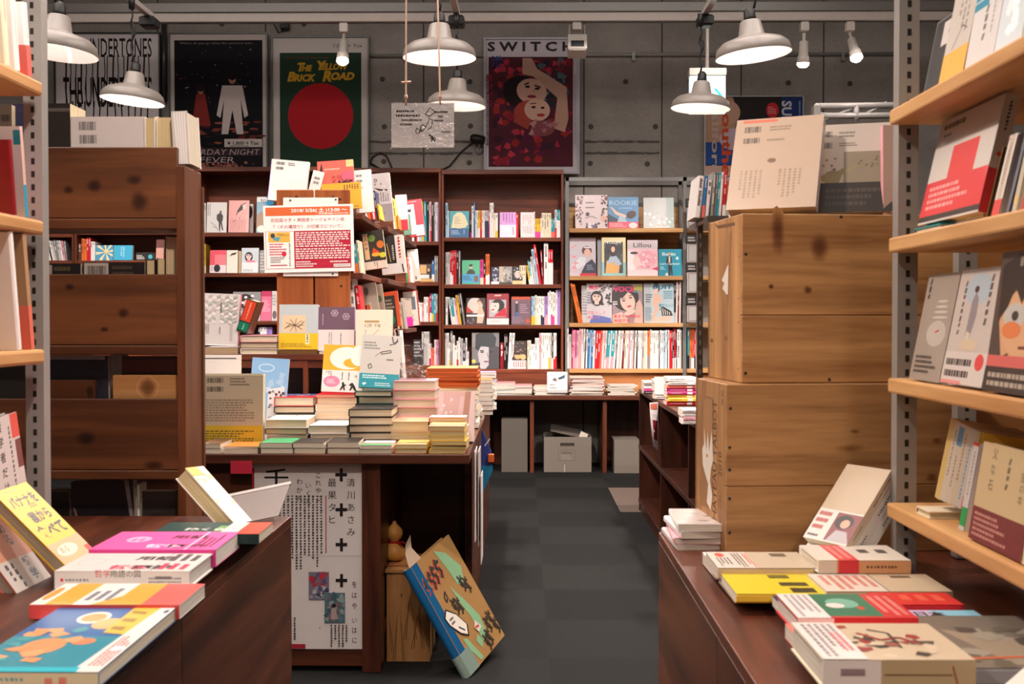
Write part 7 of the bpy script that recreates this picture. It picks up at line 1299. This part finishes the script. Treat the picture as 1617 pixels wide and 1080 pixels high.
# ================================================================== right desk
RS = dict(side='R')
z = DZ + .0445
flatq(1134, 1288, 897, 872, z, .020, -90, 'a', 'white and beige book with a red dot at the foot of the wine crates', [('r', 0, 0, 1, 1, 'b9aa94'), ('r', 0, 0, 1, .42, 'cbc2b8'), ('e', .2, .12, .12, .05, 'd8503c'), ('l', .35, .05, .9, .2, 4, '6a6460', 3), ('l', .1, .24, .95, .34, 3, '6a5a50', 4), ('l', .1, .36, .95, .42, 2, 'c8604c', 5), ('l', .1, .6, .4, .9, 1, '7a6a58')], page='ddd2c2', **RS)
under(1130, 1288, 898, 872, z-.0207, .020, 1, -90, 'w', 'copy under the white and beige book', side='R')
z = DZ + .0395
flatq(1305, 1504, 934, 907, z, .0175, -90, 'a', 'tan book with white lettered left half in the middle of the right desk', [('r', 0, 0, 1, 1, 'b7a58b'), ('r', 0, 0, 1, .5, 'c9beb2'), ('l', .1, .05, .9, .48, 6, 'b86a5a', 3), ('k', [(0, .5), (1, .5)], .002, '5a5048'), ('l', .1, .6, .3, .9, 1, '6a5a48')], page='ddd2c2', **RS)
under(1305, 1504, 934, 907, z-.0182, .0175, 1, -90, 'a', 'copy under the tan and white book', side='R')
zz = z + .0005
flatq(1292, 1438, 885, 866, zz+.0225, .0215, -90, 'w', 'thick white book with a red band lying before the leaning trio', [('r', 0, 0, 1, 1, 'cdc3b6'), ('r', 0, .22, 1, .44, 'c8363a'), ('t', 'PUNK', .3, .55, .13, '2c2828', {'w': .0001 or .3}) if 0 else ('l', .3, .52, .6, .92, 2, '2c2828', 3), ('l', .1, .24, .9, .42, 2, 'e08a80', 4)], [('r', 0, 0, 1, 1, 'c08a60'), ('r', 0, .22, 1, .44, 'c02c32'), ('r', 0, 0, 1, .2, 'c8b8a4'), ('v', .3, .5, .7, .85, 1, '5a3a28')], page='ddd0bc', hard=True, dep=.13, **RS)
under(1290, 1438, 885, 866, DZ+.0405, .0195, 2, -90, 'c', 'copy under the thick red banded book', dep=.13, side='R')
z = DZ + .0345
flatq(1163, 1317, 938, 906, z, .015, -90, 'y', 'yellow covered book with black lettering near the wine crates', [('r', 0, 0, 1, 1, 'c8b52c'), ('l', .08, .4, .3, .8, 1, '2c2a24', 3), ('l', .45, .42, .65, .95, 1, '2c2a24', 4), ('l', .72, .5, .95, .95, 1, '2c2a24', 5)], page='e6dfd4', **RS)
under(1160, 1317, 938, 906, z-.0157, .015, 1, -90, 'w', 'copy under the yellow book', side='R')
z = DZ + .040
flatq(1392, 1522, 955, 936, z, .018, -90, 'r', 'plain red book at the right of the green and red one', [('r', 0, 0, 1, 1, 'c4322e'), ('l', .2, .3, .8, .9, 3, 'd8604c', 3)], page='ddd2c2', **RS)
flatq(1420, 1570, 985, 964, z-.006, .016, -90, 'i', 'light blue book with black characters on the right desk', [('r', 0, 0, 1, 1, '7fb4c6'), ('r', 0, 0, .4, .5, 'b8a8c4'), ('t', '日本文', .88, .22, .15, '2a2628', {'rot': 0, 'w': .0001}) if 0 else ('t', '日本', .45, .30, .22, '2a2628', {'rot': 90, 'b': .03, 'sx': .8})], page='ddd2c2', **RS)
z = DZ + .062
flatq(1260, 1450, 976, 936, z, .026, -90, 'r', 'white, green and red covered book on the right desk', [('r', 0, 0, 1, 1, 'b82e30'), ('r', 0, .28, .93, .74, '2f6a50'), ('e', .4, .5, .2, .14, '6aa08c'), ('e', .5, .42, .1, .08, 'd8c4c0'), ('e', .6, .62, .06, .03, 'c83a30'), ('r', 0, 0, 1, .28, 'd2cac6'), ('l', .05, .04, .95, .26, 4, '8a8488', 3), ('l', .1, .76, .9, .98, 3, 'd88078', 4)], [('r', 0, 0, 1, 1, 'b4262c'), ('r', 0, 0, 1, .3, 'd8d0cc')], page='d8cfc4', hard=True, dep=.135, **RS)
under(1252, 1450, 976, 936, z-.0268, .0165, 2, -90, 'n', 'copy under the white, green and red book', side='R', dep=.135)
z = DZ + .078
flatq(1300, 1540, 1042, 985, z, .034, -90, 'c', 'thick cream book with ink swirls and a white band in the right foreground', [('r', 0, 0, 1, 1, 'b7a58c'), ('s', .1, .3, .9, .85, 26, .07, ('3a342e', '4a423a', '8a3430', 'c0ae96'), 3), ('k', [(.3, .4), (.5, .52), (.42, .66), (.6, .76)], .006, '8a302c'), ('k', [(.2, .5), (.3, .62), (.7, .6)], .004, '3a342e'), ('e', .62, .56, .05, .05, '8a4a44'), ('r', 0, 0, 1, .3, 'cdc5c0'), ('l', .05, .04, .95, .28, 5, '7a7276', 3), ('l', .3, .2, .8, .27, 2, 'd86a70', 4)], [('r', 0, 0, 1, 1, 'a8926e'), ('r', 0, 0, 1, .38, 'cfc6be'), ('l', .3, .05, .6, .34, 1, '6a4a50', 3), ('k', [(.5, .4), (.5, .85)], .002, '6a5038'), ('k', [(.2, .85), (.8, .88)], .002, '8a3a34')], page='d8cfc0', hard=True, **RS)
under(1290, 1540, 1042, 985, z-.0347, .020, 2, -90, 's', 'copy under the thick cream book', side='R')
z = DZ + .045
flatq(1520, 1745, 1055, 973, z, .022, -90, 'g', 'dark photographic book lying at the right picture edge', [('r', 0, 0, 1, 1, '6a6258'), ('p', [(.3, .2), (.5, .8), (.9, 1), (.95, .4)], '8a7c6a'), ('s', .3, .1, .95, .9, 20, .09, ('4a443e', '8a8274', '5a5448'), 3), ('k', [(.85, .1), (.8, .8)], .008, 'b05a3a')], page='d8cfc0', **RS)
c = atz(1600, 1075, DZ+.06); M = flat(c.x+.08, c.y-.02, DZ+.07, .14, .20, -38)
book(M, .14, .20, .02, 'w', ops=[('r', 0, 0, 1, 1, 'd6cfc8'), ('e', .3, .5, .16, .08, '3a7a9c'), ('l', .1, .7, .8, .9, 3, '9a9490')], label='white cornered book with a blue mark at the lower right picture corner')
flatq(1520, 1700, 1075, 1050, DZ+.0485, .0015, 0, 'w', 'thin white sheet under the white cornered book', dep=.1) if 0 else None
# pile at the far corner of the right desk beside the crate
zz = DZ
for k, (c_, t_) in enumerate((('l', .012), ('p', .012), ('w', .014), ('w', .014))):
    a = atz(1040+2*k, 842, DZ); M = flat(a.x+.075, RDY-.10-.004*k, zz+t_, .13, .19, [2, -3, 3, -2][k]); zz += t_ + .0006
    book(M, .13, .19, t_, c_, ops=[('r', 0, 0, 1, 1, 'b8aca6'), ('s', .1, .1, .9, .9, 10, .1, ('8a8078', 'c8beb8'), 3)] if k == 3 else (), label=f'thin book {["lowest", "third down", "second down", "topmost"][k]} in the small pile at the crate corner', hard=False, page='cfc4b6')
# leaning trio in front of the lower crate
ex = Vector((.52, -.854, 0)).normalized()
bl = at(1268, 861, 2.12); bl.z = DZ+.063
for k in range(3):
    t_ = (.016, .022, .020)[k]
    Mq = frame3(bl, bl + ex, bl + Vector((.078, .10, .132)))[0]
    off = Mq.to_3x3() @ Vector((0, sum((.016, .022, .020)[:k]) + .0015*k, -.006*k))
    M = T(off) @ Mq
    book(M, .105, .172, t_, ('a', 'w', 'w')[k], ops=[('r', 0, 0, 1, 1, 'b5a188'), ('r', 0, 0, 1, .40, 'cfc6be'), ('r', .45, .02, 1, .38, '7c3f3e'), ('e', .68, .27, .2, .09, '2c2020'), ('e', .72, .25, .1, .055, 'c89a84'), ('p', [(.5, .02), (.6, .16), (.85, .16), (1, .02)], 'a8a0a4'), ('l', .05, .12, .4, .38, 3, 'a84038', 3), ('l', .05, .03, .4, .08, 1, '4a4444')] if k == 0 else (), side='R',
         spine=[('r', 0, 0, 1, 1, ('c2b09a', 'd2cac2', 'dad4ce')[k]), ('v', .3, .55, .7, .92, 1, '4a4038'), ('v', .3, .1, .7, .3, 1, '7a7068')], label=('tan book with a photo band, front one of the leaning trio', 'white spined middle book of the leaning trio', 'white spined rear book of the leaning trio')[k], hard=False, page='d8cfc0')
# ================================================================== right shelving books (facing the aisle)
def rface(pl, pr, py_top, py_bot, X, z, col, ops, label, t=.018, lean=9, **k):
    yl = X*F/(pl-826); yr = X*F/(pr-826); h = (py_bot-py_top)*yl/F/math.cos(R(lean))
    M = T(X, yl, z + t*math.sin(R(lean)) + .0006) @ RZ(-90) @ RX(-lean)
    return book(M, yl-yr, h, t, col, ops=ops, label=label, side=k.pop('side', 'R'), **k)
def rspine(pl, t, py_top, py_bot, X, z, col, spine, label, lean=8, d=.13, **k):
    y = X*F/(pl-826); h = (py_bot-py_top)*y/F/math.cos(R(lean))
    return book(T(X, y, z+.0006) @ RX(-0) @ RY(lean) @ T(0, -t, 0), d, h, t, col, spine=spine, label=label, hard=False, **k)
X = .665
rface(1452, 1492, 38, 156, X+.015, RSZ[0], 'k', [('r', 0, 0, 1, 1, '1c1a1a'), ('r', .35, .6, 1, .92, 'c8c0b8'), ('v', .5, .65, .8, .88, 1, K), ('k', [(.03, .02), (.03, .98), (.97, .98)], .002, '8a8684')], 'black edged wrapped book nearest the right slotted post, top board', t=.02, lean=11)
rface(1477, 1515, -12, 142, X, RSZ[0], 'w', [('r', 0, 0, 1, 1, 'bfb6ac'), ('v', .3, .4, .8, .9, 3, '8a8078'), ('k', [(.3, .3), (.6, .5), (.8, .45)], .003, '6a5a58'), ('r', 0, 0, 1, .28, 'e2a63a')], 'white book with an orange lower band on the top right board', t=.02, lean=11, spine=[('r', 0, 0, 1, 1, 'c8bcb0'), ('r', 0, 0, 1, .28, 'd8983a')])
rface(1517, 1562, -2, 124, X, RSZ[0], 'w', [('r', 0, 0, 1, 1, 'cdc8c4'), ('r', .0, .82, 1, .98, '2a86a0'), ('r', 0, .7, .5, .8, '2a86a0'), ('v', .4, .2, .6, .7, 1, '6a6866'), ('v', .7, .3, .8, .7, 1, '8a8886')], 'white book with teal blocks on the top right board', t=.015, lean=10)
rface(1563, 1606, -30, 100, X, RSZ[0], 'l', [('r', 0, 0, 1, 1, 'c9d2d6'), ('r', 0, .8, 1, .92, '2a86a0'), ('s', .2, .1, .8, .8, 6, .16, ('f0f4f6', 'e4eaee'), 3)], 'shiny wrapped book with teal stripes on the top right board', t=.02, lean=10)
rface(1607, 1665, -40, 85, X, RSZ[0], 'c', [('r', 0, 0, 1, 1, 'b8a890'), ('s', .1, .1, .9, .9, 14, .1, ('8a7c6c', 'd0702c', 'c8bca8'), 3)], 'mottled cream book at the right picture edge, top board', t=.02, lean=10)
rface(1446, 1540, 207, 368, X+.02, RSZ[1]+.012, 'w', [('r', 0, 0, 1, 1, 'c9c1b9'), ('l', .08, .88, .6, .97, 1, '2c2828'), ('l', .1, .82, .3, .86, 1, '4a4444'), ('r', .34, .38, .76, .70, 'd42a2c'), ('r', 0, .07, 1, .40, 'd42a33'), ('l', .08, .12, .8, .36, 4, 'ec9a98'), ('r', 0, .02, 1, .07, '241c1c')], 'white book with a big red rectangle and red band on the second right board', t=.022, lean=13, spine=[('r', 0, 0, 1, 1, 'c0b6ac'), ('r', 0, 0, 1, .38, 'c8262e'), ('v', .3, .7, .7, .95, 1, '3a3434'), ('e', .5, .5, .2, .02, 'c83a30')], hard=True, side='R')
a = X*F/(1430-826); book(T(X+.012, a, RSZ[1]+.0115) @ RZ(-90) @ RX(-90), .12, .14, .010, 't', label='flat teal book under the red rectangle book', spine=(), ops=[('r', 0, 0, 1, 1, '2c5a62')])
rspine(1546, .016, 250, 368, X+.03, RSZ[1], 'x', [('r', 0, 0, 1, 1, '7a5c38')], 'brown spine right of the red rectangle book', lean=13)
rspine(1560, .026, 232, 362, X+.01, RSZ[1], 'l', [('r', 0, 0, 1, 1, 'b8a898'), ('r', 0, 0, .2, 1, 'd8ccc0'), ('r', .8, 0, 1, 1, 'd8ccc0'), ('r', 0, 0, 1, .22, 'cc3028'), ('e', .15, .95, .1, .01, 'd04030'), ('v', .3, .4, .6, .9, 1, '8a6a50')], 'pale spine with red foot, second right board', lean=13)
rspine(1583, .010, 215, 358, X+.01, RSZ[1], 'n', [('r', 0, 0, 1, 1, '5a5a68')], 'slate navy spine on the second right board', lean=13)
rspine(1592, .014, 240, 354, X+.01, RSZ[1], 'c', [('r', 0, 0, 1, 1, 'b8ac94'), ('r', .1, .15, .6, .25, 'e0b040')], 'cream spine with a yellow spot on the second right board', lean=12)
rspine(1606, .016, 225, 350, X+.01, RSZ[1], 'w', [('r', 0, 0, 1, 1, 'c8c0b8'), ('r', 0, 0, .15, 1, '3aa0b0'), ('r', 0, 0, 1, .22, 'b8403a')], 'white spine with red foot at the right picture edge', lean=12)
rface(1434, 1481, 441, 603, X, RSZ[2], 'l', [('r', 0, 0, 1, 1, '9c9084'), ('v', .06, .74, .2, .96, 1, '3a3432')] + [('e', .62, .74-.05*i, .16+.03*i, .012, 'c4bab0') for i in range(4)] + [('e', .6, .44, .3, .12, 'b8aea4'), ('k', [(.56, .45), (.68, .47)], .003, 'c03a2c'), ('l', .1, .06, .85, .24, 4, '4a4440')], 'grey book with a pale cup drawing on the third right board', t=.014, lean=11)
rface(1483, 1548, 437, 612, X, RSZ[2], 'w', [('r', 0, 0, 1, 1, 'beb2aa'), ('e', .5, .82, .3, .14, 'a8b4bc'), ('e', .46, .82, .05, .03, '4a342c'), ('p', [(.38, .42), (.4, .72), (.46, .8), (.54, .74), (.56, .6), (.5, .4)], '8a8084'), ('p', [(.38, .3), (.4, .46), (.5, .44), (.48, .3)], 'c8bca8'), ('v', .14, .4, .24, .9, 1, '5a5450'), ('v', .72, .5, .84, .94, 1, '5a5450'), ('e', .5, .34, .2, .05, 'c8b49a'), ('r', 0, 0, 1, .28, 'c9bfb8'), ('l', .06, .04, .8, .24, 2, '3a3230', 3), ('e', .84, .2, .1, .07, 'd04848'), ('r', 0, 0, .5, .03, 'd88a88')], 'white book with a standing figure and red seal on the third right board', t=.024, lean=11, spine=[('r', 0, 0, 1, 1, 'c0b2ac'), ('v', .3, .1, .7, .9, 1, '5a504c')])
rface(1550, 1660, 412, 628, X-.006, RSZ[2], 'k', [('r', 0, 0, 1, 1, '4a3e38'), ('p', [(.2, .25), (.1, .5), (.16, .66), (.9, .7), (.95, .4), (.75, .22)], 'c89a72'), ('e', .5, .5, .36, .26, 'cfa07a'), ('p', [(.08, .5), (.04, .9), (.3, .98), (.95, .95), (.98, .6), (.8, .72), (.66, .64), (.5, .76), (.4, .62), (.28, .74), (.2, .6)], '241e1c'), ('e', .32, .54, .16, .09, 'b8b4ae'), ('e', .72, .54, .16, .09, 'b8b4ae'), ('e', .33, .54, .05, .035, '3a3230'), ('e', .71, .54, .05, .035, '3a3230'), ('k', [(.48, .54), (.57, .54)], .004, '3a3230'), ('e', .3, .44, .14, .06, 'd07848'), ('e', .74, .44, .14, .06, 'd07848'), ('k', [(.44, .32), (.56, .32)], .004, '6a3a2c'), ('p', [(0, .18), (.3, .28), (.4, .1), (0, .05)], '38302e'), ('r', 0, .17, .95, .26, 'c8605c'), ('r', 0, 0, 1, .18, '3a322e'), ('l', .05, .03, .9, .15, 2, 'a89c8c', 3), ('l', .3, .86, .95, .98, 1, '8a8074')], 'dark comic cover of a bespectacled face at the right picture edge', t=.02, lean=8)
X = .672
for k, (t_, c_, o_) in enumerate(((.022, 'y', [('r', 0, 0, 1, 1, 'bfa468')]), (.021, 'w', [('r', 0, 0, 1, 1, 'b8ac9c'), ('v', .3, .3, .7, .9, 1, '6a6050')]), (.022, 'w', [('r', 0, 0, 1, 1, 'b4a898'), ('r', 0, .72, 1, .96, '4a7a9a'), ('v', .3, .2, .7, .6, 1, '6a6050')]), (.022, 'a', [('r', 0, 0, 1, 1, 'b0a08a'), ('v', .3, .3, .7, .9, 1, '6a5a48')]), (.024, 'l', [('r', 0, 0, 1, 1, 'a8a098'), ('v', .3, .1, .7, .8, 1, '4a7890')]), (.016, 'y', [('r', 0, 0, 1, 1, 'a89880'), ('r', .3, .2, .9, .66, 'd0a030'), ('r', 0, 0, 1, .16, 'b06070')]))):
    yy = X*F/(1457-826) - sum((.0225, .0215, .0225, .0225, .0245, .0165)[:k])
    book(T(X+.02, yy, RSZ[3]+.030) @ RX(6) @ RY(9) @ T(0, -t_, 0), [.11, .11][0], .136-.002*k, t_, c_, spine=o_, label=f'{("golden", "plain white", "white and blue", "tan", "grey and blue", "yellow marked")[k]} thin spine leaning on the lowest right board', hard=False)
rspine(1513, .022, 700, 838, X+.008, RSZ[3], 'w', [('r', 0, 0, 1, 1, 'b4aeaa'), ('r', 0, .05, 1, .26, '128a4a'), ('v', .3, .4, .7, .9, 1, '6a6662'), ('r', 0, .96, 1, 1, 'c8402c')], 'white spine with a bright green foot on the lowest right board', lean=10)
rface(1529, 1612, 716, 868, X-.008, RSZ[3], 'c', [('r', 0, 0, 1, 1, 'b9a37c'), ('t', '父な石', .26, .86, .12, '2c2824', {'v': 1, 'gap': 1.3}), ('v', .5, .6, .6, .9, 1, '6a5c48'), ('t', '国の本', .82, .72, .10, '4a4034', {'v': 1}), ('r', 0, 0, 1, .34, '6a2a2e'), ('l', .05, .04, .7, .3, 5, 'b07a70')], 'cream book with brush characters and a maroon band on the lowest right board', t=.016, lean=9)
rface(1614, 1690, 745, 890, X-.008, RSZ[3], 'c', [('r', 0, 0, 1, 1, 'c8bc9c')], 'cream edge cut by the right picture edge on the lowest right board', t=.016, lean=8)
a = X*F/(1452-826)
book(T(X-.006, a, RSZ[3]+.0125) @ RZ(-90) @ RX(-90), .062, .11, .012, 'c', label='flat cream paged booklet under the thin spines, lowest right board', page='d8c8a4')
book(T(X-.006, a-.066, RSZ[3]+.0295) @ RZ(-90) @ RX(-90), .066, .11, .028, 'n', spine=[('r', 0, 0, 1, 1, '2a2a4a')], label='flat navy book with pale print under the green footed spine', page='d8c8a4') if 0 else None
# ================================================================== books on the upper crate
CR = UZ
p = at(1146, 336, UB.y+.085)
M = T(p.x, p.y, CR+.03*math.sin(R(26))+.001) @ RZ(-24) @ RX(-26)
book(M, .182, .222, .03, 'a', ops=[('r', 0, 0, 1, 1, 'b9a08a'), ('r', .08, .955, .48, .985, 'd86a4c'), ('b', .09, .83, .31, .92), ('b', .09, .71, .31, .79), ('l', .4, .85, .7, .91, 2, '8a7460', 3), ('l', .38, .73, .6, .77, 1, '8a7460', 4)] + [('v', .1+.44*g, .12, .38+.44*g, .42, 5, '9a8068', 7+g) for g in range(2)] + [('e', .46, .52, .05, .025, '7a5c44')], label='large tan back cover with barcodes leaning on top of the upper wine crate', side='R', page='e8dccb', hard=True, spcol='l')
p = at(1277, 336, UB.y+.10)
M = T(p.x, p.y, CR+.022*math.sin(R(20))+.001) @ RZ(-16) @ RX(-20)
book(M, .165, .205, .022, 'l', ops=[('r', 0, 0, 1, 1, 'c3b6aa'), ('b', .07, .84, .29, .93), ('b', .07, .71, .29, .80), ('l', .36, .84, .6, .92, 2, '7a7068', 3), ('l', .36, .74, .58, .79, 2, '7a7068', 4), ('r', .42, .33, 1.0, .68, '8a7e68'), ('p', [(.1, .4), (.2, .44), (.5, .5), (.66, .56), (.4, .42), (.36, .33), (.2, .33)], '94845c'), ('s', .1, .42, .4, .62, 14, .02, ('6a5c44', '8a7a5a'), 3), ('s', .6, .5, .95, .65, 12, .02, ('6a5c44',), 4), ('r', 0, 0, 1, .33, '2e2620'), ('l', .2, .06, .9, .28, 3, '4a4038', 5)], label='grey back cover with a dark lower band leaning at the right on the upper crate', side='R', page='e8dccb', spcol='w')
# pair of white books glimpsed behind the right post above the crates
M0, wd, ht = face_out(1395, 1412, 200, 336, UB.y+.06, CR, 2)
book(M0, wd, .185, .02, 'p', ops=[('r', 0, 0, 1, 1, 'c0a294')], label='pinkish cover edge beside the right slotted post on the upper crate', page='e8dccb')
# upright books on the dark steel shelf left of the tan back cover
spine_row('w:10:66:7 b/s:5:66:6 w:7:60:6 g:5:72:5 g:4:72:5 t:4:72:5 w:4:72:5 r/w:5:72:4', 1096, WZ, 2.86, 'on the dark steel shelf', seed=121, depth=.14)
